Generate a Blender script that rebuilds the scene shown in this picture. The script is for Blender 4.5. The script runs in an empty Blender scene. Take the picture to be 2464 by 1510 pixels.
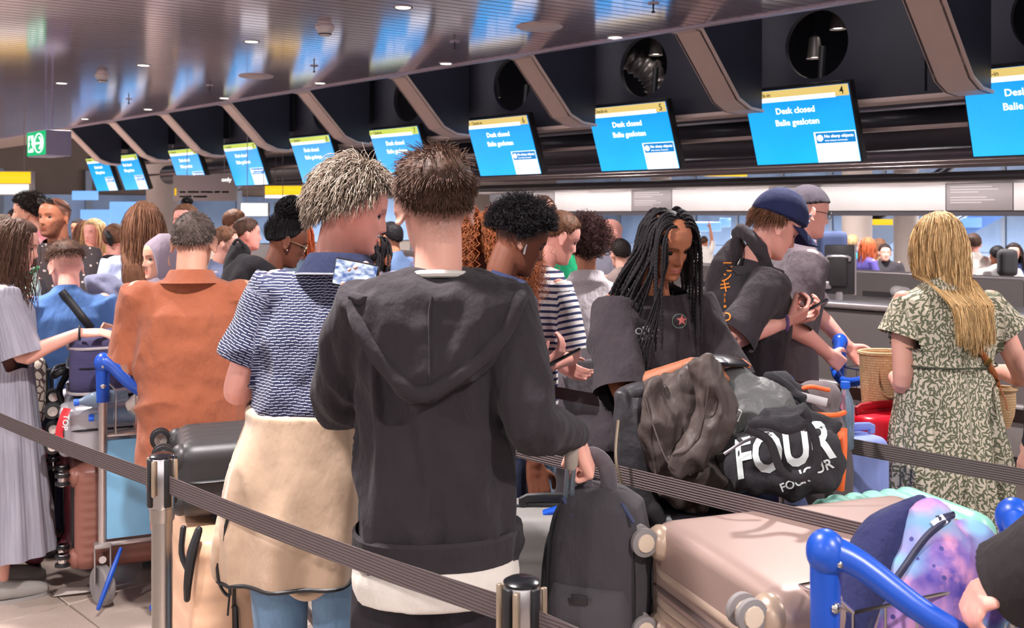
import bpy, bmesh, math, random
import numpy as np
from mathutils import Vector, Matrix
from mathutils.bvhtree import BVHTree
rng = np.random.default_rng(7)
PI = math.pi
SC = bpy.context.scene
COL = SC.collection
F = 2400.0; EYE = 1.68; HY = 512.0
# ------------------------------------------------------------------ camera, world, lamps, exposure
cd = bpy.data.cameras.new('camera'); cam = bpy.data.objects.new('camera', cd); COL.objects.link(cam)
cam.location = (0, 0, EYE); cam.rotation_euler = (PI/2, 0, 0)
cd.sensor_width = 36; cd.sensor_fit = 'HORIZONTAL'; cd.lens = 36*F/2464
cd.shift_y = (HY-755)/2464.0; cd.clip_start = 0.05; cd.clip_end = 300
cd.dof.use_dof = True; cd.dof.focus_distance = 3.0; cd.dof.aperture_fstop = 6.3
SC.camera = cam
SC.cycles.max_bounces = 7; SC.cycles.diffuse_bounces = 3; SC.cycles.glossy_bounces = 3
vs = SC.view_settings
vs.view_transform = 'Standard'; vs.look = 'None'; vs.gamma = 1; vs.use_curve_mapping = False
vs.exposure = 0.5
wd = bpy.data.worlds.new('world'); SC.world = wd; wd.use_nodes = True
wd.node_tree.nodes['Background'].inputs[0].default_value = (1.0, 0.94, 0.965, 1)
wd.node_tree.nodes['Background'].inputs[1].default_value = 1.35
def nrm(v):
    v = np.asarray(v, float); n = np.linalg.norm(v, axis=-1, keepdims=True); return v/np.maximum(n, 1e-9)
UD = np.array([-0.697, 0.717, 0.0]); VD = np.array([0.717, 0.697, 0.0])   # along the desks (away left), across (away right)
def UV(a, b, z=0.0): return UD*a + VD*b + np.array([0, 0, z])
CEIL = 3.0; CEDGE = 5.87
def lamp(p, e, size=0.14, col=(1, 0.94, 0.925), spread=150, aim=None):
    l = bpy.data.lights.new('downlight', 'AREA'); l.shape = 'DISK'; l.size = size; l.energy = e; l.color = col  # one name for the ceiling downlights and the added brightening lamps
    l.spread = math.radians(spread)
    o = bpy.data.objects.new('downlight', l); COL.objects.link(o); o.location = p
    if aim is not None: o.rotation_euler = (Vector(aim)-Vector(p)).to_track_quat('-Z', 'Y').to_euler()
    return o
for a in (-3.5, -0.6, 2.3, 5.2, 8.2, 11.5):
    for b in (-1.6, 1.2, 4.2): lamp(UV(a, b, CEIL-0.04), 62 if b < 4 else 56)
for a in (1.5, 5, 9): lamp(UV(a, 10.5, 3.9), 260, 0.5)  # fill lamps added behind the desks to lift the dark steel zone
for a in (-2, 4, 10, 17, 24): lamp(UV(a, 24, 4.5), 4200, 1.5, (.85, .93, 1))  # cool fill lamps added to brighten the far hall
for a in (16, 22): lamp(UV(a, 4, 2.95), 650, 1.0)  # broad hall lamps made strong to brighten the left hall
for a in np.arange(-1.4, 9, 1.711):  # strip lamps added under the canopy to brighten the fascia panels
    o = lamp(UV(a, 8.12, 1.91), 3.2, .05, aim=UV(a, 8.55, 1.72)); o.data.shape = 'RECTANGLE'; o.data.size = .05; o.data.size_y = 1.6
    o.rotation_euler = Matrix(np.column_stack([nrm(np.cross(UD, nrm(np.array([*(-VD[:2]*.57), .28])))), UD, nrm(np.array([*(-VD[:2]*.57), .28]))]).tolist()).to_euler()
for a in (13, 18): lamp(UV(a, -1, CEIL-0.05), 60, .3)

# ------------------------------------------------------------------ helpers
def lin(c):
    c = c/255.0
    return c/12.92 if c <= 0.04045 else ((c+0.055)/1.055)**2.4
def C(r, g, b): return (lin(r), lin(g), lin(b), 1.0)
def W(px, py, d): return np.array([(px-1232)/F*d, d, EYE-(py-HY)/F*d])
def nrm(v):
    v = np.asarray(v, float); n = np.linalg.norm(v, axis=-1, keepdims=True); return v/np.maximum(n, 1e-9)
def vnoise(P, seed=0):
    P = np.asarray(P, float); I = np.floor(P).astype(np.int64); f = P-I; f = f*f*(3-2*f)
    def h(dx, dy, dz):
        n = (I[..., 0]+dx)*374761393+(I[..., 1]+dy)*668265263+(I[..., 2]+dz)*2147483647+seed*974711
        n = (n ^ (n >> 13))*1274126177; n = n ^ (n >> 16)
        return (n & 0xffff)/32767.5-1
    x, y, z = f[..., 0], f[..., 1], f[..., 2]
    l = lambda a, b, t: a+(b-a)*t
    return l(l(l(h(0,0,0),h(1,0,0),x), l(h(0,1,0),h(1,1,0),x), y), l(l(h(0,0,1),h(1,0,1),x), l(h(0,1,1),h(1,1,1),x), y), z)
def catmull(P, n):
    P = np.asarray(P, float)
    if len(P) == 2: t = np.linspace(0, 1, n)[:, None]; return P[0]*(1-t)+P[1]*t
    Q = np.vstack([2*P[0]-P[1], P, 2*P[-1]-P[-2]]); out = []
    for s in np.linspace(0, len(P)-1, n):
        i = min(int(s), len(P)-2); t = s-i; a, b, c, d = Q[i:i+4]
        out.append(0.5*((2*b)+(-a+c)*t+(2*a-5*b+4*c-d)*t*t+(-a+3*b-3*c+d)*t**3))
    return np.array(out)

# ------------------------------------------------------------------ materials
MATS = {}
class NT:
    def __init__(s, name, base=(.8,.8,.8,1), rough=.6, metal=0, spec=.5, **kw):
        s.m = bpy.data.materials.new(name); s.m.use_nodes = True; s.t = s.m.node_tree; s.n = s.t.nodes
        s.p = s.n['Principled BSDF']; s.set('Base Color', base); s.set('Roughness', rough); s.set('Metallic', metal); s.set('Specular IOR Level', spec)
        for k, v in kw.items(): s.set(k, v)
    def set(s, k, v):
        if hasattr(v, 'is_output'): s.t.links.new(v, s.p.inputs[k])
        else: s.p.inputs[k].default_value = v
    def node(s, ty, ins=None, out=0, **props):
        n = s.n.new(ty)
        for k, v in props.items(): setattr(n, k, v)
        for k, v in (ins or {}).items():
            if hasattr(v, 'is_output'): s.t.links.new(v, n.inputs[k])
            else: n.inputs[k].default_value = v
        return n.outputs[out]
    def co(s): return s.node('ShaderNodeTexCoord', out='Object')
    def attr(s, name, out='Vector'): return s.node('ShaderNodeAttribute', out=out, attribute_name=name)
    def math(s, op, a, b=0.0, c=0.0): return s.node('ShaderNodeMath', {0: a, 1: b, 2: c}, operation=op)
    def sep(s, v, i): return s.node('ShaderNodeSeparateXYZ', {0: v}, out=i)
    def noise(s, v, scale, detail=2, out=0): return s.node('ShaderNodeTexNoise', {'Vector': v, 'Scale': scale, 'Detail': detail}, out=out)
    def scale(s, v, sc): return s.node('ShaderNodeVectorMath', {0: v, 1: sc}, operation='MULTIPLY')
    def mix(s, f, a, b): 
        n = s.n.new('ShaderNodeMix'); n.data_type = 'RGBA'
        for i, v in ((0, f), (6, a), (7, b)):
            if hasattr(v, 'is_output'): s.t.links.new(v, n.inputs[i])
            else: n.inputs[i].default_value = v
        return n.outputs[2]
    def mul(s, a, b):
        n = s.n.new('ShaderNodeMix'); n.data_type = 'RGBA'; n.blend_type = 'MULTIPLY'; n.inputs[0].default_value = 1
        for i, v in ((6, a), (7, b)):
            if hasattr(v, 'is_output'): s.t.links.new(v, n.inputs[i])
            else: n.inputs[i].default_value = v
        return n.outputs[2]
    def step(s, v, e0, e1): return s.node('ShaderNodeMapRange', {'Value': v, 'From Min': e0, 'From Max': e1})
    def bump(s, h, st=.3, d=.01): s.set('Normal', s.node('ShaderNodeBump', {'Height': h, 'Strength': st, 'Distance': d}))
def plain(name, rgb, rough=.5, metal=0, spec=.5, var=.12, sc=9, **kw):
    if name in MATS: return MATS[name]
    c = C(*rgb); m = NT(name, c, rough, metal, spec, **kw)
    if var:
        v = m.noise(m.co(), sc, 3)
        m.set('Base Color', m.mix(v, tuple(x*(1-var) for x in c[:3])+(1,), tuple(min(1, x*(1+var)) for x in c[:3])+(1,)))
    MATS[name] = m.m; return m.m
def glow(name, rgb, st=1.0):
    if name in MATS: return MATS[name]
    m = NT(name, (0,0,0,1), .3); m.set('Emission Color', C(*rgb)); m.set('Emission Strength', st); MATS[name] = m.m; return m.m
def fabric(name, rgb, weave=900, rough=.9, var=.14, wr=.35, sheen=.15):
    if name in MATS: return MATS[name]
    c = C(*rgb); m = NT(name, c, rough, 0, .2); co = m.co()
    big = m.noise(m.scale(co, (6, 6, 4)), 1.5, 3)
    m.set('Base Color', m.mix(big, tuple(x*(1-var) for x in c[:3])+(1,), tuple(min(1, x*(1+var)) for x in c[:3])+(1,)))
    m.set('Sheen Weight', sheen*min(1, sum(c[:3])/.45))
    fine = m.noise(co, weave, 1); cr = m.noise(m.scale(co, (1, 1, .55)), 19, 4)
    m.bump(m.math('ADD', m.math('MULTIPLY', fine, .05), m.math('MULTIPLY', cr, 1.3)), min(1, wr*1.7), .016)
    MATS[name] = m.m; return m.m
def skin_mat(name, rgb, rough=.5):
    if name in MATS: return MATS[name]
    m = NT(name, C(*rgb), rough, 0, .35); co = m.co()
    n = m.noise(co, 28, 4); base = C(*rgb)
    redder = (min(1, base[0]*1.05), base[1]*.86, base[2]*.84, 1)
    m.set('Base Color', m.mul(m.mix(n, base, redder), m.attr('Col', 'Color')))
    m.set('Subsurface Weight', .06); m.set('Subsurface Radius', (.012, .004, .002)); m.set('Subsurface Scale', .6)
    m.bump(m.noise(co, 500, 2), .12, .002)
    MATS[name] = m.m; return m.m
def hair_mat(name, rgb, rough=.62, spec=.22):
    if name in MATS: return MATS[name]
    m = NT(name, C(*rgb), rough, 0, spec)
    m.set('Base Color', m.mul(C(*rgb), m.attr('Col', 'Color'))); MATS[name] = m.m; return m.m

# ------------------------------------------------------------------ mesh builder
class MB:
    def __init__(s): s.v = []; s.f = []; s.mi = []; s.c = []; s.n = 0; s.hascol = False
    def add(s, v, f, mat=0, col=None):
        v = np.asarray(v, float).reshape(-1, 3); o = s.n; s.v.append(v); s.n += len(v)
        for q in f: s.f.append(tuple(int(i)+o for i in q)); s.mi.append(mat)
        if col is None: s.c.append(np.ones((len(v), 3)))
        else: s.hascol = True; s.c.append(np.broadcast_to(np.asarray(col, float), (len(v), 3)))
        return s
    def xf(s, M):
        M = np.asarray(M, float); s.v = [v@M[:3, :3].T+M[:3, 3] for v in s.v]; return s
    def join(s, o, mat=None):
        b = s.n
        for v, c in zip(o.v, o.c): s.v.append(v); s.c.append(c); s.n += len(v)
        for q, mi in zip(o.f, o.mi): s.f.append(tuple(i+b for i in q)); s.mi.append(mi if mat is None else mat)
        s.hascol |= o.hascol; return s
    def box(s, c, size, R=None, bev=0, seg=2, mat=0):
        hx, hy, hz = np.array(size)/2.0
        if bev > 0:
            bm = bmesh.new(); bmesh.ops.create_cube(bm, size=1); bmesh.ops.scale(bm, vec=(2*hx, 2*hy, 2*hz), verts=bm.verts)
            bmesh.ops.bevel(bm, geom=bm.edges[:], offset=min(bev, .98*min(hx, hy, hz)), segments=seg, affect='EDGES', profile=.5)
            bm.verts.index_update(); v = np.array([x.co[:] for x in bm.verts]); f = [[q.index for q in p.verts] for p in bm.faces]; bm.free()
        else:
            v = np.array([(x*hx, y*hy, z*hz) for x in (-1, 1) for y in (-1, 1) for z in (-1, 1)])
            f = [(0,1,3,2),(4,6,7,5),(0,4,5,1),(2,3,7,6),(0,2,6,4),(1,5,7,3)]
        if R is not None: v = v@np.asarray(R, float)[:3, :3].T
        return s.add(v+np.asarray(c, float), f, mat)
    def loft(s, rings, close=True, caps=True, mat=0, col=None):
        R = np.asarray(rings, float); m, n = R.shape[:2]; f = []
        for i in range(m-1):
            for j in range(n if close else n-1):
                k = (j+1) % n; f.append((i*n+j, i*n+k, (i+1)*n+k, (i+1)*n+j))
        if caps and close: f.append(tuple(range(n-1, -1, -1))); f.append(tuple((m-1)*n+j for j in range(n)))
        return s.add(R.reshape(-1, 3), f, mat, col)
    def tube(s, P, R, n=10, caps=True, mat=0, sub=0, flat=None, up=None, round_=False, col=None):
        P = np.asarray(P, float); R = np.broadcast_to(np.asarray(R, float), (len(P),)).copy()
        if sub: 
            k = (len(P)-1)*sub+1; R = np.interp(np.linspace(0, len(P)-1, k), np.arange(len(P)), R); P = catmull(P, k)
        if round_:
            t0 = nrm(P[0]-P[1]); t1 = nrm(P[-1]-P[-2]); a = np.array([.5, .866])
            P = np.vstack([P[0]+t0*R[0]*.95, P[0]+t0*R[0]*.7, P, P[-1]+t1*R[-1]*.7, P[-1]+t1*R[-1]*.95])
            R = np.concatenate([[R[0]*.25, R[0]*.72], R, [R[-1]*.72, R[-1]*.25]])
        T = nrm(np.gradient(P, axis=0)); x = np.array(up, float) if up is not None else (np.array([0, 0, 1.]) if abs(T[0][2]) < .9 else np.array([1., 0, 0]))
        rings = []; a = np.arange(n)*2*PI/n
        for i in range(len(P)):
            x = nrm(x-T[i]*np.dot(x, T[i])); y = np.cross(T[i], x)
            fx, fy = flat if flat is not None else (1, 1)
            rings.append(P[i]+R[i]*(np.cos(a)[:, None]*x*fx+np.sin(a)[:, None]*y*fy))
        return s.loft(rings, True, caps, mat, col)
    def lathe(s, prof, n=24, M=None, mat=0):
        a = np.arange(n)*2*PI/n
        R = np.array([np.stack([r*np.cos(a), r*np.sin(a), np.full(n, z)], 1) for r, z in prof])
        if M is not None: M = np.asarray(M, float); R = R@M[:3, :3].T+M[:3, 3]
        return s.loft(R, True, True, mat)
    def ell(s, c, r, n=16, m=10, R=None, mat=0, col=None):
        a = np.arange(n)*2*PI/n; rings = []
        for t in np.linspace(-PI/2+.06, PI/2-.06, m):
            rings.append(np.stack([np.cos(t)*np.cos(a)*r[0], np.cos(t)*np.sin(a)*r[1], np.full(n, np.sin(t)*r[2])], 1))
        Q = np.array(rings)
        if R is not None: Q = Q@np.asarray(R, float)[:3, :3].T
        return s.loft(Q+np.asarray(c, float), True, True, mat, col)
    def prism(s, poly, depth, M=None, mat=0):          # polygon in local x,z extruded along +y
        p = np.asarray(poly, float); n = len(p)
        v = np.vstack([np.stack([p[:, 0], np.zeros(n), p[:, 1]], 1), np.stack([p[:, 0], np.full(n, depth), p[:, 1]], 1)])
        if M is not None: M = np.asarray(M, float); v = v@M[:3, :3].T+M[:3, 3]
        f = [tuple(range(n)), tuple(range(2*n-1, n-1, -1))]+[(i, i+n, (i+1) % n+n, (i+1) % n) for i in range(n)]
        return s.add(v, f, mat)
    def strands(s, P, R, sides=3, col=None, mat=0, caps=False):   # P (n,k,3), R (n,k)
        n, k = P.shape[:2]; T = nrm(np.gradient(P, axis=1)); ref = nrm(rng.normal(size=(n, 1, 3))); x = nrm(np.cross(T, ref)); y = np.cross(T, x)
        a = np.arange(sides)*2*PI/sides
        V = P[:, :, None]+R[:, :, None, None]*(np.cos(a)[:, None]*x[:, :, None]+np.sin(a)[:, None]*y[:, :, None])
        base = (np.arange(n)*k*sides)[:, None, None]; i = np.arange(k-1)[None, :, None]; j = np.arange(sides)[None, None]; j2 = (j+1) % sides
        q = np.stack([base+i*sides+j, base+i*sides+j2, base+(i+1)*sides+j2, base+(i+1)*sides+j], -1).reshape(-1, 4)
        c = np.ones((n*k*sides, 3)) if col is None else np.repeat(np.asarray(col), k*sides, axis=0)
        o = s.n; s.v.append(V.reshape(-1, 3)); s.n += n*k*sides; s.c.append(c); s.hascol = True
        s.f.extend(map(tuple, (q+o).tolist())); s.mi.extend([mat]*len(q)); return s
    def mesh(s, name, sharp=40, flat=False):
        me = bpy.data.meshes.new(name); V = np.vstack(s.v)
        me.vertices.add(len(V)); me.vertices.foreach_set('co', V.astype(np.float32).ravel())
        L = np.fromiter((len(q) for q in s.f), np.int32, len(s.f)); I = np.fromiter((i for q in s.f for i in q), np.int32, int(L.sum()))
        me.loops.add(len(I)); me.loops.foreach_set('vertex_index', I); me.polygons.add(len(L))
        me.polygons.foreach_set('loop_start', np.concatenate([[0], np.cumsum(L)[:-1]]).astype(np.int32)); me.polygons.foreach_set('loop_total', L)
        me.polygons.foreach_set('material_index', np.array(s.mi, np.int32))
        me.update(calc_edges=True); me.validate()
        if s.hascol and len(me.vertices) == len(V): setcol(me, np.vstack(s.c))
        if not flat:
            me.polygons.foreach_set('use_smooth', np.ones(len(me.polygons), bool))
            if sharp: me.set_sharp_from_angle(angle=math.radians(sharp))
        return me
def setcol(me, c):
    a = me.attributes.new('Col', 'FLOAT_COLOR', 'POINT'); c = np.asarray(c, np.float32)
    a.data.foreach_set('color', np.concatenate([c, np.ones((len(c), 1), np.float32)], 1).ravel())
def fixn(me):
    bm = bmesh.new(); bm.from_mesh(me); bmesh.ops.recalc_face_normals(bm, faces=bm.faces[:]); bm.to_mesh(me); bm.free()
def obj(name, mb, mats, parent=None, sharp=40, fix=True, label=None, kind=None, M=None):
    me = mb if isinstance(mb, bpy.types.Mesh) else mb.mesh(name, sharp)
    if fix and not isinstance(mb, bpy.types.Mesh): fixn(me)
    me.name = name
    for m in (mats if isinstance(mats, (list, tuple)) else [mats]): me.materials.append(m)
    o = bpy.data.objects.new(name, me); COL.objects.link(o)
    if parent is not None: o.parent = parent
    if M is not None: o.matrix_local = Matrix(np.asarray(M).tolist())
    if label: o['label'] = label
    if kind: o['kind'] = kind
    return o
def tag(o, label, cat, group=None):
    o['label'] = label; o['category'] = cat
    if group: o['group'] = group
    return o
def thing(name, label, cat, loc=(0,0,0), rz=0.0, group=None, R=None):
    o = bpy.data.objects.new(name, None); COL.objects.link(o); o.empty_display_size = .1
    if R is not None:
        M = np.eye(4); M[:3, :3] = R; M[:3, 3] = loc; o.matrix_world = Matrix(M.tolist())
    else: o.location = tuple(float(x) for x in loc); o.rotation_euler = (0, 0, rz)
    return tag(o, label, cat, group)
def struct(name, mb, mats, parent=None, **kw): 
    o = obj(name, mb, mats, parent, **kw); o['kind'] = 'structure'; return o
def dup(o, parent=None, loc=None, label=None):
    c = o.copy(); COL.objects.link(c)
    if parent is not None: c.parent = parent
    if loc is not None: c.location = loc
    if label: c['label'] = label
    for ch in list(o.children): dup(ch, c)
    return c
def frame(x, y, z, o=(0,0,0)):
    M = np.eye(4); M[:3, 0] = nrm(x); M[:3, 1] = nrm(y); M[:3, 2] = nrm(z); M[:3, 3] = o; return M
def rotz(a): return np.array([[math.cos(a), -math.sin(a), 0], [math.sin(a), math.cos(a), 0], [0, 0, 1.]])
def rotx(a): return np.array([[1., 0, 0], [0, math.cos(a), -math.sin(a)], [0, math.sin(a), math.cos(a)]])
def roty(a): return np.array([[math.cos(a), 0, math.sin(a)], [0, 1., 0], [-math.sin(a), 0, math.cos(a)]])
def text_mesh(s, size=.1, ext=0.0, bold=0.0, align='LEFT', sx=1.0, sub=None):
    cu = bpy.data.curves.new('t', 'FONT'); cu.body = s; cu.size = size; cu.extrude = ext; cu.offset = bold*size; cu.align_x = align; cu.resolution_u = 3
    o = bpy.data.objects.new('t', cu); COL.objects.link(o)
    dg = bpy.context.evaluated_depsgraph_get(); e = o.evaluated_get(dg); me = e.to_mesh()
    v = np.array([q.co[:] for q in me.vertices]).reshape(-1, 3); f = [tuple(p.vertices) for p in me.polygons]; e.to_mesh_clear()
    bpy.data.objects.remove(o); bpy.data.curves.remove(cu)
    v[:, 0] *= sx; mb = MB()
    if len(v): mb.add(v, f)
    return mb
def text(s, size, M, mat, parent, bold=0.0, align='LEFT', sx=1.0, name='lettering', ext=.0008):
    mb = text_mesh(s, size, ext, bold, align, sx)
    if not mb.n: return None
    return obj(name, mb.xf(M), mat, parent, fix=False)
def bvh_of(o):
    me = o.data; return BVHTree.FromPolygons([v.co[:] for v in me.vertices], [tuple(p.vertices) for p in me.polygons])
def decal(mb, bvh, direction, off=.0015, sub=True):
    """drop a flat mesh onto a surface along a direction"""
    V = np.vstack(mb.v); d = Vector(direction).normalized()
    for i, p in enumerate(V):
        h = bvh.ray_cast(Vector(p)-d*.5, d, 1.5)
        if h[0] is None: h = bvh.find_nearest(Vector(p))
        if h[0] is not None: V[i] = np.array(h[0]-d*off)
    mb.v = [V]; return mb
def subdiv(mb, cuts=1):
    bm = bmesh.new(); V = np.vstack(mb.v); vs_ = [bm.verts.new(p) for p in V]
    for f in mb.f:
        try: bm.faces.new([vs_[i] for i in f])
        except ValueError: pass
    bmesh.ops.triangulate(bm, faces=bm.faces[:]); 
    for _ in range(cuts): bmesh.ops.subdivide_edges(bm, edges=bm.edges[:], cuts=1, use_grid_fill=True)
    bm.verts.index_update(); o = MB(); o.add([x.co[:] for x in bm.verts], [[q.index for q in p.verts] for p in bm.faces]); bm.free(); return o

# ------------------------------------------------------------------ voxel union: tubes and blobs become one continuous skin
def meld(mb, vox, smooth=6, fac=.5, fn=None, cuts=None, name='m'):
    me = bpy.data.meshes.new('tmp'); V = np.vstack(mb.v); me.from_pydata(V.tolist(), [], mb.f); fixn(me)
    o = bpy.data.objects.new('tmp', me); COL.objects.link(o)
    r = o.modifiers.new('r', 'REMESH'); r.mode = 'VOXEL'; r.voxel_size = vox
    if smooth: sm = o.modifiers.new('s', 'SMOOTH'); sm.factor = fac; sm.iterations = smooth
    dg = bpy.context.evaluated_depsgraph_get(); out = bpy.data.meshes.new_from_object(o.evaluated_get(dg))
    bpy.data.objects.remove(o); bpy.data.meshes.remove(me)
    n = len(out.vertices); co = np.empty(n*3, np.float32); out.vertices.foreach_get('co', co); co = co.reshape(-1, 3).astype(float)
    no = np.empty(n*3, np.float32); out.vertices.foreach_get('normal', no); no = no.reshape(-1, 3).astype(float)
    if fn is not None: 
        co = fn(co, no); out.vertices.foreach_set('co', co.astype(np.float32).ravel())
    if cuts:
        kill = np.zeros(n, bool); snap = np.full(n, -1)
        for i, cu in enumerate(cuts):
            p, d, rad = np.asarray(cu[0], float), nrm(cu[1]), cu[2]
            q = co-p; t = q@d; lat = np.linalg.norm(q-t[:, None]*d, axis=1); a = (lat < rad) & (t < .2)
            if len(cu) > 3: a &= cu[3](co)
            kill |= a & (t > 0); snap[a & (t <= 0) & (t > -1.6*vox)] = i
        bm = bmesh.new(); bm.from_mesh(out); bm.verts.ensure_lookup_table(); ids = np.nonzero(snap >= 0)[0]; sv = [(bm.verts[i], snap[i]) for i in ids if not kill[i]]
        bmesh.ops.delete(bm, geom=[bm.verts[i] for i in np.nonzero(kill)[0]], context='VERTS')
        for v, i in sv:
            if v.is_valid and v.is_boundary:
                d = Vector(nrm(cuts[i][1])); v.co -= d*((v.co-Vector(cuts[i][0])).dot(d))
        bm.to_mesh(out); bm.free()
    out.polygons.foreach_set('use_smooth', np.ones(len(out.polygons), bool)); out.update(); out.name = name
    return out
def coords(me):
    co = np.empty(len(me.vertices)*3, np.float32); me.vertices.foreach_get('co', co); return co.reshape(-1, 3).astype(float)
def setuv(me, uvw):
    a = me.attributes.new('uvw', 'FLOAT_VECTOR', 'POINT'); a.data.foreach_set('vector', np.asarray(uvw, np.float32).ravel())
def folds(amp, seed=0, fx=7.0, fz=3.0, fine=.42):
    def fn(co, no):
        P = co*np.array([fx, fx, fz]); n = vnoise(P+vnoise(P*.6, seed+5)[:, None]*1.2, seed)
        n = np.maximum(.75-np.abs(n)*2.2, -.55); n2 = vnoise(co*np.array([fx*3, fx*3, fz*3.2]), seed+9)
        return co+no*((n*amp+n2*amp*fine)[:, None])
    return fn
# ------------------------------------------------------------------ heads, hands, hair, people
HZ = np.array([-.122,-.116,-.104,-.085,-.065,-.045,-.02,.0,.03,.055,.08,.1,.113,.119])
HFY = np.array([.050,.076,.087,.086,.086,.086,.087,.088,.094,.091,.078,.054,.028,.004])
HBY = np.array([.015,.0,-.012,-.03,-.052,-.070,-.086,-.094,-.101,-.1,-.09,-.068,-.045,-.018])
HWX = np.array([.016,.030,.041,.052,.059,.064,.070,.073,.0765,.0755,.067,.051,.031,.009])
def g2(x, x0, sx, z, z0, sz): return np.exp(-((x-x0)/sx)**2-((z-z0)/sz)**2)
def head_surf(x, z, jaw=1.0):
    f = np.interp(z, HZ, HFY); b = np.interp(z, HZ, HBY); w = np.interp(z, HZ, HWX)*jaw
    c = (f+b)/2; d = (f-b)/2; y = c+d*np.maximum(1-np.minimum(np.abs(x/w), 1)**2.3, 0)**(1/2.3); ax = np.abs(x)
    nh = np.interp(z, [-.05,-.042,-.034,-.015,.012,.024], [0,.015,.027,.017,.006,0]); ns = np.interp(z, [-.045,-.034,-.01,.02], [.0105,.0105,.0085,.009])
    y = y+nh*np.exp(-(x/ns)**2)+.009*g2(ax, .0125, .006, z, -.039, .006)
    y = y-.011*g2(ax, .031, .017, z, .001, .0115)-.004*g2(ax, .013, .006, z, .002, .01)+.005*g2(ax, .028, .024, z, .019, .007)+.005*g2(ax, .043, .016, z, -.026, .014)
    y = y+.0065*g2(x, 0, .019, z, -.0625, .0045)+.0075*g2(x, 0, .017, z, -.0755, .005)-.005*g2(x, 0, .026, z, -.0688, .0022)-.004*g2(x, 0, .02, z, -.0865, .006)+.005*g2(x, 0, .02, z, -.104, .009)
    y = y-.003*g2(x, 0, .004, z, -.054, .006)
    return y
def head_mb(jaw=1.0, nr=70, nc=84):
    zz = np.concatenate([np.linspace(-.122, .05, int(nr*.75)), np.linspace(.055, .119, nr-int(nr*.75))]); rings = []
    t = np.linspace(0, 2*PI, nc, endpoint=False)
    for z in zz:
        f = np.interp(z, HZ, HFY); b = np.interp(z, HZ, HBY); w = np.interp(z, HZ, HWX)*(jaw if z < 0 else 1); c = (f+b)/2; d = (f-b)/2
        p = 2/2.3; x = w*np.sign(np.sin(t))*np.abs(np.sin(t))**p; y = c+d*np.sign(np.cos(t))*np.abs(np.cos(t))**p
        fr = np.cos(t) > 0; yf = head_surf(x, np.full(nc, z), jaw if z < 0 else 1); bl = np.clip(np.cos(t)*3, 0, 1)
        y = np.where(fr, y*(1-bl)+yf*bl, y); rings.append(np.stack([x, y, np.full(nc, z)], 1))
    return MB().loft(rings)
def ear_mb(side):
    m = MB(); R = rotz(-side*.68)@rotx(.18); c = np.array([side*.0755, -.012, -.008])
    o = MB().ell((0, 0, 0), (.0065, .019, .033), 14, 9)
    rim = [(0,.013,-.010),(0,.016,.012),(0,.008,.028),(0,-.008,.030),(0,-.018,.018),(0,-.017,.0),(0,-.010,-.018),(0,-.001,-.030),(0,.009,-.026)]
    rim = np.array(rim)*np.array([1, 1.16, 1.1])+np.array([side*.004, 0, 0]); o.tube(rim, [.0035,.004,.0045,.0045,.0045,.0045,.005,.0055,.004], 8, sub=3)
    o.v = [v@R.T+c+np.array([side*.009, 0, 0]) for v in o.v]; return m.join(o)
def hand_mb(wrist, d, n, side, curl=.5, spread=.1, sc=1.0, thumb=.5, point=None):
    """palm and five fingers; d along the fingers, n out of the palm, side +1 right hand"""
    d = nrm(d); n = nrm(np.asarray(n)-d*np.dot(n, d)); x = np.cross(d, n)*side     # towards the thumb
    m = MB(); P = lambda a, b, c: np.asarray(wrist)+sc*(x*a+d*b+n*c)
    for a in (-.028, -.01, .01, .027): m.tube([P(a*.55, -.012, 0), P(a*.8, .03, .002), P(a, .085, 0)], [.016*sc, .016*sc, .0125*sc], 8, sub=2, round_=True)
    m.tube([P(-.002, -.03, 0), P(0, .02, 0)], [.026*sc, .022*sc], 10, round_=True, flat=(1, .8), up=x)
    spec = [(.028, .044, .024, .020, .0088), (.0095, .048, .028, .022, .0092), (-.0095, .045, .026, .021, .0086), (-.028, .034, .020, .018, .0076)]
    for i, (a, l1, l2, l3, r) in enumerate(spec):
        c = curl if not isinstance(curl, (list, tuple)) else curl[i]; p = P(a, .086, 0); ang = c*.9; dx = a*spread*12
        pts = [P(a, .07, 0), p]; A = 0
        for l, k in ((l1, 1.0), (l2, 1.15), (l3, .7)):
            A += c*1.25*k*.75; p = p+sc*l*nrm(d*math.cos(A)+n*math.sin(A)+x*dx*.25*max(0, math.cos(A))); pts.append(p)
        m.tube(pts, np.array([r*1.05, r*1.1, r, r*.92, r*.78])*sc, 8, sub=2, round_=True)
    t = thumb; p0 = P(.018, .015, .004); p1 = p0+sc*.045*nrm(x*.75+d*.62+n*(.25+.3*t)); p2 = p1+sc*.032*nrm(x*.25+d*.85+n*(.2+.7*t)); p3 = p2+sc*.026*nrm(x*(.05-.3*t)+d*.9+n*(.2+.7*t))
    m.tube([p0, p1, p2, p3], np.array([.016, .0125, .0105, .0085])*sc, 8, sub=2, round_=True)
    return m
def ik(s, w, l1, l2, pole):
    s, w = np.asarray(s, float), np.asarray(w, float); v = w-s; d = np.linalg.norm(v); dm = min(d, (l1+l2)*.995)
    if d > dm: w = s+v/d*dm; d = dm
    a = (l1*l1-l2*l2+d*d)/(2*d); h = math.sqrt(max(l1*l1-a*a, 1e-6)); t = v/np.linalg.norm(v); p = np.asarray(pole, float); p = nrm(p-t*np.dot(p, t))
    return s+t*a+p*h, w
SKC = np.array([0, -.006, .018]); SKR = np.array([.0775, .0975, .101])
def sdir(az, el): return np.stack([np.sin(az)*np.cos(el), np.cos(az)*np.cos(el), np.sin(el)], -1)
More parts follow.
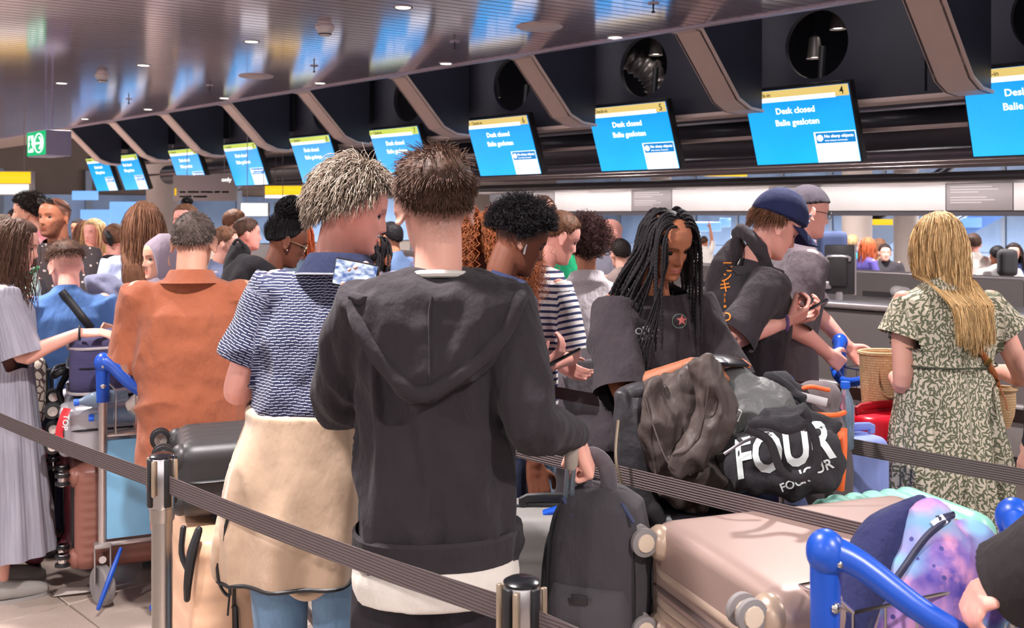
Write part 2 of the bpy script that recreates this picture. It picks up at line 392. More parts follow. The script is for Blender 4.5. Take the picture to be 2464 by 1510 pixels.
def elmin(az, front=.62, side=.12, ear=.02, nape=-.62):
    a = np.abs((az+PI) % (2*PI)-PI); return np.interp(a, [0, .55, 1.0, 1.35, 1.75, 2.2, PI], [front, front*.92, side+.12, ear, -.12, nape*.7, nape])
def cuff_ring(p, key, mat, name='sleeve_trim', h=.016, sc=.98):
    c, d, r = p.cuff[key]; x = nrm(np.cross(d, [0, .2, 1.])); M = frame(x, np.cross(d, x), d, c); r *= sc; t_ = np.linspace(0, 2*PI, 28, endpoint=False)
    return obj(name, MB().loft([np.stack([q*np.cos(t_), q*np.sin(t_), np.full(28, z)], 1) for q, z in ((r*.97, -h), (r*1.03, -h), (r*1.03, 0), (r*.97, 0))], True, False).xf(M), mat, p.shirt)
def vdir(p, px, py): return nrm(p.loc(W(px, py, 4.0))-p.loc(W(px, py, 3.0)))
class Head:
    """head frame inside a person: rotation, centre, scale"""
    def __init__(s, c, yaw, pitch, roll, sc): s.c = np.asarray(c, float); s.R = rotz(yaw)@rotx(-pitch)@roty(roll); s.s = sc
    def to(s, p): return (np.asarray(p)*s.s)@s.R.T+s.c
    def inv(s, p): return ((np.asarray(p)-s.c)@s.R)/s.s
    def vec(s, v): return np.asarray(v)@s.R.T
def cap(mb, H, th, em, n=96, m=52, lo=-1.1, noise=(0, 1), seed=0, w=.2, col=None, sink=.006):
    az = np.linspace(0, 2*PI, n, endpoint=False); els = np.linspace(lo, PI/2-.02, m); rings = []; cols = []
    for e in els:
        d = sdir(az, np.full(n, e)); k = np.clip((e-em(az))/w, -1, 1)
        T = th(az, np.full(n, e)) if callable(th) else th
        off = np.where(k > 0, T*np.sqrt(np.maximum(k, 0))+.001, 0)+np.where(k <= 0, -sink*3*np.minimum(1, -k*3), 0)
        P = SKC+d*SKR
        if noise[0]: off = off+np.where(k > 0, noise[0]*vnoise(P*noise[1], seed)*np.clip(k*2, 0, 1), 0)
        rings.append(H.to(P+d*off[:, None])); cols.append(.62+.3*vnoise(P*np.array([90, 90, 25]), seed+3))
    c = np.clip(np.concatenate(cols), .4, 1.3)[:, None]*np.ones(3)
    mb.loft(rings, True, True, 0, c); return mb
def strands(mb, H, n, az, el, flow, length, k=8, lift=.35, grav=.5, r=.0012, taper=.4, curl=(0, 1), em=None, seed=0, off=.004, push=None, var=.3, jitter=.15, sides=3, clump=0, bright=None):
    g = np.random.default_rng(seed); A = g.uniform(az[0], az[1], n); E = np.arcsin(g.uniform(math.sin(el[0]), math.sin(el[1]), n))
    if em is not None: ok = E > em(A)+.02; A, E = A[ok], E[ok]; n = len(A)
    D = sdir(A, E); p = SKC+D*(SKR+off*.3); N = nrm(D/SKR)
    f = flow(p, A, E) if callable(flow) else np.broadcast_to(np.asarray(flow, float), (n, 3))
    f = f-N*np.sum(f*N, 1, keepdims=True); f = nrm(f)
    L = (length(A, E) if callable(length) else np.full(n, length))*g.uniform(1-var, 1+var, n)
    d = nrm(f+N*lift+g.normal(size=(n, 3))*jitter); down = nrm(np.array([0, 0, -1.])@H.R)
    pts = [p.copy()]; step = (L/(k-1))[:, None]
    for i in range(1, k):
        d = nrm(d+down*grav*(4.0/(k-1))+g.normal(size=(n, 3))*jitter*.25); p = p+d*step
        q = (p-SKC)/(SKR+off); rr = np.linalg.norm(q, axis=1); ins = rr < 1.0
        if ins.any():
            p[ins] = SKC+(q[ins]/rr[ins, None])*(SKR+off*g.uniform(.8, 1.3, (ins.sum(), 1)))
            t = p[ins]-pts[-1][ins]; d[ins] = nrm(d[ins]*.3+nrm(t)*.7)
        pts.append(p.copy())
    P = np.stack(pts, 1)
    if curl[0]:
        s = np.linspace(0, 1, k)[None, :]*L[:, None]; ph = g.uniform(0, 6.28, (n, 1)); T = nrm(np.gradient(P, axis=1)); x = nrm(np.cross(T, nrm(g.normal(size=(n, 1, 3))))); y = np.cross(T, x)
        am = curl[0]*np.minimum(1, np.linspace(0, 2, k))[None, :, None]
        P = P+am*(np.cos(s*curl[1]+ph)[..., None]*x+np.sin(s*curl[1]+ph)[..., None]*y)
    P = H.to(P)
    if push is not None: P = push(P)
    R = r*H.s*(1-(1-taper)*np.linspace(0, 1, k)[None, :]**1.5)*g.uniform(.7, 1.3, (n, 1))
    c = g.uniform(.55, 1.35, (n, 1))*np.ones(3)
    if bright is not None: c = bright(g, n, c)
    mb.strands(P, R, sides, c); return mb
def eye_mb(H, side, lid=.45, look=(0, 0), r=.0122):
    c = np.array([side*.031, head_surf(np.array([.031]), np.array([0.0]))[0]-.0065, .0])
    m = MB(); n = 18; a = np.arange(n)*2*PI/n; Rl = rotz(-look[0])@rotx(look[1]); V = []
    ths = np.linspace(0, 2.2, 12); rings = [np.stack([r*np.sin(t)*np.cos(a), np.full(n, r*math.cos(t)), r*np.sin(t)*np.sin(a)], 1) for t in np.maximum(ths, .02)]
    for i in range(len(ths)-1): m.loft(np.array(rings[i:i+2])@Rl.T+c, True, i == 0, 2 if ths[i+1] < .22 else (1 if ths[i+1] < .5 else 0))
    r2 = r*1.09; e0 = (1-lid)*1.0-.62                       # lid edge elevation
    lids = []
    for e in np.linspace(PI/2, e0, 8): lids.append(np.stack([r2*np.cos(e)*np.cos(np.linspace(.1, PI-.1, 14)), r2*np.cos(e)*np.sin(np.linspace(.1, PI-.1, 14)), np.full(14, r2*math.sin(e))], 1))
    m.loft(np.array(lids)+c, False, False, 3); edge = lids[-1]+c; m.tube(edge+np.array([0, .0006, -.0003]), .0011, 5, mat=2)
    lo = [np.stack([r2*np.cos(e)*np.cos(np.linspace(.15, PI-.15, 12)), r2*np.cos(e)*np.sin(np.linspace(.15, PI-.15, 12)), np.full(12, r2*math.sin(e))], 1) for e in np.linspace(-1.3, -.42, 5)]
    m.loft(np.array(lo)+c, False, False, 3)
    m.v = [H.to(v) for v in m.v]; return m
EYEW = plain('eye_white', (225, 218, 214), .25, var=0); IRIS = plain('iris', (62, 42, 30), .25, var=0); PUP = plain('lash', (14, 10, 10), .5, var=0)
class Pers: pass
def person(label, px, d, H=1.75, yaw=0, lean=(0, 0), head=(0, 0, 0), sex='m', skin=('skin_pale', (224, 172, 152)), bw=1.0, shirt=None, pants=None, arms=None, vox=.006,
           brow=(60, 42, 34), lips=None, hood=None, beard=0, fade=None, eyes=None, sw=None, hs=None, neck=1.0, loc=None, group=None, legs=True, dz=0, seed=1, folds_amp=.006, feet=None, lid=.4, depth=1.0, name='person', look=(0, -.1), stance=.09, shoe=True):
    p = Pers(); yawr = math.radians(yaw); x0 = (px-1232)/F*d if loc is None else loc[0]; y0 = d if loc is None else loc[1]
    root = thing(name, label, 'person', (x0, y0, 0), yawr, group); p.root = root; Rz = rotz(yawr); o = np.array([x0, y0, 0.])
    p.loc = lambda w: (np.asarray(w)-o)@Rz; p.world = lambda l: np.asarray(l)@Rz.T+o
    fem = sex == 'f'; sh = sw if sw else (.168 if fem else .192)*bw; k = H/1.75
    hs = hs or (k**.5)*(.93 if fem else .985); lean = np.array([lean[0], lean[1], 0.])
    zs = .822*H; top = H-.119*hs
    hc = np.array([0, .035, top])+lean*1.25+np.array([0, math.sin(math.radians(head[1]))*.035, 0])
    p.H = Hd = Head(hc, math.radians(head[0]), math.radians(head[1]), math.radians(head[2]), hs)
    at = lambda z: lean*np.clip((z-.55*H)/(.27*H), 0, 1.2)
    p.at = at; p.zs = zs; p.sh = sh; p.top = H
    S = lambda s: np.array([s*(sh-.025), -.012, zs-.012])+at(zs)
    body = head_mb(.93 if fem else 1.0); body.v = [Hd.to(v) for v in body.v]
    for s in (-1, 1):
        e = ear_mb(s); e.v = [Hd.to(v) for v in e.v]; body.join(e)
    nb = np.array([0, -.012, .80*H])+at(zs); nr = (.048 if fem else .056)*neck*k**.5
    body.tube([nb, nb*.35+Hd.to((0, -.03, -.10))*.65+np.array([0, -.006, 0]), Hd.to((0, -.022, -.055)), Hd.to((0, -.02, .02))], [nr*1.25, nr*.98, nr*.98, nr*.8], 18, sub=4)
    for s in (-1, 1): body.tube([nb+np.array([s*.02, -.01, .035]), nb*.5+S(s)*.5+np.array([0, 0, -.002]), S(s)-np.array([0, 0, .014])], [.040*k, .033*k, .034*k], 12, sub=3)
    body.ell(at(.7*H)+np.array([0, 0, .70*H]), (.07*k, .05*k, .16*k), 14, 10)
    # arms
    arms = arms or {}; p.wr = {}; p.el = {}; p.cuff = {}; p.S = S
    l1, l2 = .172*H, .148*H; sleeves = MB(); cuts = []
    ar = (.82 if fem else 1.0)*k**.5*min(1.15, bw)
    for s, key in ((-1, 'L'), (1, 'R')):
        A = dict(w=np.array([s*(sh+.055), .05, .455*H]), pole=(s*.35, -1, 0), d=None, n=None, curl=.35, thumb=.4, frame='l'); A.update(arms.get(key, {}))
        w = np.asarray(A['w'], float); w = p.loc(w) if A['frame'] == 'w' else w
        pole = np.asarray(A['pole'], float); e, w = ik(S(s), w, l1, l2, pole); p.wr[key] = w; p.el[key] = e
        body.tube([S(s), S(s)*.55+e*.45, e, e*.6+w*.4, w], np.array([.044, .046, .038, .038, .026])*ar*(np.array([.8, .78, .78, .8, 1]) if shirt and shirt.get('sleeve') == 'long' else 1), 14, sub=4, round_=True)
        dd = nrm(w-e) if A['d'] is None else (np.asarray(A['d'])@Rz if A['frame'] == 'w' else np.asarray(A['d'])); nn = np.array([-s*.9, .2, 0]) if A['n'] is None else (np.asarray(A['n'])@Rz if A['frame'] == 'w' else np.asarray(A['n']))
        if A.get('hand', True): body.join(hand_mb(w+nrm(dd)*.012, dd, nn, s, A['curl'], sc=(.9 if fem else 1.0)*k**.5, thumb=A['thumb']))
        if shirt:
            sleeves.ell(S(s)+np.array([-s*.016, 0, -.022]), (.064*ar*shirt.get('shr', 1), .072*ar, .064*ar), 14, 9)
            sl = shirt.get('sleeve', 'short'); f = shirt.get('fit', 1.0); sr = np.array([.075, .072, .068])*ar*f
            if sl == 'short':
                t = shirt.get('sl', .72); q = S(s)*(1-t)+e*t; dq = nrm(e-S(s)); 
                sleeves.tube([S(s)+np.array([-s*.02, 0, .002]), S(s)*.6+q*.4, q, q+dq*.05], [sr[0], sr[1]*1.02, sr[1]*shirt.get('flare', 1.03), sr[1]*shirt.get('flare', 1.03)], 16, sub=3); cuts.append((q, dq, sr[1]*shirt.get('flare', 1.03)*1.3, s)); p.cuff[key] = (q, dq, sr[1]*shirt.get('flare', 1.03))
            elif sl == 'long':
                dq = nrm(w-e); q = w*.97+e*.03+dq*shirt.get('over', 0); f2 = shirt.get('cuff', .042)*ar
                sleeves.tube([S(s)+np.array([-s*.02, 0, 0]), S(s)*.5+e*.5, e, e*.55+w*.45, q-dq*.05, q, q+dq*.04], [sr[0], sr[1]*.95, .06*ar*f, .057*ar*f, f2*1.12, f2*.95, f2*.9], 16, sub=3, round_=False); cuts.append((q+dq*.012, dq, .09, s))
            elif sl == 'cap':
                q = S(s)*.62+e*.38; dq = nrm(e-S(s)+np.array([s*.1, 0, 0])); sleeves.tube([S(s)+np.array([-s*.03, 0, .004]), q, q+dq*.05], [.07*ar, .092*ar, .105*ar], 18, sub=3); cuts.append((q+dq*.02, dq, .15, s))
    # legs
    hw = (.098 if fem else .088)*k
    LG = MB()
    if legs:
        for s in (-1, 1):
            ft = np.array([s*stance, .0, .06*k]) if feet is None else np.asarray(feet[0 if s < 0 else 1], float)
            hip = np.array([s*hw, 0, .51*H]); kn = hip*.52+ft*.48+np.array([0, .015, 0])
            body.tube([hip, hip*.5+kn*.5, kn, kn*.6+ft*.4, ft], np.array([.07, .066, .05, .05, .036])*k, 14, sub=3, round_=True)
            body.ell(ft+np.array([s*.01, .05, -.022*k]), (.04*k, .11*k, .032*k), 14, 9)
            p.__dict__.setdefault('ft', []).append(ft)
            LG.join(MB().tube([hip+np.array([0, 0, .05]), hip*.5+kn*.5, kn, kn*.45+ft*.55, ft+np.array([0, 0, .02])], 1, 4)) if False else None
        body.tube([np.array([0, 0, .5*H]), np.array([0, 0, .66*H])+at(.66*H)], [.09*k, .06*k], 14, sub=2, round_=True)
    me = meld(body, vox, 3 if vox > .006 else 4, .5, name='body')
    co = coords(me); hl = Hd.inv(co); x, y, z = hl.T; c = np.ones((len(co), 3)); sk = np.array(C(*skin[1])[:3])
    mixc = lambda m, rgb: c.__setitem__(slice(None), c*(1-m[:, None])+m[:, None]*(np.array(C(*rgb)[:3])/sk))
    lp = lips or (tuple(np.array(skin[1])*np.array([.92, .62, .62])))
    fr = np.clip((y-.05)/.02, 0, 1)*(np.abs(hl).max(1) < .16)
    mixc(fr*np.clip(1.6-((x/.024)**2+((z+.069)/.0105)**2)*1.3, 0, 1)*.8, lp)
    bz = .0195+.006*np.sin(np.clip((np.abs(x)-.012)/.036, 0, 1)*2.6)-.003
    mixc(fr*np.clip(1.5-np.abs(z-bz)/.0035, 0, 1)*np.clip((np.abs(x)-.010)/.004, 0, 1)*np.clip((.052-np.abs(x))/.006, 0, 1)*.75, brow)
    if beard: mixc((np.abs(hl).max(1) < .17)*np.clip((-.045-z+np.clip(np.abs(x)-.03, 0, 1)*1.0)/.012, 0, 1)*np.clip((y-.0)/.03, 0, 1)*np.clip((z+.135)/.01, 0, 1)*beard*(.7+.3*vnoise(co*300)), brow)
    if fade is not None:
        dq = (hl-SKC)/SKR; az = np.arctan2(dq[:, 0], dq[:, 1]); el = np.arctan2(dq[:, 2], np.hypot(dq[:, 0], dq[:, 1]))
        mixc((np.linalg.norm(dq, axis=1) < 1.35)*np.clip((el-fade['em'](az)+fade.get('w', .3))/fade.get('w', .3), 0, 1)*fade.get('a', .8)*(.8+.3*vnoise(co*700)).clip(0, 1), fade['col'])
    if feet is None or True: pass
    setcol(me, np.clip(c, 0, 3)); SK = skin_mat(*skin); b = obj('body', me, SK, root); p.body = b; p.skin = SK
    if eyes is not None or vox <= .0065:
        for s in (-1, 1): obj('eye', eye_mb(Hd, s, lid, look), [EYEW, IRIS, PUP, SK], b, fix=False)
    if shirt: p.shirt = dress(p, shirt, sleeves, cuts, H, k, sh, zs, at, vox, folds_amp, seed, fem, root, bw, depth)
    if pants: trousers(p, pants, H, k, hw, vox, seed, root, bw, stance, feet)
    if legs and shoe: shoes(p, plain('shoe_dark', (58, 54, 56), .6) if shoe is True else shoe)
    return p
def ring(z, wx, dy, c=(0, 0), e=2.4, n=40):
    t = np.linspace(0, 2*PI, n, endpoint=False); q = 2/e
    return np.stack([c[0]+wx*np.sign(np.cos(t))*np.abs(np.cos(t))**q, c[1]+dy*np.sign(np.sin(t))*np.abs(np.sin(t))**q, np.full(n, z)], 1)
def dress(p, S, sleeves, cuts, H, k, sh, zs, at, vox, fa, seed, fem, root, bw, dp):
    f = S.get('fit', 1.0); hem = S.get('hem', .47*H); base = (.62 if fem else .7)
    if 'prof' in S: prof = S['prof']
    else:
        hip = sh*(1.02 if fem else .96)*f; wai = sh*(.80 if fem else .86)*f; ch = sh*(.90 if fem else .93)*f
        prof = [(hem-.06, hip*S.get('hemw', 1.0), .118*dp*k), (hem, hip*S.get('hemw', 1.0), .118*dp*k), (.52*H, hip, .118*dp*k), (.61*H, wai, .103*dp*k), (.70*H, ch, (.122 if fem else .118)*dp*k), (.765*H, sh*.97*f, .112*dp*k)]
        prof = [q for i, q in enumerate(prof) if i < 2 or q[0] > hem+.01]
    nk = S.get('neck', .066)*k; nz = S.get('nz', .858)
    prof = list(prof)+[(zs-.018, sh*.98, .085*k), (zs+.014*k, sh*.76, .075*k), (zs+.036*k, sh*.5, nk*1.15), (nz*H, nk*1.02, nk*1.02), (nz*H+.03, nk*.95, nk*.95)]
    m = MB().loft([ring(z, wx, dy, (at(z)+np.array([0, -.005 if z > .7*H else 0, 0]))[:2]) for z, wx, dy in prof]); m.join(sleeves)
    bust = S.get('bust', 0)
    if bust:
        for s in (-1, 1): m.ell(at(.71*H)+np.array([s*.075*k, .075*k, .715*H]), (.07*k, .06*k*bust, .075*k), 14, 10)
    if 'extra' in S: S['extra'](m)
    vx = max(vox, S.get('vox', .008)); fq = folds(S.get('amp', fa), seed, *S.get('freq', (8, 3.2)))
    def fn0(co, no): q = fq(co, no); w = np.clip((.83*H-co[:, 2])/(.07*H), .15, 1)[:, None]; return co+(q-co)*w
    fn = (lambda co, no: S['fn'](fn0(co, no), no)) if 'fn' in S else fn0
    pz = np.array([q[0] for q in prof]); pw = np.array([q[1] for q in prof]); pd = np.array([q[2] for q in prof])
    def outside(co):
        L = np.clip((co[:, 2]-.55*H)/(.27*H), 0, 1.2)[:, None]*at(zs); q = co-L
        return (q[:, 0]/(np.interp(q[:, 2], pz, pw)+S.get('mg', .035)))**2+(q[:, 1]/(np.interp(q[:, 2], pz, pd)+S.get('mg', .035)))**2 > 1
    cuts = [(c[0], c[1], c[2], outside) for c in cuts]+[(np.array([0, 0, hem])+at(hem), (S.get('hemtilt', (0, 0))[0], S.get('hemtilt', (0, 0))[1], -1), .6), (np.array([0, .01, nz*H+S.get('nup', .0)])+at(zs), (0, S.get('ntilt', .35), 1), .16)]
    me = meld(m, vx, S.get('smooth', 7), .5, fn, cuts, 'shirt'); co = coords(me); ctr = np.array([at(z) for z in (0, H)])
    L = np.clip((co[:, 2]-.55*H)/(.27*H), 0, 1.2)[:, None]*(at(zs)/max(1e-9, 1)); q = co-L
    uvw = np.stack([np.arctan2(q[:, 0], q[:, 1])*.17, co[:, 2], q[:, 0]], 1); out_ = outside(co)
    for s_, key in ((-1, 'L'), (1, 'R')):
        a0 = p.S(s_); ax = nrm(p.el[key]-a0); r_ = co-a0; tt = r_@ax; lt = r_-tt[:, None]*ax; e1 = nrm(np.cross(ax, [0, .3, 1.])); e2 = np.cross(ax, e1); sel = out_ & (co[:, 0]*s_ > 0) & (tt > .03) & (np.linalg.norm(lt, axis=1) < .13)
        uvw[sel, 0] = np.arctan2(lt[sel]@e1, lt[sel]@e2)*.075+s_; uvw[sel, 1] = a0[2]-tt[sel]
    setuv(me, uvw)
    o = obj(S.get('name', 'shirt'), me, S['mat'], root); p.sbvh = None; return o
def trousers(p, T, H, k, hw, vox, seed, root, bw, stance, feet):
    m = MB(); hem = T.get('hem', .05); f = T.get('fit', 1.0); cuts = []; wz = T.get('waist', .60)*H
    m.loft([ring(z, wx*bw*T.get('hipw', 1), dy*bw) for z, wx, dy in [(.46*H, .155*k, .11*k), (.50*H, .165*k, .115*k), (wz, .145*k, .1*k), (wz+.03, .143*k, .098*k)]])
    for s in (-1, 1):
        ft = np.array([s*stance, .0, .06*k]) if feet is None else np.asarray(feet[0 if s < 0 else 1], float); hip = np.array([s*hw, 0, .52*H]); kn = hip*.52+ft*.48+np.array([0, .015, 0])
        z = lambda t: kn*(1-t)+ft*t
        pts = [hip, hip*.5+kn*.5, kn, z(.5), ft+np.array([0, -.005, .0])]; rr = np.array([.098, .092, .074, .068, .062])*k*f
        if 'flare' in T: rr[3:] *= T['flare']
        m.tube(pts, rr, 18, sub=4)
        if hem > .1:
            t = (hip[2]-hem)/(hip[2]-ft[2]); q = hip*(1-t)+ft*t; cuts.append((q, (0, 0, -1), .25))
            cuts += [(q-np.array([0, 0, .19*i]), (0, 0, -1), .25) for i in (1, 2, 3)]
    me = meld(m, max(vox, .008), 6, .5, folds(T.get('amp', .007), seed+3, 7, 5), cuts, 'trousers'); co = coords(me)
    setuv(me, np.stack([np.arctan2(co[:, 0], co[:, 1])*.17, co[:, 2], co[:, 0]], 1)); p.trousers = obj(T.get('name', 'trousers'), me, T['mat'], root)
def shoes(p, mat, sole=None, name='shoe'):
    for ft in p.ft:
        s = 1 if ft[0] > 0 else -1; c = ft+np.array([s*.01, .05, 0]); z0 = c[2]-.06
        m = MB().tube([(c[0], c[1]-.12, z0+.05), (c[0], c[1]-.05, z0+.05), (c[0], c[1]+.05, z0+.04), (c[0], c[1]+.115, z0+.032)], [.04, .048, .046, .032], 14, sub=3, round_=True)
        m.tube([(ft[0], ft[1]-.01, z0+.05), (ft[0], ft[1]-.015, z0+.1)], [.045, .042], 14, round_=True)
        o = obj(name, meld(m, .007, 5, .5, lambda co, no: np.column_stack([co[:, 0], co[:, 1], np.maximum(co[:, 2], z0+.002)])), mat, p.root)
        q = MB().loft([ring(z, .047, .142, (c[0], c[1]), 2.3, 28) for z in (z0, z0+.022)]); obj('sole', q, sole or mat, o)
def hairobj(p, mb, mat, name='hair', label=None): return obj(name, mb, mat, p.root, fix=False, sharp=0, label=label)
# ready-made hair
def short_hair(p, mat, top=.03, side=.012, nape=-.5, em=None, n=2600, seed=3, flow=(0, .3, -.3), lift=1.0, r=.0011, curl=(0, 1), front=.62, el_split=.5, jitter=.3, bright=None, grav=.3):
    H = p.H; em0 = em or (lambda a: elmin(a, front, nape=nape)); em = lambda a: em0(a)+.05*np.sin(a*37)+.04*np.sin(a*61+1); m = MB()
    th = lambda A, E: np.interp(E, [-.6, .1, el_split, 1.2], [side*.35, side*.7, (side+top)*.42, top*.6])
    cap(m, H, th, em, noise=(.003, 120), seed=seed)
    ln = lambda A, E: np.interp(E, [-.6, .1, el_split, 1.0], [side*.9, side*1.3, (side+top)*.75, top*1.35])
    strands(m, H, n, (0, 2*PI), (-.7, 1.5), flow, ln, 6, lift, grav, r, .35, curl, em, seed, off=.006, jitter=jitter, bright=bright)
    return hairobj(p, m, mat)
def afro(p, mat, T=.04, em=None, n=2600, seed=4, curl=(.005, 700), r=.0011, amp=.006):
    H = p.H; em = em or elmin; m = MB(); cap(m, H, T*.75, em, noise=(amp, 60), seed=seed, w=.35)
    strands(m, H, n, (0, 2*PI), (-.7, 1.5), (0, 0, -.2), lambda A, E: T*(.6+.5*np.clip((E-em(A))/.5, 0, 1)), 9, 2.5, .1, r, .8, curl, em, seed, off=T*.4, jitter=.3)
    return hairobj(p, m, mat)
def long_hair(p, mat, length=.35, n=1800, seed=5, em=None, part=True, curl=(.006, 30), r=.0017, k=12, T=.013, push=None, grav=2.4, bright=None, face_open=.55, lift=.06, var=.2):
    H = p.H; m = MB(); em = em or (lambda a: elmin(a, .66, .3, .1, -.6)); cap(m, H, T, em, noise=(.003, 60), seed=seed)
    fl = (lambda p_, A, E: np.stack([np.sign(p_[:, 0])*(.55 if part else .25), -.55+0*A, -.6+0*A], 1))
    strands(m, H, n, (face_open, 2*PI-face_open), (-.55, 1.5), fl, lambda A, E: length*(1+.25*np.clip(E, 0, 1)), k, lift, grav, r, .5, curl, em, seed, off=T*1.05, push=push, bright=bright, var=var)
    return hairobj(p, m, mat)
# ------------------------------------------------------------------ the hall
def uvM(o=(0, 0, 0)): return frame(UD, VD, (0, 0, 1), o)
def sbox(mb, a, b, z, bev=0, mat=0):     # box spanning ranges along desks (a), across (b) and height (z)
    c = UV((a[0]+a[1])/2, (b[0]+b[1])/2, (z[0]+z[1])/2); mb.box(c, (a[1]-a[0], b[1]-b[0], z[1]-z[0]), uvM(), bev, mat=mat); return mb
TH = math.atan2(UD[1], UD[0])
floor_m = NT('stone_floor', rough=.32, spec=.45); co_ = floor_m.co()
sp = floor_m.noise(co_, 160, 3); big = floor_m.noise(co_, 1.4, 2)
floor_m.set('Base Color', floor_m.mul(floor_m.mix(sp, C(168, 150, 140), C(204, 186, 174)), floor_m.mix(big, (.86, .86, .86, 1), (1, 1, 1, 1))))
FLOORM = floor_m.m; GROUT = plain('floor_joint', (112, 100, 94), .7)
floor = struct('floor', MB().box((0, 15, -.06), (90, 90, .1)), GROUT)
tm = MB().box((0, 0, 0), (.894, .594, .02), None, .003, 1).mesh('tile'); tm.materials.append(FLOORM)
nt = 0
for i in range(-2, 13):
    for j in range(-6, 14):
        a = .35+i*.9; b = .12+j*.6; p = UV(a, b); px = 1232+F*p[0]/max(p[1], .1); py = HY+F*EYE/max(p[1], .1)
        if p[1] < 1.2 or px < -300 or px > 1500 or py < 1150: continue
        o = bpy.data.objects.new('tile', tm); COL.objects.link(o); o.parent = floor; o.location = (p[0], p[1], -.0098); o.rotation_euler = (0, 0, TH)
far = MB()
# ceiling of linear metal slats
cm = NT('ceiling_metal', C(226, 208, 218), .2, .74); v = cm.noise(cm.scale(cm.co(), (.3, 1.5, 1)), 2, 2)
cm.set('Roughness', cm.step(v, .2, 1.4)); CEILM = cm.m
cm.set('Roughness', cm.math('ADD', .09, cm.math('MULTIPLY', v, .05)))
GAP = plain('ceiling_void', (40, 36, 42), .8, var=0); RIM = plain('ceiling_rim', (176, 164, 178), .4, .3, var=.04)
ceil = struct('ceiling', sbox(MB(), (-9, 26), (-9, CEDGE-.02), (CEIL+.05, CEIL+.1)), GAP)
SD = nrm(np.array([3768, 2400, 0.])); SN = np.array([-SD[1], SD[0], 0.])
# slat prototypes: every slat is a strip along SD that ends on the edge line
for i in range(186):
    n = 2.6+i*.0955
    # point on the edge: p = SD*t + SN*n with p.VD = CEDGE
    t1 = (CEDGE-.05-n*np.dot(SN, VD))/np.dot(SD, VD); t0 = max(-14-.0*n, t1-24)
    w = .041; k = np.dot(SN, VD)/np.dot(SD, VD); P = []
    for s in (-w, w): P.append(SD*(t1-s*k)+SN*(n+s))
    q = [SD*t0+SN*(n-w), P[0], P[1], SD*t0+SN*(n+w)]; m = MB(); z0 = CEIL; z1 = CEIL+.03
    m.add([(*x[:2], z0) for x in q]+[(*x[:2], z1) for x in q], [(3, 2, 1, 0), (0, 1, 5, 4), (2, 3, 7, 6), (1, 2, 6, 5)]); obj('slat', m, CEILM, ceil, fix=False, sharp=20)
struct('trim_1', sbox(MB(), (-9, 26), (CEDGE-.05, CEDGE+.015), (CEIL-.012, CEIL+.11), .004), RIM)
# fittings in the slatted ceiling
def on_ceiling(px, py): d = F*(CEIL-EYE)/(HY-py); return W(px, py, d)
LAMPON = glow('lamp_glow', (255, 246, 235), 4.0); WHITEP = plain('white_plastic', (226, 218, 216), .4, var=.03); CHROME = plain('chrome', (205, 200, 200), .16, 1, var=0); STEEL = plain('brushed_steel', (190, 182, 176), .28, 1, var=.06, sc=30)
BLACK = plain('black_plastic', (26, 25, 28), .45, var=.05); DKSTEEL = plain('dark_steel', (58, 55, 62), .5, .2, var=.1); NAVYSTEEL = plain('dark_blue_steel', (37, 37, 50), .5, .1, var=.15); LITSTEEL = plain('flange_painted_lit', (206, 182, 174), .5, .1, var=.08)  # flange colour paled to hold the light bounced up from below
for i, (px, py) in enumerate([(605, 100), (345, 157), (1073, 153), (1480, 90), (970, 18), (148, 200), (356, 263), (540, 236), (770, 200), (204, 286)]):
    p = on_ceiling(px, py); t = thing('downlight', ['recessed downlight left of the white smoke detector', 'recessed downlight above the small smoke detector', 'recessed downlight close to the ceiling edge above the desk 7 screen', 'recessed downlight at the ceiling edge near the large round disc', 'recessed downlight at the top beside a blue reflection', 'recessed downlight right of the exit sign rods', 'recessed downlight near the ceiling edge right of the exit sign', 'recessed downlight low on the ceiling above the left screens', 'recessed downlight on the ceiling edge above desk 9', 'recessed downlight lowest and leftmost on the metal ceiling'][i], 'downlight', p, group='downlights in the slatted ceiling')
    obj('rim', MB().lathe([(.05, 0), (.062, -.006), (.064, 0), (.064, .02)], 20), CHROME, t); obj('lens', MB().lathe([(.0, -.001), (.048, -.002), (.048, .01)], 20), LAMPON, t)
for i, (px, py) in enumerate([(782, 66), (246, 182)]):
    t = thing('smoke_detector', ['white round smoke detector hanging from the slatted ceiling above desk 8', 'small smoke detector farther left on the slatted ceiling'][i], 'smoke detector', on_ceiling(px, py), group='smoke detectors')
    obj('base', MB().lathe([(.0, -.02), (.062, -.02), (.066, -.008), (.066, .01)], 24), WHITEP, t); obj('cap', MB().lathe([(.0, -.062), (.03, -.062), (.045, -.05), (.052, -.02)], 24), WHITEP, t); obj('slot', MB().lathe([(.047, -.046), (.0475, -.052), (.043, -.053)], 24), BLACK, t)
for i, (px, py) in enumerate([(1298, 64), (616, 183)]):
    tag(obj('ceiling_disc', MB().lathe([(0, -.012), (.15, -.012), (.165, -.004), (.165, .01)], 36), plain('disc_cream', (205, 188, 186), .5, var=.03), M=frame((1,0,0),(0,1,0),(0,0,1), on_ceiling(px, py))), ['large flat cream disc set in the slatted ceiling above desk 6', 'small flat cream disc on the slatted ceiling above desk 9'][i], 'ceiling disc', 'round discs in the ceiling')
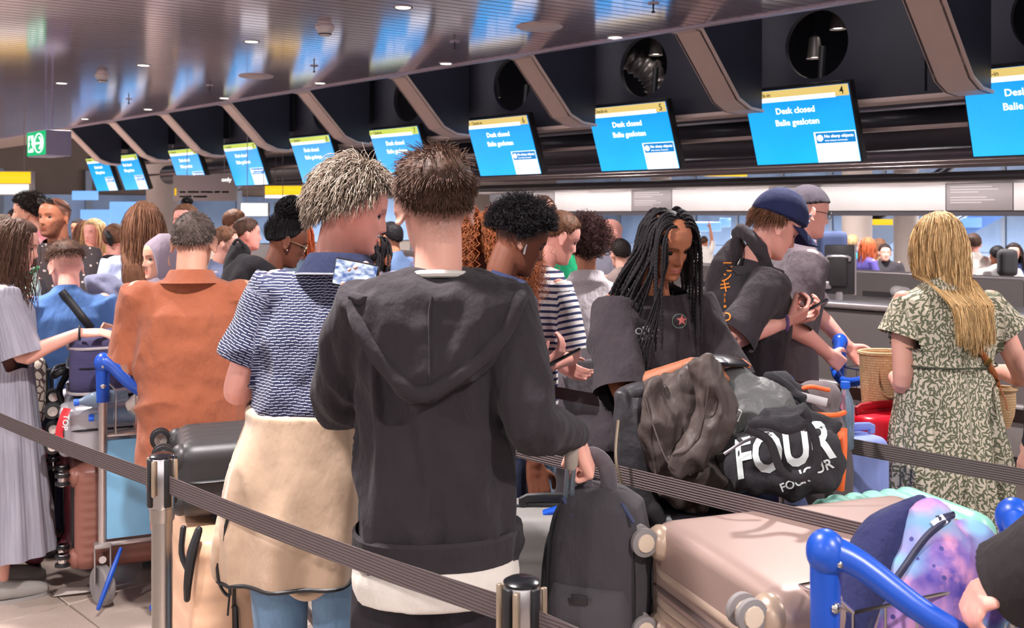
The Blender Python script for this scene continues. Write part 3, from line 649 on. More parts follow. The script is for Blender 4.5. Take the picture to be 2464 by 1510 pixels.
for i, (px, py) in enumerate([(1572, 8), (756, 158), (1094, 100), (310, 238), (505, 205)]):
    t = thing('sprinkler', ['sprinkler head at the top near the ceiling edge', 'sprinkler head on a blue reflection beside the smoke detector', 'sprinkler head above the desk 7 screen', 'sprinkler head over the leftmost screens', 'small sprinkler head over the desk 10 screen'][i], 'sprinkler', on_ceiling(px, py), group='ceiling sprinklers')
    obj('escutcheon', MB().lathe([(0, -.006), (.035, -.006), (.04, .0), (.04, .01)], 18), RIM, t); obj('nozzle', MB().lathe([(0, -.06), (.012, -.06), (.012, -.05), (.005, -.048), (.006, -.01), (.012, 0)], 10), BLACK, t)
# exit sign on two rods
GREEN = glow('exit_green', (20, 175, 110), .95); EXW = glow('exit_white', (240, 255, 250), 1.1); LILAC = plain('lilac_grey', (150, 146, 176), .5, var=.04)
ex = W(110, 342, 10.4); exr = math.atan2(.717, .697)
R_ = frame(VD, -UD*-1, (0, 0, 1))
t = thing('exit_sign', 'green and white running man exit sign box hanging on two rods', 'exit sign', ex, R=np.column_stack([VD, UD, [0, 0, 1]]))
t.scale = (1, 1.35, 1)
obj('housing', MB().box((.13, 0.2, 0), (.26, .42, .27), None, .01), LILAC, t)
obj('sign_face', MB().box((-.003, .2, 0), (.008, .40, .25)), GREEN, t)
Mx = lambda y, z: frame((0, -1, 0), (0, 0, 1), (-1, 0, 0), (-.009, y, z))
dm = MB().box((0, .0, 0), (.006, .006, .20)); 
obj('door_pictogram', MB().add(np.array([(-.009, .37, -.09), (-.009, .25, -.09), (-.009, .25, .09), (-.009, .37, .09)]), [(0, 1, 2, 3)]), EXW, t)
fg = MB().ell((-.012, .31, .055), (.003, .014, .018), 10, 8).tube([(-.012, .31, .04), (-.012, .30, -.01), (-.012, .27, -.05)], .011, 6).tube([(-.012, .30, -.01), (-.012, .335, -.06)], .010, 6).tube([(-.012, .28, .02), (-.012, .34, .03)], .007, 6)
obj('running_figure', fg, GREEN, t)
ar = MB().tube([(-.011, .21, 0), (-.011, .05, 0)], .011, 6).tube([(-.011, .11, .06), (-.011, .05, 0), (-.011, .11, -.06)], .011, 6)
rg = np.linspace(0, 2*PI, 20); ar.tube(np.stack([np.full(20, -.011), .13+.095*np.cos(rg), .1*np.sin(rg)], 1), .006, 6); obj('arrow', ar, EXW, t)
for s in (.06, .2): obj('rod', MB().tube([(.13, s+.07, .13), (.13, s+.07, CEIL-ex[2])], .008, 8), LILAC, t)

# ---- dark steel zone above the desks
BAY = 1.711; A4 = 3.55
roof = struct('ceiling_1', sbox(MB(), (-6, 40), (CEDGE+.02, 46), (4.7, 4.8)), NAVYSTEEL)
web = MB()                                         # long web plate with round holes
bw_ = 7.15; AA = np.arange(-4.5, 30, .1)
def plate_with_holes(a0, a1, z0, z1, holes, b, th, parent, mat):
    poly = MB(); n = 28; ca, cz, r = holes
    an = np.arange(n)*2*PI/n+PI/n; sq = []
    for t in an:
        dx, dz = math.cos(t), math.sin(t); s = min((a1-ca if dx > 0 else ca-a0)/max(abs(dx), 1e-6), (z1-cz if dz > 0 else cz-z0)/max(abs(dz), 1e-6)); sq.append((ca+dx*s, cz+dz*s))
    ins = [(ca+r*math.cos(t), cz+r*math.sin(t)) for t in an]
    V = [UV(a, b, z) for a, z in sq]+[UV(a, b, z) for a, z in ins]+[UV(a, b+th, z) for a, z in ins]
    f = [(i, (i+1) % n, n+(i+1) % n, n+i) for i in range(n)]+[(n+i, n+(i+1) % n, 2*n+(i+1) % n, 2*n+i) for i in range(n)]
    cor = [(a0, z0), (a1, z0), (a1, z1), (a0, z1)]; V += [UV(a, b, z) for a, z in cor]
    for k, (a, z) in enumerate(cor):
        j = [i for i in range(n)]; best = sorted(j, key=lambda i: (sq[i][0]-a)**2+(sq[i][1]-z)**2)[:2]; f.append((3*n+k, best[0], best[1]))
    return obj('web_plate', MB().add(V, f), mat, parent, sharp=30)
trs = thing('steel_girder', 'long dark girder of plates with round holes above the screens', 'girder', (0, 0, 0))
for k in range(-3, 8):
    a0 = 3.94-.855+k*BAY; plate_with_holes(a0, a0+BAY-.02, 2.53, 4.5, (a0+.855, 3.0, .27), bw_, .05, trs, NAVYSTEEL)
obj('bottom_flange', sbox(MB(), (-6, 17.4), (bw_-.02, bw_+.2), (2.50, 2.535), .004), LITSTEEL, trs)
hb = None; lbl = ['%s, a haunched dark bracket with a sloping lit flange' % s for s in ('cut by the upper right corner', 'left of the rightmost whole screen', 'above the braided woman', 'right of the hooded man\'s head', 'above the hooded man', 'above the grey haired man', 'fourth from the left', 'third from the left', 'over the two leftmost screens', 'just right of the exit sign')]
for k in range(-1, 9):
    a = 2.60+k*BAY; t = thing('bracket', lbl[k+1], 'bracket', UV(a, 0, 0), R=np.column_stack([UD, VD, [0, 0, 1]]), group='sloping brackets under the girder')
    pf = [(CEDGE-.1, CEIL+.02), (CEDGE+.12, CEIL-.01), (6.46, 2.53), (6.62, 2.47), (6.80, 2.46), (6.80, 4.5), (CEDGE+.08, 4.5), (CEDGE+.08, CEIL+.12), (CEDGE-.1, CEIL+.12)]
    n = len(pf); w = .125
    side = MB()
    for s in (-w+.02, w-.02): side.add([(s, b, z) for b, z in pf]+[(s+.015, b, z) for b, z in pf], [tuple(range(n)), tuple(range(2*n-1, n-1, -1))]+[(i, i+n, (i+1) % n+n, (i+1) % n) for i in range(n)])
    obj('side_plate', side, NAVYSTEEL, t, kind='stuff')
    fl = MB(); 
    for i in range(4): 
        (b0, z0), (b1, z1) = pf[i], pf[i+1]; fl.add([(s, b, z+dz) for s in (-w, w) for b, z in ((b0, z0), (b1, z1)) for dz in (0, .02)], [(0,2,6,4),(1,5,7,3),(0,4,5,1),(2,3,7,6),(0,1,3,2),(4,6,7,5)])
    obj('flange', fl, LITSTEEL, t, fix=True)
    obj('stiffener', MB().box((.34, 7.0, 3.6), (.12, .2, 1.7)), NAVYSTEEL, t)
# bell lamps and duct seen through the holes
for i, (px, py, d) in enumerate([(1960, 132, 8.3), (2016, 62, 8.2), (1578, 125, 9.4), (1580, 182, 9.6), (1190, 228, 11.0)]):
    p = W(px, py, d); t = thing('pendant_lamp', ['grey bell pendant lamp in the round hole above desk 4', 'grey bell lamp at the top edge of the desk 4 hole', 'upper bell lamp in the hole above desk 5', 'lower bell lamp in the hole above desk 5', 'slim bell lamp in the hole above desk 6'][i], 'lamp', p, group='bell lamps above the girder')
    obj('shade', MB().lathe([(.02, .16), (.045, .14), (.06, .0), (.068, -.03), (.06, -.02), (.03, .1)], 18), plain('lamp_shade', (150, 140, 138), .35, .5), t); obj('bulb', MB().lathe([(0, -.02), (.05, -.015), (.055, .0)], 14), LAMPON, t); obj('cord', MB().tube([(0, 0, .16), (0, 0, 4.6-p[2])], .006, 6), BLACK, t)
struct('shade_backing', sbox(MB(), (-6, 17.4), (8.7, 8.75), (2.75, 4.7)), NAVYSTEEL)  # dark sheet added behind the girder holes, standing in for shade
dp_ = W(1530, 150, 9.6); dd = MB(); pts = catmull([dp_+np.array([-.5, .1, .35]), dp_+np.array([-.15, 0, .1]), dp_+np.array([.15, 0, -.12]), dp_+np.array([.25, .05, -.4])], 60)
dd.tube(pts, .12+.012*np.sin(np.arange(60)*1.6), 14); tag(obj('duct', dd, plain('duct_foil', (150, 142, 142), .35, .7)), 'flexible ribbed grey duct bending in the hole above desk 5', 'duct')
# pipes and rails under the girder
PIPE = plain('pipe_dark', (74, 70, 80), .3, .3, var=.08); LITE = plain('rail_light', (168, 148, 144), .4, .3, var=.05)
for i, (b, z, r, m, l) in enumerate([(8.0, 2.36, .17, PIPE, 'thick dark pipe running along behind the screens'), (8.9, 2.72, .10, PIPE, 'thin dark pipe above the thick pipe'), (9.8, 2.28, .12, PIPE, 'second dark pipe lower and farther behind the screens')]):
    tag(obj('pipe', MB().tube([UV(-5, b, z), UV(17, b, z)], r, 18), m), l, 'pipe', 'pipes behind the screens')
for i, (b, z, h, l) in enumerate([(7.3, 2.30, .03, 'light narrow rail nearest behind the screens'), (8.5, 2.06, .03, 'light rail under the thick pipe'), (9.4, 2.12, .05, 'broad light rail in the middle behind the screens'), (10.6, 2.32, .05, 'farthest light rail behind the screens')]):
    tag(obj('rail', sbox(MB(), (-5, 17), (b, b+.06), (z, z+h), .005), LITE), l, 'rail', 'rails behind the screens')
# slanting struts at the left end and slab over the desks
for i, (b, z) in enumerate([(9.0, 1.99), ]):
    tag(obj('canopy', sbox(MB(), (-4, 9.2), (8.05, 9.6), (1.93, 2.01), .03), plain('canopy_dark', (70, 64, 68), .3, .2)), 'long dark canopy slab above the white fascia panels', 'canopy')
MIRR = plain('canopy_fairing', (188, 172, 170), .22, .5, var=.03)
for k in range(-1, 7):
    a = .4+k*BAY; t = thing('fairing', ['rounded metal fairing on the canopy at the right edge', 'rounded metal fairing above the leaf dress', 'rounded metal fairing left of the blonde woman', 'rounded metal fairing above the capped man', 'rounded metal fairing above the braided woman', 'rounded metal fairing above the scrunchie woman', 'rounded metal fairing above the green shirt man', 'rounded metal fairing at the left end of the canopy'][k+1], 'fairing', UV(a, 8.3, 1.955), rz=TH, group='rounded fairings on the canopy')
    obj('shell', meld(MB().tube([(-.72, 0, 0), (0, 0, 0), (.72, 0, 0)], [.035, .055, .035], 14, sub=5, round_=True, up=(0, 0, 1), flat=(.8, 1.8)), .014, 3), MIRR, t)
# ---- flight screens
SCR = {4: 0}
BLUE0 = NT('screen_blue', (0, 0, 0, 1), .25); 
g = BLUE0.sep(BLUE0.co(), 2); wv = BLUE0.noise(BLUE0.scale(BLUE0.co(), (1.5, 1, 2.5)), 1.2, 2)
BLUE0.set('Emission Color', BLUE0.mix(BLUE0.step(BLUE0.math('ADD', g, BLUE0.math('MULTIPLY', wv, .35)), -.1, .5), C(30, 168, 242), C(6, 128, 208))); BLUE0.set('Emission Strength', 1.12); BLUE = BLUE0.m
TAN = glow('screen_tan', (205, 178, 104), 1.0); LIME = glow('screen_lime', (186, 196, 84), 1.0); WHT = glow('screen_white', (238, 244, 252), 1.05); TXT = glow('screen_text', (255, 255, 255), 1.15); DBL = glow('screen_band', (4, 120, 190), 1.0); INK = glow('screen_ink', (28, 26, 20), 1.0)
tilt = math.atan2(.205, .565); SX = -UD; SY = nrm(np.array([0, 0, 1.])*math.cos(tilt)-VD*math.sin(tilt)); SN_ = np.cross(SX, SY)
def screen(a_right, num, label, header, w=.885, h=.60, b=6.9, z=2.635):
    o = UV(a_right, b, z)-SX*w/2-SY*h/2
    t = thing('flight_screen', label, 'screen', o, R=np.column_stack([SX, -SN_, SY]), group=None)     # local x right, y away, z up
    obj('casing', MB().box((0, .045, 0), (w+.03, .08, h+.03), None, .012), BLACK, t)
    obj('arm', MB().tube([(0, .06, .0), (0, .35, .1), (0, .55, .5)], .03, 10), BLACK, t)
    d = obj('display', MB().box((0, 0, 0), (w, .008, h)), BLUE, t)
    y = -.0055; F2 = lambda x, zz, dy=0: frame((1, 0, 0), (0, 0, 1), (0, -1, 0), (x, y-dy, zz))
    R = lambda name, x0, x1, z0, z1, m, dy=0: obj(name, MB().box(((x0+x1)/2, y-dy, (z0+z1)/2), (x1-x0, .002, z1-z0)), m, d, fix=False)
    R('header', -w/2, w/2, h/2-.062, h/2, header); R('date_bar', -w/2+.012, w/2-.11, h/2-.092, h/2-.056, WHT, .001); R('number_box', w/2-.11, w/2, h/2-.086, h/2, header, .0006)
    R('notice', w*.115, w/2, -h/2+.002, -h/2+.245, WHT, .001); R('notice_band', w*.115+.016, w/2-.006, -h/2+.155, -h/2+.238, DBL, .002)
    text('Check-in', .044, F2(-w/2+.075, h/2-.046, .002), INK, d, .01); text('\u2190', .04, F2(-w/2+.02, h/2-.045, .002), INK, d, .02)
    if num: text(num, .085, F2(w/2-.055, h/2-.072, .002), INK, d, .008, 'CENTER', .85)
    text('Desk closed', .068, F2(-.02, h/2-.19, .002), TXT, d, .015, 'CENTER'); text('Balie gesloten', .068, F2(-.02, h/2-.285, .002), TXT, d, .015, 'CENTER')
    text('No sharp objects', .034, F2(w*.115+.085, -h/2+.198, .0035), TXT, d, .012); text('Geen scherpe voorwerpen', .017, F2(w*.115+.085, -h/2+.170, .0035), TXT, d, .0)
    obj('notice_icon', MB().lathe([(0, .002), (.026, .002), (.026, 0)], 18, F2(w*.115+.048, -h/2+.197, .003)), TXT, d)
    return t
aR = [3.547-1.71, 3.547, 5.216, 6.893, 8.597, 10.32, 12.08, 13.79, 15.84, 17.04]
nm = ['', '4', '5', '6', '7', '8', '9', '10', '11', '12']
ll = ['blue check-in screen cut off by the right edge', 'blue check-in screen of desk 4, right of the capped man', 'blue check-in screen of desk 5, above the braided woman', 'blue check-in screen of desk 6, right of the hooded man', 'blue check-in screen of desk 7 behind the hooded man\'s head', 'blue check-in screen of desk 8 above the grey haired man', 'blue check-in screen of desk 9, fifth from the left', 'blue check-in screen third from the left', 'blue check-in screen second from the left', 'leftmost blue check-in screen']
for i, a in enumerate(aR):
    screen(a, nm[i], ll[i], TAN if i < 4 else LIME)
# ---- check-in desks
DESK = plain('desk_grey', (112, 104, 104), .45, var=.05); DESKT = plain('desk_top', (150, 142, 140), .35, var=.05); DRAIL = plain('desk_rail', (196, 188, 190), .3, .5, var=.04); DPAN = plain('desk_panel', (134, 126, 124), .5, var=.05); BELT = plain('conveyor_belt', (64, 58, 58), .6); KICK = plain('desk_kick', (70, 64, 66), .5)
BF = 6.63
def desk():
    t = thing('check_in_desk', '', 'desk', (0, 0, 0), R=np.column_stack([-UD, VD, [0, 0, 1]]), group=None); w = BAY-.015
    obj('front_panel', MB().box((w/2, .04, .68), (w, .04, .62), None, .006), DESK, t); obj('lower_panel', MB().box((w/2, .12, .30), (w, .1, .34), None, .01), DPAN, t); obj('kick_plate', MB().box((w/2, .16, .065), (w, .1, .13)), KICK, t)
    obj('worktop', MB().box((w/2, .36, 1.02), (w, .66, .04), None, .008), DESKT, t); obj('front_rail', MB().tube([(0, -.01, 1.03), (w, -.01, 1.03)], .028, 14), DRAIL, t)
    obj('bumper', MB().tube([(0, .02, .46), (w, .02, .46)], .02, 10), DRAIL, t)
    obj('back_panel', MB().box((w/2, 1.2, .92), (w, .05, .52), None, .01), DPAN, t); obj('back_rail', MB().tube([(0, 1.2, 1.19), (w, 1.2, 1.19)], .02, 10), DRAIL, t)
    obj('inner_shelf', MB().box((w/2, .95, .93), (w, .45, .03)), DRAIL, t); obj('grille', MB().box((w/2+.2, .68, 1.05), (.7, .02, .06)), KICK, t)
    return t
pr = desk(); k = 0
for i in range(-1, 8):
    o = pr if k == 0 else dup(pr); k += 1; o.location = tuple(UV(2.62+i*BAY, BF)); o['label'] = ['grey desk module at the right edge of the picture', 'grey desk module behind the leaf dress', 'grey desk module with the dark monitor on top', 'grey desk module behind the capped man', 'grey desk module behind the braided woman', 'grey desk module behind the scrunchie woman', 'grey desk module behind the hooded man', 'grey desk module behind the grey haired man', 'last grey desk module at the far left end'][i+1]; o['group'] = 'check-in desks'
# monitor and small things on the desk
mp = W(2020, 700, 7.35); t = thing('monitor', 'dark back of a desk monitor on a clamp arm', 'monitor', (mp[0], mp[1], 1.05), rz=-.35)
obj('screen_back', MB().box((0, 0, .215), (.21, .04, .36), None, .01), plain('monitor_back', (68, 64, 68), .4), t); obj('rear_hump', MB().box((-.01, -.035, .2), (.13, .05, .22), None, .015), plain('monitor_hump', (58, 54, 56), .5), t); obj('side_edge', MB().box((.112, 0, .215), (.012, .05, .37)), DRAIL, t)
obj('cable_hook', MB().tube([(-.085, -.05, .27), (-.08, -.055, .31), (.06, -.055, .31), (.07, -.05, .28)], .012, 8, sub=3), DRAIL, t); obj('clamp', MB().box((-.1, -.03, .10), (.09, .05, .06), None, .012).tube([(0, 0, .05), (0, 0, -.02)], .03, 12), DRAIL, t, kind='stuff')
tp = W(2168, 712, 7.4); t = thing('desk_scanner', 'small white rounded device on the desk beside the blonde woman', 'scanner', (tp[0], tp[1], 1.04), rz=.4); obj('case', meld(MB().tube([(-.05, 0, .06), (.05, 0, .05)], [.045, .04], 14, round_=True).box((0, 0, .02), (.11, .09, .04)), .008), WHITEP, t); obj('foot', MB().box((0, 0, .006), (.13, .11, .012), None, .004), DRAIL, t)
# fascia of panels
fas = struct('trim_2', sbox(MB(), (-3, 9.2), (8.55, 8.62), (1.655, 1.93)), plain('fascia_frame', (84, 78, 84), .4)); FW = plain('fascia_white', (236, 228, 226), .35, var=.04); FG = plain('fascia_grey', (160, 150, 150), .45, var=.03)
a = -1.6; i = 0
while a < 8.6:
    w = 1.16 if i % 2 == 0 else .54; pm = obj('panel', sbox(MB(), (a+.004, a+w-.004), (8.53, 8.55), (1.70, 1.925), .003), FW if i % 2 == 0 else FG, fas)
    if i % 2: 
        ln = MB()
        for r, q in enumerate((.8, .92, .55, .0, .7, .85, .6)): 
            if q: sbox(ln, (a+w-.04-q*.42, a+w-.04), (8.527, 8.53), (1.895-r*.022, 1.902-r*.022))
        obj('notice_print', ln, plain('print_white', (214, 206, 206), .6, var=0), fas, kind='stuff')
    a += w; i += 1
for a_ in (-2.4, 2.7, 7.9): tag(obj('post', sbox(MB(), (a_, a_+.09), (8.56, 8.65), (0, 1.95)), DKSTEEL), 'dark post carrying the fascia ' + {-2.4: 'beyond the right edge', 2.7: 'in the middle behind the desks', 7.9: 'behind the man in the cap'}[a_], 'post')
# ---- far hall
FAR = NT('far_wall', rough=.5); co_ = FAR.co(); n1 = FAR.noise(FAR.scale(co_, (1, 1, 1.5)), .7, 3); n2 = FAR.noise(FAR.scale(co_, (3, 3, .6)), .8, 2)
FAR.set('Base Color', FAR.mix(n1, C(120, 130, 160), C(180, 192, 214))); FARM = FAR.m
GL = NT('far_glass', C(110, 130, 165), .15, .1, .6); GL.set('Base Color', GL.mix(GL.noise(GL.scale(GL.co(), (1, 1, .7)), .9, 3), C(96, 116, 156), C(176, 198, 226))); GLASS = GL.m
struct('wall_back', MB().box(UV(10, 34, 2.4), (70, .3, 4.9), uvM()), FARM)
struct('wall_left', MB().box(UV(32, 12, 2.4), (.3, 60, 4.9), uvM()), plain('wall_brown', (132, 112, 100), .7, var=.25, sc=.8))
for k in range(-4, 18): 
    w_ = struct('window_%d' % (k+5), sbox(MB(), (k*2.0-6+.08, k*2.0-4-.08), (33.78, 33.84), (.4, 4.3)), GLASS); obj('mullion', sbox(MB(), (k*2.0-6-.06, k*2.0-6+.06), (33.7, 33.85), (0, 4.6)), plain('mullion', (140, 146, 160), .4, .4), w_)
for k in range(0, 9):
    w_ = struct('window_%d' % (k+30), sbox(MB(), (31.74, 31.8), (2+k*2.6, 2+k*2.6+2.4), (.6, 2.25)), GLASS); obj('mullion', sbox(MB(), (31.7, 31.82), (2+k*2.6+2.4, 2+k*2.6+2.6), (0, 3.0)), plain('mullion', (0, 0, 0)), w_)
LITB = glow('lit_box_blue', (120, 170, 235), 1.0); LITW = glow('lit_box_white', (235, 245, 255), 1.3)
for i, (px, py, w, h, d, m) in enumerate([(1700, 545, 70, 22, 26, LITB), (1790, 565, 60, 18, 27, LITW), (1665, 568, 40, 12, 27, LITW), (1745, 535, 26, 22, 28, LITB), (2330, 535, 60, 24, 20, LITB), (205, 470, 60, 22, 22, LITB), (230, 525, 70, 42, 23, LITB), (300, 520, 70, 70, 24, LITB)]):
    p = W(px, py, d); tag(obj('light_box', MB().box((0, 0, 0), (w/F*d, .12, h/F*d), None, .02), m, M=frame((1,0,0),(0,1,0),(0,0,1), p)), ['large blue lit display far behind the cap', 'white lit panel right of the far standing man', 'small white lit panel left of the far standing man', 'small blue lit panel above the far standing man', 'blue lit sign above the blonde woman', 'small blue lit display left of the screens', 'blue lit display behind the speckled shirt man', 'blue lit window beside the pillar'][i], 'display')
# ceiling of the far left hall
struct('ceiling_2', sbox(MB(), (17.5, 31.7), (-12, 7.0), (3.05, 3.15)), plain('far_ceiling', (176, 158, 148), .6, var=.06))
PILL = plain('pillar', (202, 186, 178), .5, var=.05)
for i, (px, d, r) in enumerate([(392, 20, .32), (2062, 15, .22), (1590, 19, .2), (2180, 17, .2)]):
    x = (px-1232)/F*d; t = thing('column', ['pale round column behind the third screen from the left', 'white round column beyond the desks left of the yellow sign', 'slim grey column far behind the braided woman', 'beige column beside the far escalator'][i], 'column', (x, d, 0), group='hall columns')
    obj('shaft', MB().lathe([(r, 0), (r, 4.7)], 28), PILL, t); obj('base', MB().lathe([(r*1.15, 0), (r*1.15, .12), (r*1.02, .14)], 28), DKSTEEL, t)
YEL = glow('sign_yellow', (250, 196, 20), .95); YW = glow('sign_white', (250, 248, 250), 1.1); SG = plain('sign_grey', (150, 140, 136), .5, var=.03)
def sign(label, px, py, d, w, h, parts, rz=0, txt=None):
    p = W(px, py, d); t = thing('hanging_sign', label, 'sign', p, rz=rz); s = d/F
    obj('casing', MB().box((0, .06, 0), (w*s, .1, h*s), None, .01), SG, t)
    for (x0, x1, z0, z1, m) in parts: obj('panel', MB().box(((x0+x1)/2*w*s, 0, (z0+z1)/2*h*s), ((x1-x0)*w*s, .03, (z1-z0)*h*s), None, .004), m, t)
    for (st, x, z, sz, m) in (txt or []): text(st, sz*s, frame((1, 0, 0), (0, 0, 1), (0, -1, 0), (x*w*s, -.02, z*h*s)), m, t, .01)
    obj('hanger', MB().tube([(-.3*w*s, .06, h*s/2), (-.3*w*s, .06, 3.2-p[2] if p[2] < 3 else .5)], .005, 6).tube([(.3*w*s, .06, h*s/2), (.3*w*s, .06, 3.2-p[2] if p[2] < 3 else .5)], .005, 6), SG, t, kind='stuff'); return t
sign('yellow over white lit sign cut by the left edge', 20, 440, 13, 110, 58, [(-.48, .48, -.02, .46, YEL), (-.48, .44, -.46, -.06, YW)])
sign('yellow and white lit sign behind the afro bun', 694, 462, 14, 112, 30, [(-.5, .5, -.2, .5, YEL), (-.5, .5, -.48, -.24, YW)], 0)
sign('blank white glowing sign left of the afro bun', 612, 504, 13.5, 66, 34, [(-.48, .48, -.45, .45, YW)])
sign('teal grey sign behind the grey haired man', 708, 502, 13.8, 100, 32, [(-.48, .48, -.45, .45, plain('sign_teal', (130, 165, 165), .5))], 0)
sign('grey information sign beside the column with blurred pale print', 492, 452, 14.5, 150, 62, [(-.5, .5, -.5, .5, plain('sign_taupe', (164, 150, 146), .5, var=.03)), (-.48, -.44, -.3, .0, YEL)]+[(-.40+x0, -.40+x1, z, z+.09, plain('print_pale', (222, 214, 210), .6, var=0)) for x0, x1, z in ((0, .11, -.2), (.13, .32, -.2), (.34, .54, -.2), (.56, .66, -.2), (.68, .80, -.2), (0, .2, -.38), (.22, .45, -.38))], 0, [('only', .28, .25, 14, TXT)])
sign('yellow sign hanging beyond the desks above the far crowd', 2112, 534, 15.8, 72, 14, [(-.5, .5, -.5, .5, YEL)])
sign('orange yellow stepped sign above the canopy near desk 4', 1748, 412, 15, 105, 24, [(-.5, .5, -.5, .1, YEL), (.05, .5, .1, .5, YEL)], .2)
sign('second small yellow sign above the canopy right of desk 4', 2108, 394, 15, 40, 10, [(-.5, .5, -.5, .5, YEL)], .2)
# blade like dark strut and escalator seen under the fascia
ES = plain('escalator_side', (150, 168, 196), .3, .4); 
t = thing('escalator', 'escalator with light balustrades far behind the desks', 'escalator', W(2120, 640, 20)*np.array([1, 1, 0]))
for s in (-.55, .55): obj('balustrade', MB().box((0, s*.4, 1.3), (3.4, .06, .5), roty(-.62)), ES, t); obj('handrail', MB().tube([(-1.5, s*.4, .6), (1.5, s*.4, 2.7)], .05, 8), DKSTEEL, t)
for i in range(8): obj('step', MB().box((-1.2+i*.34, 0, .45+i*.24), (.36, .4, .22)), plain('step_grey', (90, 96, 110), .5), t)
t = thing('escalator', 'blue lit stair side rising right behind the blonde woman', 'escalator', W(2400, 600, 20)*np.array([1, 1, 0])); obj('balustrade', MB().box((0, 0, 1.75), (3.0, .08, .35), roty(-.5)), plain('stair_blue', (90, 130, 200), .3), t); obj('handrail', MB().tube([(-1.3, -.1, 1.3), (1.3, -.1, 2.7)], .04, 8), ES, t)
# ------------------------------------------------------------------ the people in the queue
PALE = ('skin_pale', (228, 176, 158)); PINK = ('skin_pink', (232, 172, 158)); TANS = ('skin_tan', (196, 138, 108)); BRN = ('skin_brown', (158, 100, 74)); DKB = ('skin_deep', (118, 74, 56)); OLV = ('skin_olive', (214, 164, 140))
HB = hair_mat('hair_brown', (92, 66, 54)); HD = hair_mat('hair_dark', (44, 34, 32)); HG = hair_mat('hair_grey', (150, 134, 120)); HBL = hair_mat('hair_blonde', (224, 188, 138)); HBK = hair_mat('hair_black', (34, 30, 34)); HA = hair_mat('hair_auburn', (176, 104, 66)); HLB = hair_mat('hair_light_brown', (128, 88, 66)); HRED = hair_mat('hair_red', (190, 96, 58))
DENIM = fabric('denim', (104, 132, 160), 700, var=.3); DARKT = fabric('dark_trousers', (42, 38, 43)); NAVYT = fabric('navy_trousers', (48, 54, 78)); GREYT = fabric('grey_trousers', (110, 106, 110)); WHITESOLE = plain('sole', (214, 206, 202), .6)
def PX(p, d): return lambda px, py, dd=0: p.loc(W(px, py, d+dd))
# -- hooded man, back to camera
BLK = fabric('hoodie_charcoal', (50, 45, 49), 1100, var=.16, wr=.5, sheen=.3)
hm = person('man from behind in a charcoal hooded sweatshirt holding up a phone', 1048, 2.36, 1.812, 8, head=(12, 6, 0), skin=PALE, bw=1.0, vox=.004, seed=11, neck=1.02,
    fade=dict(em=lambda a: elmin(a, .6, nape=-.62), w=.45, a=.95, col=(80, 58, 48)),
    arms=dict(R=dict(w=W(1384, 1046, 2.46), frame='w', pole=(.0, -.7, -.8), d=(.22, .1, -.5), n=(-.5, .1, -.1), curl=1.5, thumb=1.2), L=dict(w=W(898, 760, 2.66), frame='w', pole=(-.3, -.3, -1), d=(-.15, .1, .95), n=(-.1, -.9, .2), curl=.75, thumb=.9)),
    shirt=dict(mat=BLK, sleeve='long', fit=1.14, prof=[(.81, .184, .14), (.875, .184, .14), (1.05, .182, .137), (1.2, .186, .132), (1.33, .195, .13)], hem=.875, amp=.017, freq=(9, 4), neck=.075, cuff=.05, nz=.835, name='sweatshirt'), pants=dict(mat=DARKT, fit=1.12, hipw=1.1, waist=.43, amp=.012))
q = PX(hm, 2.36)
hd = MB(); rows = [(648, 1052, 100, .055, -.01), (675, 1052, 185, .085, -.03), (710, 1052, 206, .085, -.062), (760, 1050, 196, .075, -.095), (815, 1046, 165, .062, -.118), (870, 1036, 118, .05, -.132), (915, 1022, 68, .04, -.14), (940, 1014, 30, .03, -.142)]
hd.loft([ring(q(cx, y, 0)[2], hw/1017, dy, (q(cx, y)[0]+.0, yo), 2.2) for y, cx, hw, dy, yo in rows])
hoodM = obj('hood', meld(hd, .007, 4, .5, folds(.010, 5, 11, 5)), BLK, hm.root)
vb = bvh_of(hoodM); pts = catmull([(848, 700), (858, 770), (900, 850), (960, 918), (1012, 948), (1070, 925), (1150, 868), (1215, 800), (1254, 712)], 40)
e = []
for x, y in pts:
    v = vdir(hm, x, y); h = vb.ray_cast(Vector(q(x, y, -1)), Vector(v), 3)
    if h[0] is None: h = vb.find_nearest(Vector(q(x, y, -.15)))
    e.append(np.array(h[0])-v*.003)
obj('hood_edge', MB().tube(e, .014, 10, round_=True, flat=(1, 1.2)), BLK, hoodM); obj('hood_seam', MB().tube([np.array(vb.find_nearest(Vector(q(1040-(.18*(y-650)*.1), y, -.2)))[0])+[0, -.001, 0] for y in range(670, 945, 18)], .0028, 5), BLK, hoodM)
obj('hem_band', MB().loft([ring(z, wx, dy, (0, -.002)) for z, wx, dy in ((.872, .184, .141), (.879, .193, .149), (.936, .195, .151), (.944, .188, .144))], caps=False), BLK, hm.root)
obj('undershirt', meld(MB().loft([ring(z, wx, dy, (0, -.004)) for z, wx, dy in ((.79, .19, .148), (.84, .195, .152), (.9, .186, .138))]), .009, 3, .5, folds(.004, 2)), fabric('tee_offwhite', (214, 206, 198)), hm.root)
obj('tee_collar', MB().tube(np.stack([.078*np.cos(np.linspace(0, 2*PI, 30)), -.012+.078*np.sin(np.linspace(0, 2*PI, 30)), np.full(30, .843*1.815)+.012*np.sin(np.linspace(0, 2*PI, 30))*-1], 1), .009, 8), fabric('tee_offwhite', (0, 0, 0)), hm.root)
short_hair(hm, HB, .040, .013, em=lambda a: elmin(a, .6, ear=.06, nape=-.42), n=7500, seed=21, flow=lambda p_, A, E: np.stack([-.25+.5*np.sin(A*1.0), -.1-.5*np.cos(A)*0-.35*(E < .6), .25*(E > .7)-.55*(E < .6)], 1), lift=.62, r=.0014, el_split=.5, jitter=.24, grav=.15)
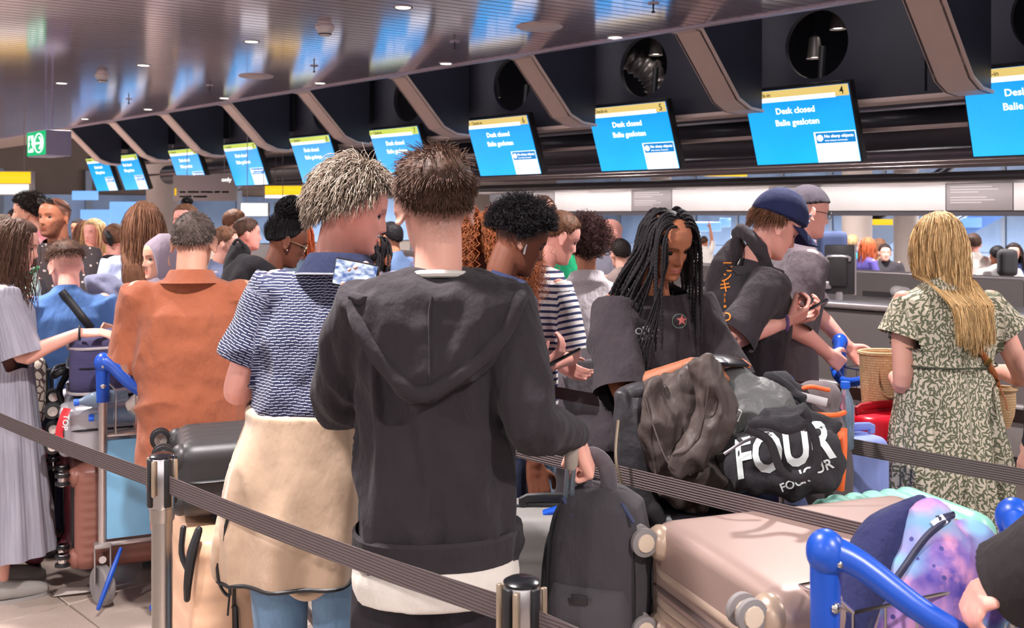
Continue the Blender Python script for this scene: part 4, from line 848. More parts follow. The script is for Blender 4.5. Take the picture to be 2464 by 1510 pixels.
# phone held up
PHM = plain('phone_black', (22, 22, 26), .2, spec=.7, var=0)
def phone(label, c, xd, nd, w=.15, h=.074, screen=None):
    z = nrm(nd); x = nrm(np.asarray(xd)-z*np.dot(xd, z)); y = np.cross(z, x); t = thing('phone', label, 'phone', c, R=np.column_stack([x, y, z]))
    obj('case', MB().box((0, 0, 0), (w, h, .009), None, .004), PHM, t); obj('screen', MB().box((0, 0, .0046), (w-.008, h-.008, .0014), None, .0005), screen or PHM, t)
    obj('camera_bump', MB().box((-w*.34, h*.2, -.0055), (.035, .034, .003), None, .001), plain('phone_grey', (80, 80, 88), .3), t); return t
SCRN = NT('phone_picture', (0, 0, 0, 1), .2); co_ = SCRN.co(); SCRN.set('Emission Color', SCRN.mix(SCRN.step(SCRN.noise(SCRN.scale(co_, (1, 2.2, 1)), 45, 3), .35, .65), C(70, 100, 165), C(225, 232, 245))); SCRN.set('Emission Strength', .9)
ph = phone('phone held sideways by the hooded man showing a bluish hall picture', W(856, 661, 2.6), (.95, -.32, -.16), (-.35, -.9, .1), .132, .073, SCRN.m)
# -- grey haired man in the knitted polo
KN = NT('knit_polo', rough=.85, spec=.2); uv = KN.attr('uvw'); u = KN.sep(uv, 0); w_ = KN.sep(uv, 1)
nz = KN.noise(KN.scale(uv, (9, 9, 9)), 1, 2); ph_ = KN.math('ADD', KN.math('MULTIPLY', w_, 128), KN.math('MULTIPLY', nz, 2.0)); row = KN.math('FLOOR', ph_); fr_ = KN.math('FRACT', ph_)
uu = KN.math('ADD', KN.math('MULTIPLY', u, 36), KN.math('MULTIPLY', row, .5)); fu = KN.math('FRACT', uu)
dash = KN.math('MULTIPLY', KN.math('LESS_THAN', KN.math('ABSOLUTE', KN.math('SUBTRACT', fr_, KN.math('ADD', .45, KN.math('MULTIPLY', .10, KN.math('SINE', KN.math('MULTIPLY', fu, 6.28)))))), .13), KN.math('LESS_THAN', fu, .88))
KN.set('Base Color', KN.mix(dash, C(36, 40, 68), C(188, 188, 206))); KN.set('Sheen Weight', .1)
cr = KN.noise(KN.scale(KN.co(), (1, 1, .4)), 12, 3); KN.bump(KN.math('ADD', cr, KN.math('MULTIPLY', dash, .08)), .3, .012); KNIT = KN.m
pm = person('tall grey haired man in a navy knitted polo and tied beige jacket', 742, 2.82, 1.805, -14, lean=(.08, .03), head=(-62, 14, 0), skin=PINK, bw=1.1, vox=.0042, seed=5, lid=.5, brow=(150, 120, 100),
    arms=dict(L=dict(w=W(610, 930, 3.12), frame='w', pole=(-.25, -.5, -1), curl=.6), R=dict(w=W(850, 930, 3.15), frame='w', pole=(.2, -.4, -1))),
    shirt=dict(mat=KNIT, sleeve='short', sl=.74, fit=1.1, hem=1.06, prof=[(1.0, .165, .132), (1.06, .165, .132), (1.2, .178, .136), (1.33, .194, .132)], amp=.014, freq=(8, 5), neck=.07, nz=.85), pants=dict(mat=DENIM, fit=.98, hipw=.92, amp=.010, waist=.5))
q = PX(pm, 2.82); NAVYC = fabric('navy_collar', (30, 36, 62))
at_ = pm.at(pm.zs); cl = []
for z, r0 in ((1.502, .108), (1.525, .094), (1.55, .082), (1.562, .080), (1.555, .086), (1.528, .100), (1.505, .113)): 
    t = np.linspace(0, 2*PI, 34, endpoint=False); cl.append(np.stack([r0*1.08*np.cos(t)+at_[0]*1.08, r0*np.sin(t)-.012+at_[1], z-.03*np.sin(t)*np.where(np.sin(t) > 0, 1.2, .35)], 1))
obj('collar', MB().loft(cl, caps=False), NAVYC, pm.root); obj('collar_trim', MB().tube(np.vstack([cl[-1], cl[-1][:1]])+[0, 0, -.001], .0028, 5), plain('trim_white', (206, 206, 218), .7), pm.root)
cuff_ring(pm, 'L', NAVYC)
# jacket round the waist
BEI = fabric('beige_fleece', (188, 160, 136), 1000, var=.05, wr=.16, sheen=.25)
jk = MB().loft([ring(q(725, y)[2], hw*1.07, dy*1.05, (q(cx, y)[0], yo), 2.3) for y, cx, hw, dy, yo in [(978, 742, .160, .132, -.01), (1010, 742, .158, .134, -.01), (1060, 735, .168, .142, -.01), (1120, 726, .184, .148, -.012), (1190, 714, .198, .154, -.012), (1260, 707, .206, .158, -.014), (1330, 706, .206, .16, -.014), (1366, 712, .198, .16, -.014), (1390, 713, .196, .158, -.014)]])
def jf(co, no):
    a = np.arctan2(co[:, 0], -co[:, 1]); z0 = q(725, 1000)[2]; t = np.clip((z0-co[:, 2])/.4, 0, 1)
    return folds(.014, 31, 7, 1.8, .2)(co+no*(np.sin(a*7+t*2)*.013*t)[:, None], no)
jo = obj('tied_jacket', meld(jk, .009, 5, .5, jf, [(np.array([0, 0, q(725, 1366)[2]]), (0.03, 0, -1), .6)]), BEI, pm.root)
bmj = bmesh.new(); bmj.from_mesh(jo.data); hv = np.array([v.co[:] for v in bmj.verts if v.is_boundary]); bmj.free(); hv = hv[np.argsort(np.arctan2(hv[:, 0]-hv[:, 0].mean(), hv[:, 1]-hv[:, 1].mean()))][::3]
obj('jacket_hem', MB().tube(np.vstack([hv, hv[:1]]), .006, 6), BLACK, jo)
fl = MB().tube([q(560, 1230, -.03), q(548, 1300, -.05), q(536, 1370, -.055), q(545, 1405, -.05)], [.05, .055, .04, .012], 14, sub=4, flat=(.45, 1.3)); obj('jacket_flap', meld(fl, .009, 4, .5, folds(.006, 9)), BEI, jo); obj('flap_piping', MB().tube(catmull([q(520, 1318, -.11), q(527, 1400, -.10), q(552, 1432, -.09), q(560, 1380, -.10), q(640, 1358, -.13)], 24), .0045, 6), BLACK, jo)
obj('zip_puller', MB().tube([q(552, 1432, -.09), q(548, 1480, -.09)], .003, 5), BLACK, jo)
po = MB().tube([q(665, 1372, -.10), q(705, 1420, -.11), q(745, 1432, -.11), q(790, 1405, -.11), q(815, 1375, -.10)], [.012, .014, .015, .014, .012], 10, sub=4); obj('hood_rim', po, BEI, jo); obj('hood_lining', meld(MB().ell(q(740, 1385, -.08), (.075, .05, .042), 18, 12), .008, 3), fabric('lining_black', (44, 40, 42)), jo)
obj('pocket_zip', MB().tube([q(551, 1235, -.13), q(543, 1265, -.13), q(541, 1300, -.125)], .005, 6), BLACK, jo)
def bgrey(g, n, c): m = g.uniform(0, 1, (n, 1)); return np.where(m > .6, c*1.05, np.where(m > .3, c*.68, c*np.array([.36, .32, .30])))
H = pm.H; mh = MB(); emp = lambda a: elmin(a, .62, .3, .12, -.6); cap(mh, H, lambda A, E: np.interp(E, [-.6, 0, .6, 1.3], [.010, .015, .024, .026]), emp, noise=(.006, 55), seed=7)
fp = lambda p_, A, E: np.stack([.5*p_[:, 0]/.08*(E < 1.0)+.1, -.9+1.0*(np.cos(A) > .75)*(E > .6), -.75+.45*(E > .6)], 1)
strands(mh, H, 7000, (0, 2*PI), (-.62, 1.5), fp, lambda A, E: np.interp(E, [-.6, .2, .8, 1.4], [.035, .052, .062, .06])*(.55+.45*(np.cos(A) < .5)), 9, .3, .55, .0015, .35, (.004, 60), emp, 8, off=.026, jitter=.34, bright=bgrey)
hairobj(pm, mh, HG)
# -- man in the rust polo
RUST = fabric('rust_pique', (164, 94, 67), 1300, var=.07, wr=.5)
rm = person('stocky man in a rust brown polo shirt seen from behind', 462, 4.0, 1.675, 6, lean=(.0, .0), head=(-4, 4, 0), skin=OLV, bw=1.2, vox=.005, seed=3, neck=1.12,
    fade=dict(em=lambda a: elmin(a, .6, nape=-.42), w=.4, a=.85, col=(70, 56, 52)), arms=dict(L=dict(w=W(362, 905, 4.25), frame='w', pole=(-.3, -.4, -1), curl=.8), R=dict(w=W(560, 900, 4.3), frame='w', pole=(.3, -.4, -1), curl=.8)),
    shirt=dict(mat=RUST, sleeve='short', sl=.93, fit=1.08, hem=.675, hemw=1.02, amp=.016, freq=(6, 6), neck=.08, nz=.85, flare=1.08, prof=[(.6, .205, .15), (.675, .207, .155), (.82, .212, .165), (.98, .21, .165), (1.15, .213, .155), (1.28, .218, .14)]),
    pants=dict(mat=fabric('rust_shorts', (150, 80, 50), 1000), hem=.42, fit=1.1, waist=.55))
t = np.linspace(0, 2*PI, 34, endpoint=False); cl = [np.stack([r0*np.cos(t), r0*.92*np.sin(t)-.014, z-.02*np.sin(t)*np.where(np.sin(t) > 0, 1.6, .3)], 1) for z, r0 in ((1.405, .108), (1.425, .090), (1.445, .080), (1.453, .080), (1.448, .086), (1.425, .098), (1.400, .122))]
obj('collar', MB().loft(cl, caps=False), RUST, rm.root); shoes(rm, fabric('sneaker_grey', (84, 80, 84)), plain('sole_dark', (52, 48, 50), .6)); 
short_hair(rm, hair_mat('hair_salt', (104, 90, 84)), .016, .008, em=lambda a: elmin(a, .6, nape=-.34), n=5000, seed=31, lift=.7, r=.0012, jitter=.5, bright=lambda g, n, c: np.where(g.uniform(0, 1, (n, 1)) > .55, c*1.6, c*.45))
# -- braided woman
TEE = fabric('tee_black', (60, 53, 58), 1100, var=.14, wr=.5, sheen=.25)
bwm = person('braided woman in an oversized black tee looking down at the luggage pile', 1562, 3.33, 1.69, -158, lean=(-.01, .03), head=(8, 24, 4), sex='f', skin=('skin_brown_warm', (172, 112, 82)), bw=1.12, vox=.004, seed=9, lips=(176, 104, 104), brow=(40, 26, 22), lid=.86,
    arms=dict(R=dict(w=W(1668, 876, 3.02), frame='w', pole=(.6, -.3, -1), d=(.93, -.1, .12), n=(0, .3, -1), curl=.2), L=dict(w=W(1752, 915, 3.02), frame='w', pole=(-.5, -.3, -1), d=(-.3, -.5, .3))),
    shirt=dict(mat=TEE, sleeve='short', sl=.98, fit=1.22, hem=.92, amp=.015, freq=(7, 5), neck=.074, nz=.848, flare=1.2, bust=.8, mg=.06), pants=dict(mat=DARKT, fit=1.05))
q = PX(bwm, 3.33); H = bwm.H; bv = bvh_of(bwm.shirt); P2 = bwm.root
XI = lambda p, v: p.loc(p.world([0, 0, 0])+np.asarray(v, float))
PWH = plain('print_white2', (206, 200, 202), .7, var=0)
for st, px, py in (('OFF', 1530, 806), ('DAY', 1543, 819)):
    dr = vdir(bwm, px, py); obj('shirt_lettering', decal(text_mesh(st, .03, 0, .02).xf(frame(XI(bwm, (.96, 0, .25)), XI(bwm, (-.25, 0, .96)), -dr, q(px, py, -.4))), bv, dr, .002), PWH, bwm.shirt, fix=False)
an = np.arange(10)*PI/5+PI/2; rr = np.where(np.arange(10) % 2 == 0, .019, .008); star = MB().add(np.stack([rr*np.cos(an), rr*np.sin(an), 0*an], 1), [tuple(range(10))]); dr = vdir(bwm, 1640, 770)
obj('star_print', decal(subdiv(star).xf(frame(XI(bwm, (1, 0, 0)), (0, 0, 1), -dr, q(1641, 770, -.4))), bv, dr, .002), plain('star_pink', (206, 108, 104), .7, var=0), bwm.shirt, fix=False)
rg = np.linspace(0, 2*PI, 28, endpoint=False); rn = MB().add(np.vstack([np.stack([r*np.cos(rg), r*np.sin(rg), 0*rg], 1) for r in (.022, .0235)]), [(i, (i+1) % 28, 28+(i+1) % 28, 28+i) for i in range(28)])
obj('ring_print', decal(rn.xf(frame(XI(bwm, (1, 0, 0)), (0, 0, 1), -dr, q(1634, 772, -.4))), bv, dr, .002), plain('ring_green', (150, 176, 160), .7, var=0), bwm.shirt, fix=False)
# braids: rows over the scalp then hanging
mbh = MB(); cap(mbh, H, .002, lambda a: elmin(a, 1.15, .55, .1, -.55), noise=(0, 1), col=None); g = np.random.default_rng(3); BR = []
def braid(A, E, L, fl, goal=None, r=.0052, k=90):
    d = sdir(np.array([A]), np.array([E]))[0]; p = SKC+d*(SKR+.004); pts = [p]; n = nrm(d/SKR); f = np.asarray(fl, float); down = nrm(np.array([0, 0, -1.])@H.R); dv = nrm(f-n*np.dot(f, n)+n*.12); st = L/k
    for i in range(k):
        s = i*st; dv = nrm(dv+down*st*30); p = p+dv*st; qv = (p-SKC)/(SKR+.007); rr_ = np.linalg.norm(qv)
        if rr_ < 1: p = SKC+qv/rr_*(SKR+.007); dv = nrm(nrm(p-pts[-1])*.8+dv*.2)
        pts.append(p.copy())
    P_ = H.to(np.array(pts))
    if goal is not None:
        for i in range(len(P_)):
            t = np.clip((i/len(P_)-.18)/.5, 0, 1); P_[i] = goal(P_[i], t, i/len(P_))
    BR.append((P_, r*H.s))
def toback(dx, dy):
    def f(P_, t, s): return P_+np.array([dx, dy, 0])*t*t*(3-2*t)
    return f
side = np.array([-1, 0, 0])     # person's left is image right
for i in range(46):             # body of braids swept to her right shoulder and back
    A = g.uniform(.5, 2.9); E = g.uniform(.0, 1.35); w = bwm.loc(bwm.world([0,0,0])+np.array([g.uniform(-.26, -.10), .10, 0])); braid(A, E, g.uniform(.42, .66), (.9, -.75, -.2), toback(*(w[:2]*.42)), g.uniform(.0046, .0058))
for i in range(24):             # left side falls by the face
    A = -g.uniform(.45, 2.4); E = g.uniform(.2, 1.35); braid(A, E, g.uniform(.2, .34), (-.8, -.3, -.25), toback(.0, -.05), .005)
for i in range(14): braid(g.uniform(2.4, 3.8), g.uniform(-.2, 1.0), g.uniform(.3, .5), (0, -1, -.2), None, .005)
for i in range(16): s_ = 1 if i % 2 else -1; braid(s_*g.uniform(.3, .75), g.uniform(.74, 1.35), g.uniform(.3, .5), (s_*.95, -.75, -.1), None, .0048)
for i in range(5):              # front strands
    braid(.85+.03*i, .5-.03*i, .60+.02*(i % 3), (.55, .9, -.35), lambda P_, t, s, i=i: P_*(1-min(1, t*1.1)*.9)+(q(1545-22*max(0, s-.45)+i*10-18, 600+370*s, -.19))*min(1, t*1.1)*.9, .0038)
for P_, r in BR:
    k = len(P_); s = np.arange(k); R = r*(1+.22*np.sin(s*2.1))*np.where(s > k*.93, .7, 1); mbh.strands(P_[None], R[None], 6, np.array([[.9, .9, .9]])*g.uniform(.7, 1.3))
hairobj(bwm, mbh, HBK); obj('earring', MB().ell(H.to((.083, .0, -.042)), (.0035,)*3, 8, 6), CHROME, bwm.root)
phone('dark phone with camera bump held by the braided woman over the pile', W(1752, 866, 2.98), (.8, .15, .45), (-.2, .25, -.9), .11, .07)
# -- man in the cap
cm_ = person('young man in a navy baseball cap and black tee typing on his phone', 1800, 4.0, 1.74, -82, lean=(0, .05), head=(0, 30, 0), skin=PINK, bw=1.02, vox=.0045, seed=15, lid=.7, brow=(110, 78, 58),
    arms=dict(R=dict(w=W(1888, 776, 3.84), frame='w', pole=(.15, -.25, -1), d=(.85, .25, .35), n=(-.25, .6, .7), curl=.75, thumb=.9), L=dict(w=W(1896, 768, 4.08), frame='w', pole=(-.15, -.25, -1), d=(.9, -.3, .3), n=(-.25, -.6, .7), curl=.75, thumb=.9)),
    shirt=dict(mat=TEE, sleeve='short', sl=.98, fit=1.07, hem=.83, amp=.015, neck=.08, nz=.845, flare=1.12, mg=.05), pants=dict(mat=NAVYT, fit=1.1))
q = PX(cm_, 4.0); H = cm_.H
sv = MB().loft([ring(z, wx, dy, (x, y)) for z, wx, dy, x, y in [(q(0, 905)[2], .185, .05, 0, -.118), (1.05, .19, .055, 0, -.12), (1.22, .20, .06, 0, -.115), (1.36, .19, .075, 0, -.09), (1.42, .13, .085, 0, -.05), (1.47, .1, .08, 0, -.02)]])
vest = obj('hooded_vest', meld(sv, .009, 5, .5, folds(.006, 2)), fabric('vest_black', (56, 52, 56), 1000), cm_.root)
hz_ = MB().tube([H.to((0, -.13, -.085)), H.to((.085, -.085, -.11)), H.to((.105, .0, -.16)), H.to((.07, .08, -.22))], [.022, .026, .026, .02], 12, sub=4, round_=True).tube([H.to((0, -.13, -.085)), H.to((-.085, -.085, -.11)), H.to((-.105, .0, -.16)), H.to((-.07, .08, -.22))], [.022, .026, .026, .02], 12, sub=4, round_=True)
hz_.tube([q(1770, 590), q(1742, 640, -.02), q(1722, 700, -.02), q(1712, 735)], [.035, .05, .048, .024], 14, sub=4, round_=True)
obj('hood', meld(hz_, .008, 5, .5, folds(.009, 3, 12, 7)), TEE, cm_.root)
ORG = plain('print_orange', (232, 140, 44), .7, var=0); bvv = bvh_of(cm_.shirt); bv2 = bvh_of(vest)
for i, ch in enumerate('\u30e2\u30f3\u30ad\u30fc\u30fbD\u30fb\u30eb\u30d5'):
    y = 652+i*24; x = 1750-6*math.sin(i*.5)+(2 if i > 4 else 0); dr = vdir(cm_, x, y); ctr = q(x, y, -.5); Mt = frame(XI(cm_, (1, 0, 0)), (0, 0, 1), -dr, ctr)
    if ch == '\u30fc': tm_ = MB().box((0, .012, 0), (.006, .034, .001))
    else: tm_ = text_mesh(ch, .048, .0, .012, 'CENTER')
    if not tm_.n: continue
    V = np.vstack(tm_.v)@Mt[:3, :3].T+Mt[:3, 3]; dv = Vector(dr); best = V.copy()
    for j, p_ in enumerate(V):
        hs_ = [h[0] for h in (bvv.ray_cast(Vector(p_), dv, 2), bv2.ray_cast(Vector(p_), dv, 2)) if h[0] is not None]
        if hs_: best[j] = np.array(min(hs_, key=lambda h: (h-Vector(p_)).dot(dv)))-dr*.004
        else: best[j] = V[j]+dr*.34
    tm_.v = [best]; obj('back_lettering', tm_, ORG, vest, fix=False)
em_ = MB().ell((0, 0, 0), (.02, .004, .05), 10, 8); obj('chest_print', em_.xf(frame(XI(cm_, (1, 0, 0)), XI(cm_, (0, 1, 0)), (0, 0, 1), q(1858, 690, -.15))), ORG, cm_.shirt)
NAVC = fabric('cap_navy', (40, 46, 84), 1200, wr=.2); cb = MB(); cem = lambda a: np.interp(np.abs((a+PI) % (2*PI)-PI), [0, 1.2, 2, PI], [.30, .22, .12, .0]); cap(cb, H, lambda A, E: .020+.022*np.clip(E, 0, 1.2), cem, noise=(0, 1), w=.05, sink=.004)
cb.c = [np.ones_like(c) for c in cb.c]; cb.hascol = False; capo = obj('cap', cb, NAVC, cm_.root, fix=False)
bx = np.linspace(-1, 1, 17); br = []
for v in np.linspace(0, 1, 7): br.append(np.stack([.074*bx*(1-.12*v*v), .100+.098*v*np.sqrt(np.maximum(1-bx**2*.75, 0))*1.0-.055*bx**2*(1-v)-.02*bx**2, .056-.022*bx**2-.034*v], 1))
top = np.array(br); bb = MB().loft(np.array([H.to(r) for r in top]), False, False).loft(np.array([H.to(r-np.array([0, 0, .004])) for r in top]), False, False); bb.tube(H.to(np.array(br[-1])-np.array([0, 0, .002])), .0028, 6); obj('brim', bb, NAVC, capo); obj('button', MB().ell(H.to((0, -.005, .14)), (.007, .007, .005), 10, 6), NAVC, capo)
sw_ = catmull([(-.018, .045), (.014, .05), (-.012, .03), (.016, .022), (-.014, .008), (.012, .002)], 24); obj('emblem', MB().tube([H.to(np.array([x*.9, .115-.35*max(0, z-.01)*.6-3*x*x, .068+z])) for x, z in sw_], .004, 6), plain('emblem_white', (222, 216, 220), .6), capo)
hb_ = MB(); eb = lambda a: np.interp(np.abs((a+PI) % (2*PI)-PI), [0, 1.3, 1.6, 2.2, PI], [1.0, .3, -.05, -.35, -.45]); cap(hb_, H, .010, eb, noise=(.003, 90), seed=2); strands(hb_, H, 900, (1.5, 2*PI-1.5), (-.45, .25), (0, -.4, -.7), .035, 6, .25, .3, .0013, .4, (0, 1), eb, 5, off=.012); hairobj(cm_, hb_, HLB)
phone('dark phone seen edge on in the capped man\'s hands', W(1955, 740, 3.9), (.86, -.1, .45), (-.45, .25, .85), .13, .068); obj('bracelet', MB().tube(np.array([cm_.wr['R']+.031*(np.cos(t)*np.array([0, 0, 1])+np.sin(t)*np.array([1, 0, 0])) for t in np.linspace(0, 2*PI, 18)]), .007, 6), plain('bracelet', (120, 90, 150), .5), cm_.root)
# -- blonde woman in the leaf dress
LF = NT('leaf_dress', rough=.85, spec=.2); uv = LF.attr('uvw'); u2 = LF.node('ShaderNodeVectorMath', {0: uv, 1: (1, 1, 0)}, operation='MULTIPLY')
tot = None
for k_, (sc, ox) in enumerate(((48, 0), (45, 3.3), (52, 7.7))):
    sh_ = LF.node('ShaderNodeVectorMath', {0: u2, 1: (ox*.1, ox*.07, 0)}, operation='ADD'); vn = LF.n.new('ShaderNodeTexVoronoi'); vn.voronoi_dimensions = '2D'; vn.inputs['Scale'].default_value = sc; vn.inputs['Randomness'].default_value = .8; LF.t.links.new(sh_, vn.inputs['Vector'])
    dv = LF.node('ShaderNodeVectorMath', {0: sh_, 1: vn.outputs['Position']}, operation='SUBTRACT'); an_ = LF.math('ADD', LF.math('MULTIPLY', LF.sep(vn.outputs['Color'], 0), 2.2), -.2+k_*.6); rot = LF.node('ShaderNodeVectorRotate', {'Vector': dv, 'Angle': an_}, rotation_type='Z_AXIS')
    x_ = LF.math('MULTIPLY', LF.sep(rot, 0), sc*1.55); y_ = LF.math('MULTIPLY', LF.sep(rot, 1), sc*6.2); y_ = LF.math('ADD', y_, LF.math('MULTIPLY', LF.math('MULTIPLY', x_, x_), .9)); el = LF.math('ADD', LF.math('MULTIPLY', x_, x_), LF.math('MULTIPLY', y_, y_)); lf = LF.math('LESS_THAN', el, .8)
    tot = lf if tot is None else LF.math('MAXIMUM', tot, lf)
LF.set('Base Color', LF.mix(tot, C(212, 200, 180), C(108, 110, 90))); cr = LF.noise(LF.scale(LF.co(), (1, 1, .25)), 22, 3); LF.bump(cr, .45, .012); LEAF = LF.m
def pleat(co, no):
    a = np.arctan2(co[:, 0], co[:, 1]); t = np.clip((1.13-co[:, 2])/.35, 0, 1); rr = np.hypot(co[:, 0], co[:, 1]); w = (rr > .1)
    return co+no*((np.sin(a*26+vnoise(co*5)*3)*.006*t+np.sin(a*11)*.006*t)*w)[:, None]
bl = person('blonde woman in a pale green leaf print dress seen from behind', 2280, 3.6, 1.675, 6, lean=(-.01, .0), head=(-4, 6, 0), sex='f', skin=PALE, bw=1.12, vox=.005, seed=23,
    arms=dict(L=dict(w=W(2150, 905, 3.8), frame='w', pole=(-.3, -.8, -1), curl=.7), R=dict(w=W(2385, 890, 3.83), frame='w', pole=(.3, -.8, -1), curl=.7)),
    shirt=dict(name='dress', mat=LEAF, sleeve='cap', fit=1.0, hem=.30, amp=.008, neck=.08, nz=.852, fn=pleat, freq=(8, 2), prof=[(.24, .236, .20), (.30, .235, .195), (.6, .22, .18), (.85, .2, .165), (1.02, .178, .145), (1.12, .166, .13), (1.16, .164, .127), (1.27, .172, .126), (1.33, .175, .12)]))
obj('waist_seam', MB().tube(ring(1.14, .169, .134, (-.007, -.004), 2.3, 50)[[*range(50), 0]], .0035, 6), plain('seam_dark', (74, 78, 62), .8), bl.root); shoes(bl, fabric('sandal_tan', (160, 120, 90)))
def bblond(g, n, c): m = g.uniform(0, 1, (n, 1)); return np.where(m > .45, c*np.array([1.2, 1.2, 1.2]), np.where(m > .2, c*np.array([.8, .74, .66]), c*np.array([.5, .42, .34])))
H = bl.H
def pushb(P_): 
    P_ = P_.copy(); z = P_[..., 2]; lim = -.135-.02*np.random.default_rng(1).uniform(0, 1, P_.shape[:1])[:, None]; below = z < 1.44
    P_[..., 1] = np.where(below, np.minimum(P_[..., 1], lim*np.clip((1.46-z)/.1, 0, 1)), P_[..., 1]); P_[..., 0] = P_[..., 0]*(1-.38*np.clip((1.56-z)/.25, 0, 1))+.03*np.clip((1.5-z)/.25, 0, 1); return P_
mh = MB(); eb = lambda a: elmin(a, .66, .3, .1, -.6); cap(mh, H, lambda A, E: .010+.002*np.sin(A*3), eb, noise=(.003, 40), seed=2, w=.3)
strands(mh, H, 5200, (.6, 2*PI-.6), (-.6, 1.5), lambda p_, A, E: np.stack([p_[:, 0]*7, -.7+0*A, -.5+0*A], 1), lambda A, E: .36+.08*np.clip(E, 0, 1.4), 16, .03, 2.6, .0017, .5, (.007, 34), eb, 6, off=.012, push=pushb, bright=bblond, var=.16); hairobj(bl, mh, HBL)
TANL = plain('tan_leather', (160, 92, 52), .4, var=.12)
# -- teen with ear bud
tb = person('teenage boy with black curly hair and a white ear bud looking down', 1196, 3.5, 1.70, -68, lean=(0, .03), head=(-6, 24, 0), skin=DKB, bw=.95, vox=.005, seed=41, lid=.8, brow=(26, 18, 16), shirt=dict(mat=fabric('navy_tee', (56, 62, 96)), sleeve='short'), pants=dict(mat=NAVYT),
    fade=dict(em=lambda a: elmin(a, .6, nape=-.4), w=.3, a=.9, col=(30, 24, 24)))
afro(tb, HBK, .042, lambda a: elmin(a, .55, .3, .14, -.12), 5200, 4)
H = tb.H; eb_ = MB().ell(H.to((.083, .002, -.018)), (.008, .008, .008), 12, 8).tube([H.to((.084, .004, -.018)), H.to((.085, .010, -.046))], .0042*H.s, 10, round_=True); obj('ear_bud', eb_, plain('bud_white', (236, 232, 232), .25, var=0), tb.root)
# -- striped woman
ST = NT('breton', rough=.85, spec=.2); z_ = ST.sep(ST.attr('uvw'), 1); ST.set('Base Color', ST.mix(ST.math('LESS_THAN', ST.math('FRACT', ST.math('MULTIPLY', z_, 38)), .42), C(224, 218, 216), C(50, 56, 92))); ST.bump(ST.noise(ST.co(), 14, 3), .4, .01)
sw = person('woman in a navy and white striped top leaning over her phone', 1262, 4.3, 1.68, -62, lean=(0, .10), head=(-10, 22, 0), sex='f', skin=PINK, vox=.0055, seed=43, lid=.75, brow=(96, 64, 48), shirt=dict(mat=ST.m, sleeve='short', sl=.95, fit=1.12), pants=dict(mat=DENIM),
    arms=dict(R=dict(w=W(1315, 885, 3.95), frame='w', pole=(0, .5, -1), d=(.4, -.1, .5), n=(.1, .2, .9), curl=.6), L=dict(w=W(1350, 880, 4.3), frame='w', pole=(0, -.4, -1))))
short_hair(sw, HLB, .022, .016, n=2600, em=lambda a: elmin(a, .6, .3, .1, -.5), seed=8, flow=(0, -1, .15), lift=.12, r=.0015, bright=bblond, jitter=.1)
phone('black phone held out beside the hooded man\'s elbow', W(1352, 862, 3.6), (.75, .2, .5), (-.45, .2, .85), .145, .072); 
hnd = person.__defaults__
# -- curly red head
cr_ = person('woman with long curly copper hair behind the hooded man', 1158, 3.95, 1.66, 4, sex='f', skin=PALE, vox=.008, seed=44, shirt=dict(mat=fabric('navy_tee2', (62, 66, 92)), sleeve='short'), pants=dict(mat=NAVYT))
long_hair(cr_, HA, .30, 3200, 9, curl=(.014, 150), r=.0017, k=26, T=.03, jitter=.0) if False else long_hair(cr_, HA, .32, 3000, 9, curl=(.014, 130), r=.0018, k=26, T=.03, lift=.5, grav=.9)
# -- grey long sleeve woman with scrunchie
GRT = fabric('heather_grey', (196, 188, 194), 600, var=.07, wr=.5)
gw = person('woman in a heather grey long sleeved top with a curly bun', 1412, 4.75, 1.615, 2, sex='f', skin=TANS, bw=1.18, vox=.0065, seed=46, shirt=dict(mat=GRT, sleeve='long', fit=1.06, hem=.60, hemw=1.08, neck=.085, amp=.010), pants=dict(mat=GREYT), arms=dict(L=dict(w=(-.24, .12, .86)), R=dict(w=(.24, .12, .86))))
H = gw.H; mh = MB(); cap(mh, H, .022, lambda a: elmin(a, .6, .3, .1, -.6), noise=(.008, 45), seed=4, w=.3); strands(mh, H, 3000, (0, 2*PI), (-.65, 1.4), (0, -.3, .6), .07, 14, .4, .1, .0014, .7, (.009, 140), lambda a: elmin(a, .6, .3, .1, -.6), 5, off=.02)
for i in range(260):
    v = nrm(g.normal(size=3)); c0 = H.to((.005, -.05, .135)); t = np.linspace(0, 1, 16); a = g.uniform(0, 6); P_ = c0+H.s*(v*(.018+.03*t[:, None])+.012*np.stack([np.cos(t*11+a), np.sin(t*11+a), np.cos(t*9+a)], 1)); mh.strands(P_[None], np.full((1, 16), .0016), 3, np.array([[g.uniform(.6, 1.3)]*3]))
hairobj(gw, mh, hair_mat('hair_curl_brown', (74, 48, 46))); sc_ = np.linspace(0, 2*PI, 60); obj('scrunchie', MB().tube(H.to(np.stack([.03*np.cos(sc_)+.012, -.055+.03*np.sin(sc_), .105+.012*np.cos(sc_)], 1)), .012+.003*np.sin(sc_*9), 10), fabric('scrunchie_mauve', (186, 164, 170)), gw.root)
# -- green shirt man
gm = person('balding man in a bright green polo shirt behind the striped woman', 1292, 5.2, 1.77, -25, lean=(0, .02), head=(20, 0, 0), skin=OLV, bw=1.15, vox=.008, seed=47, shirt=dict(mat=fabric('green_polo', (40, 176, 122), 800), sleeve='short', fit=1.15), pants=dict(mat=NAVYT)); short_hair(gm, HB, .006, .006, em=lambda a: elmin(a, 1.3, .7, .2, -.5), n=700)
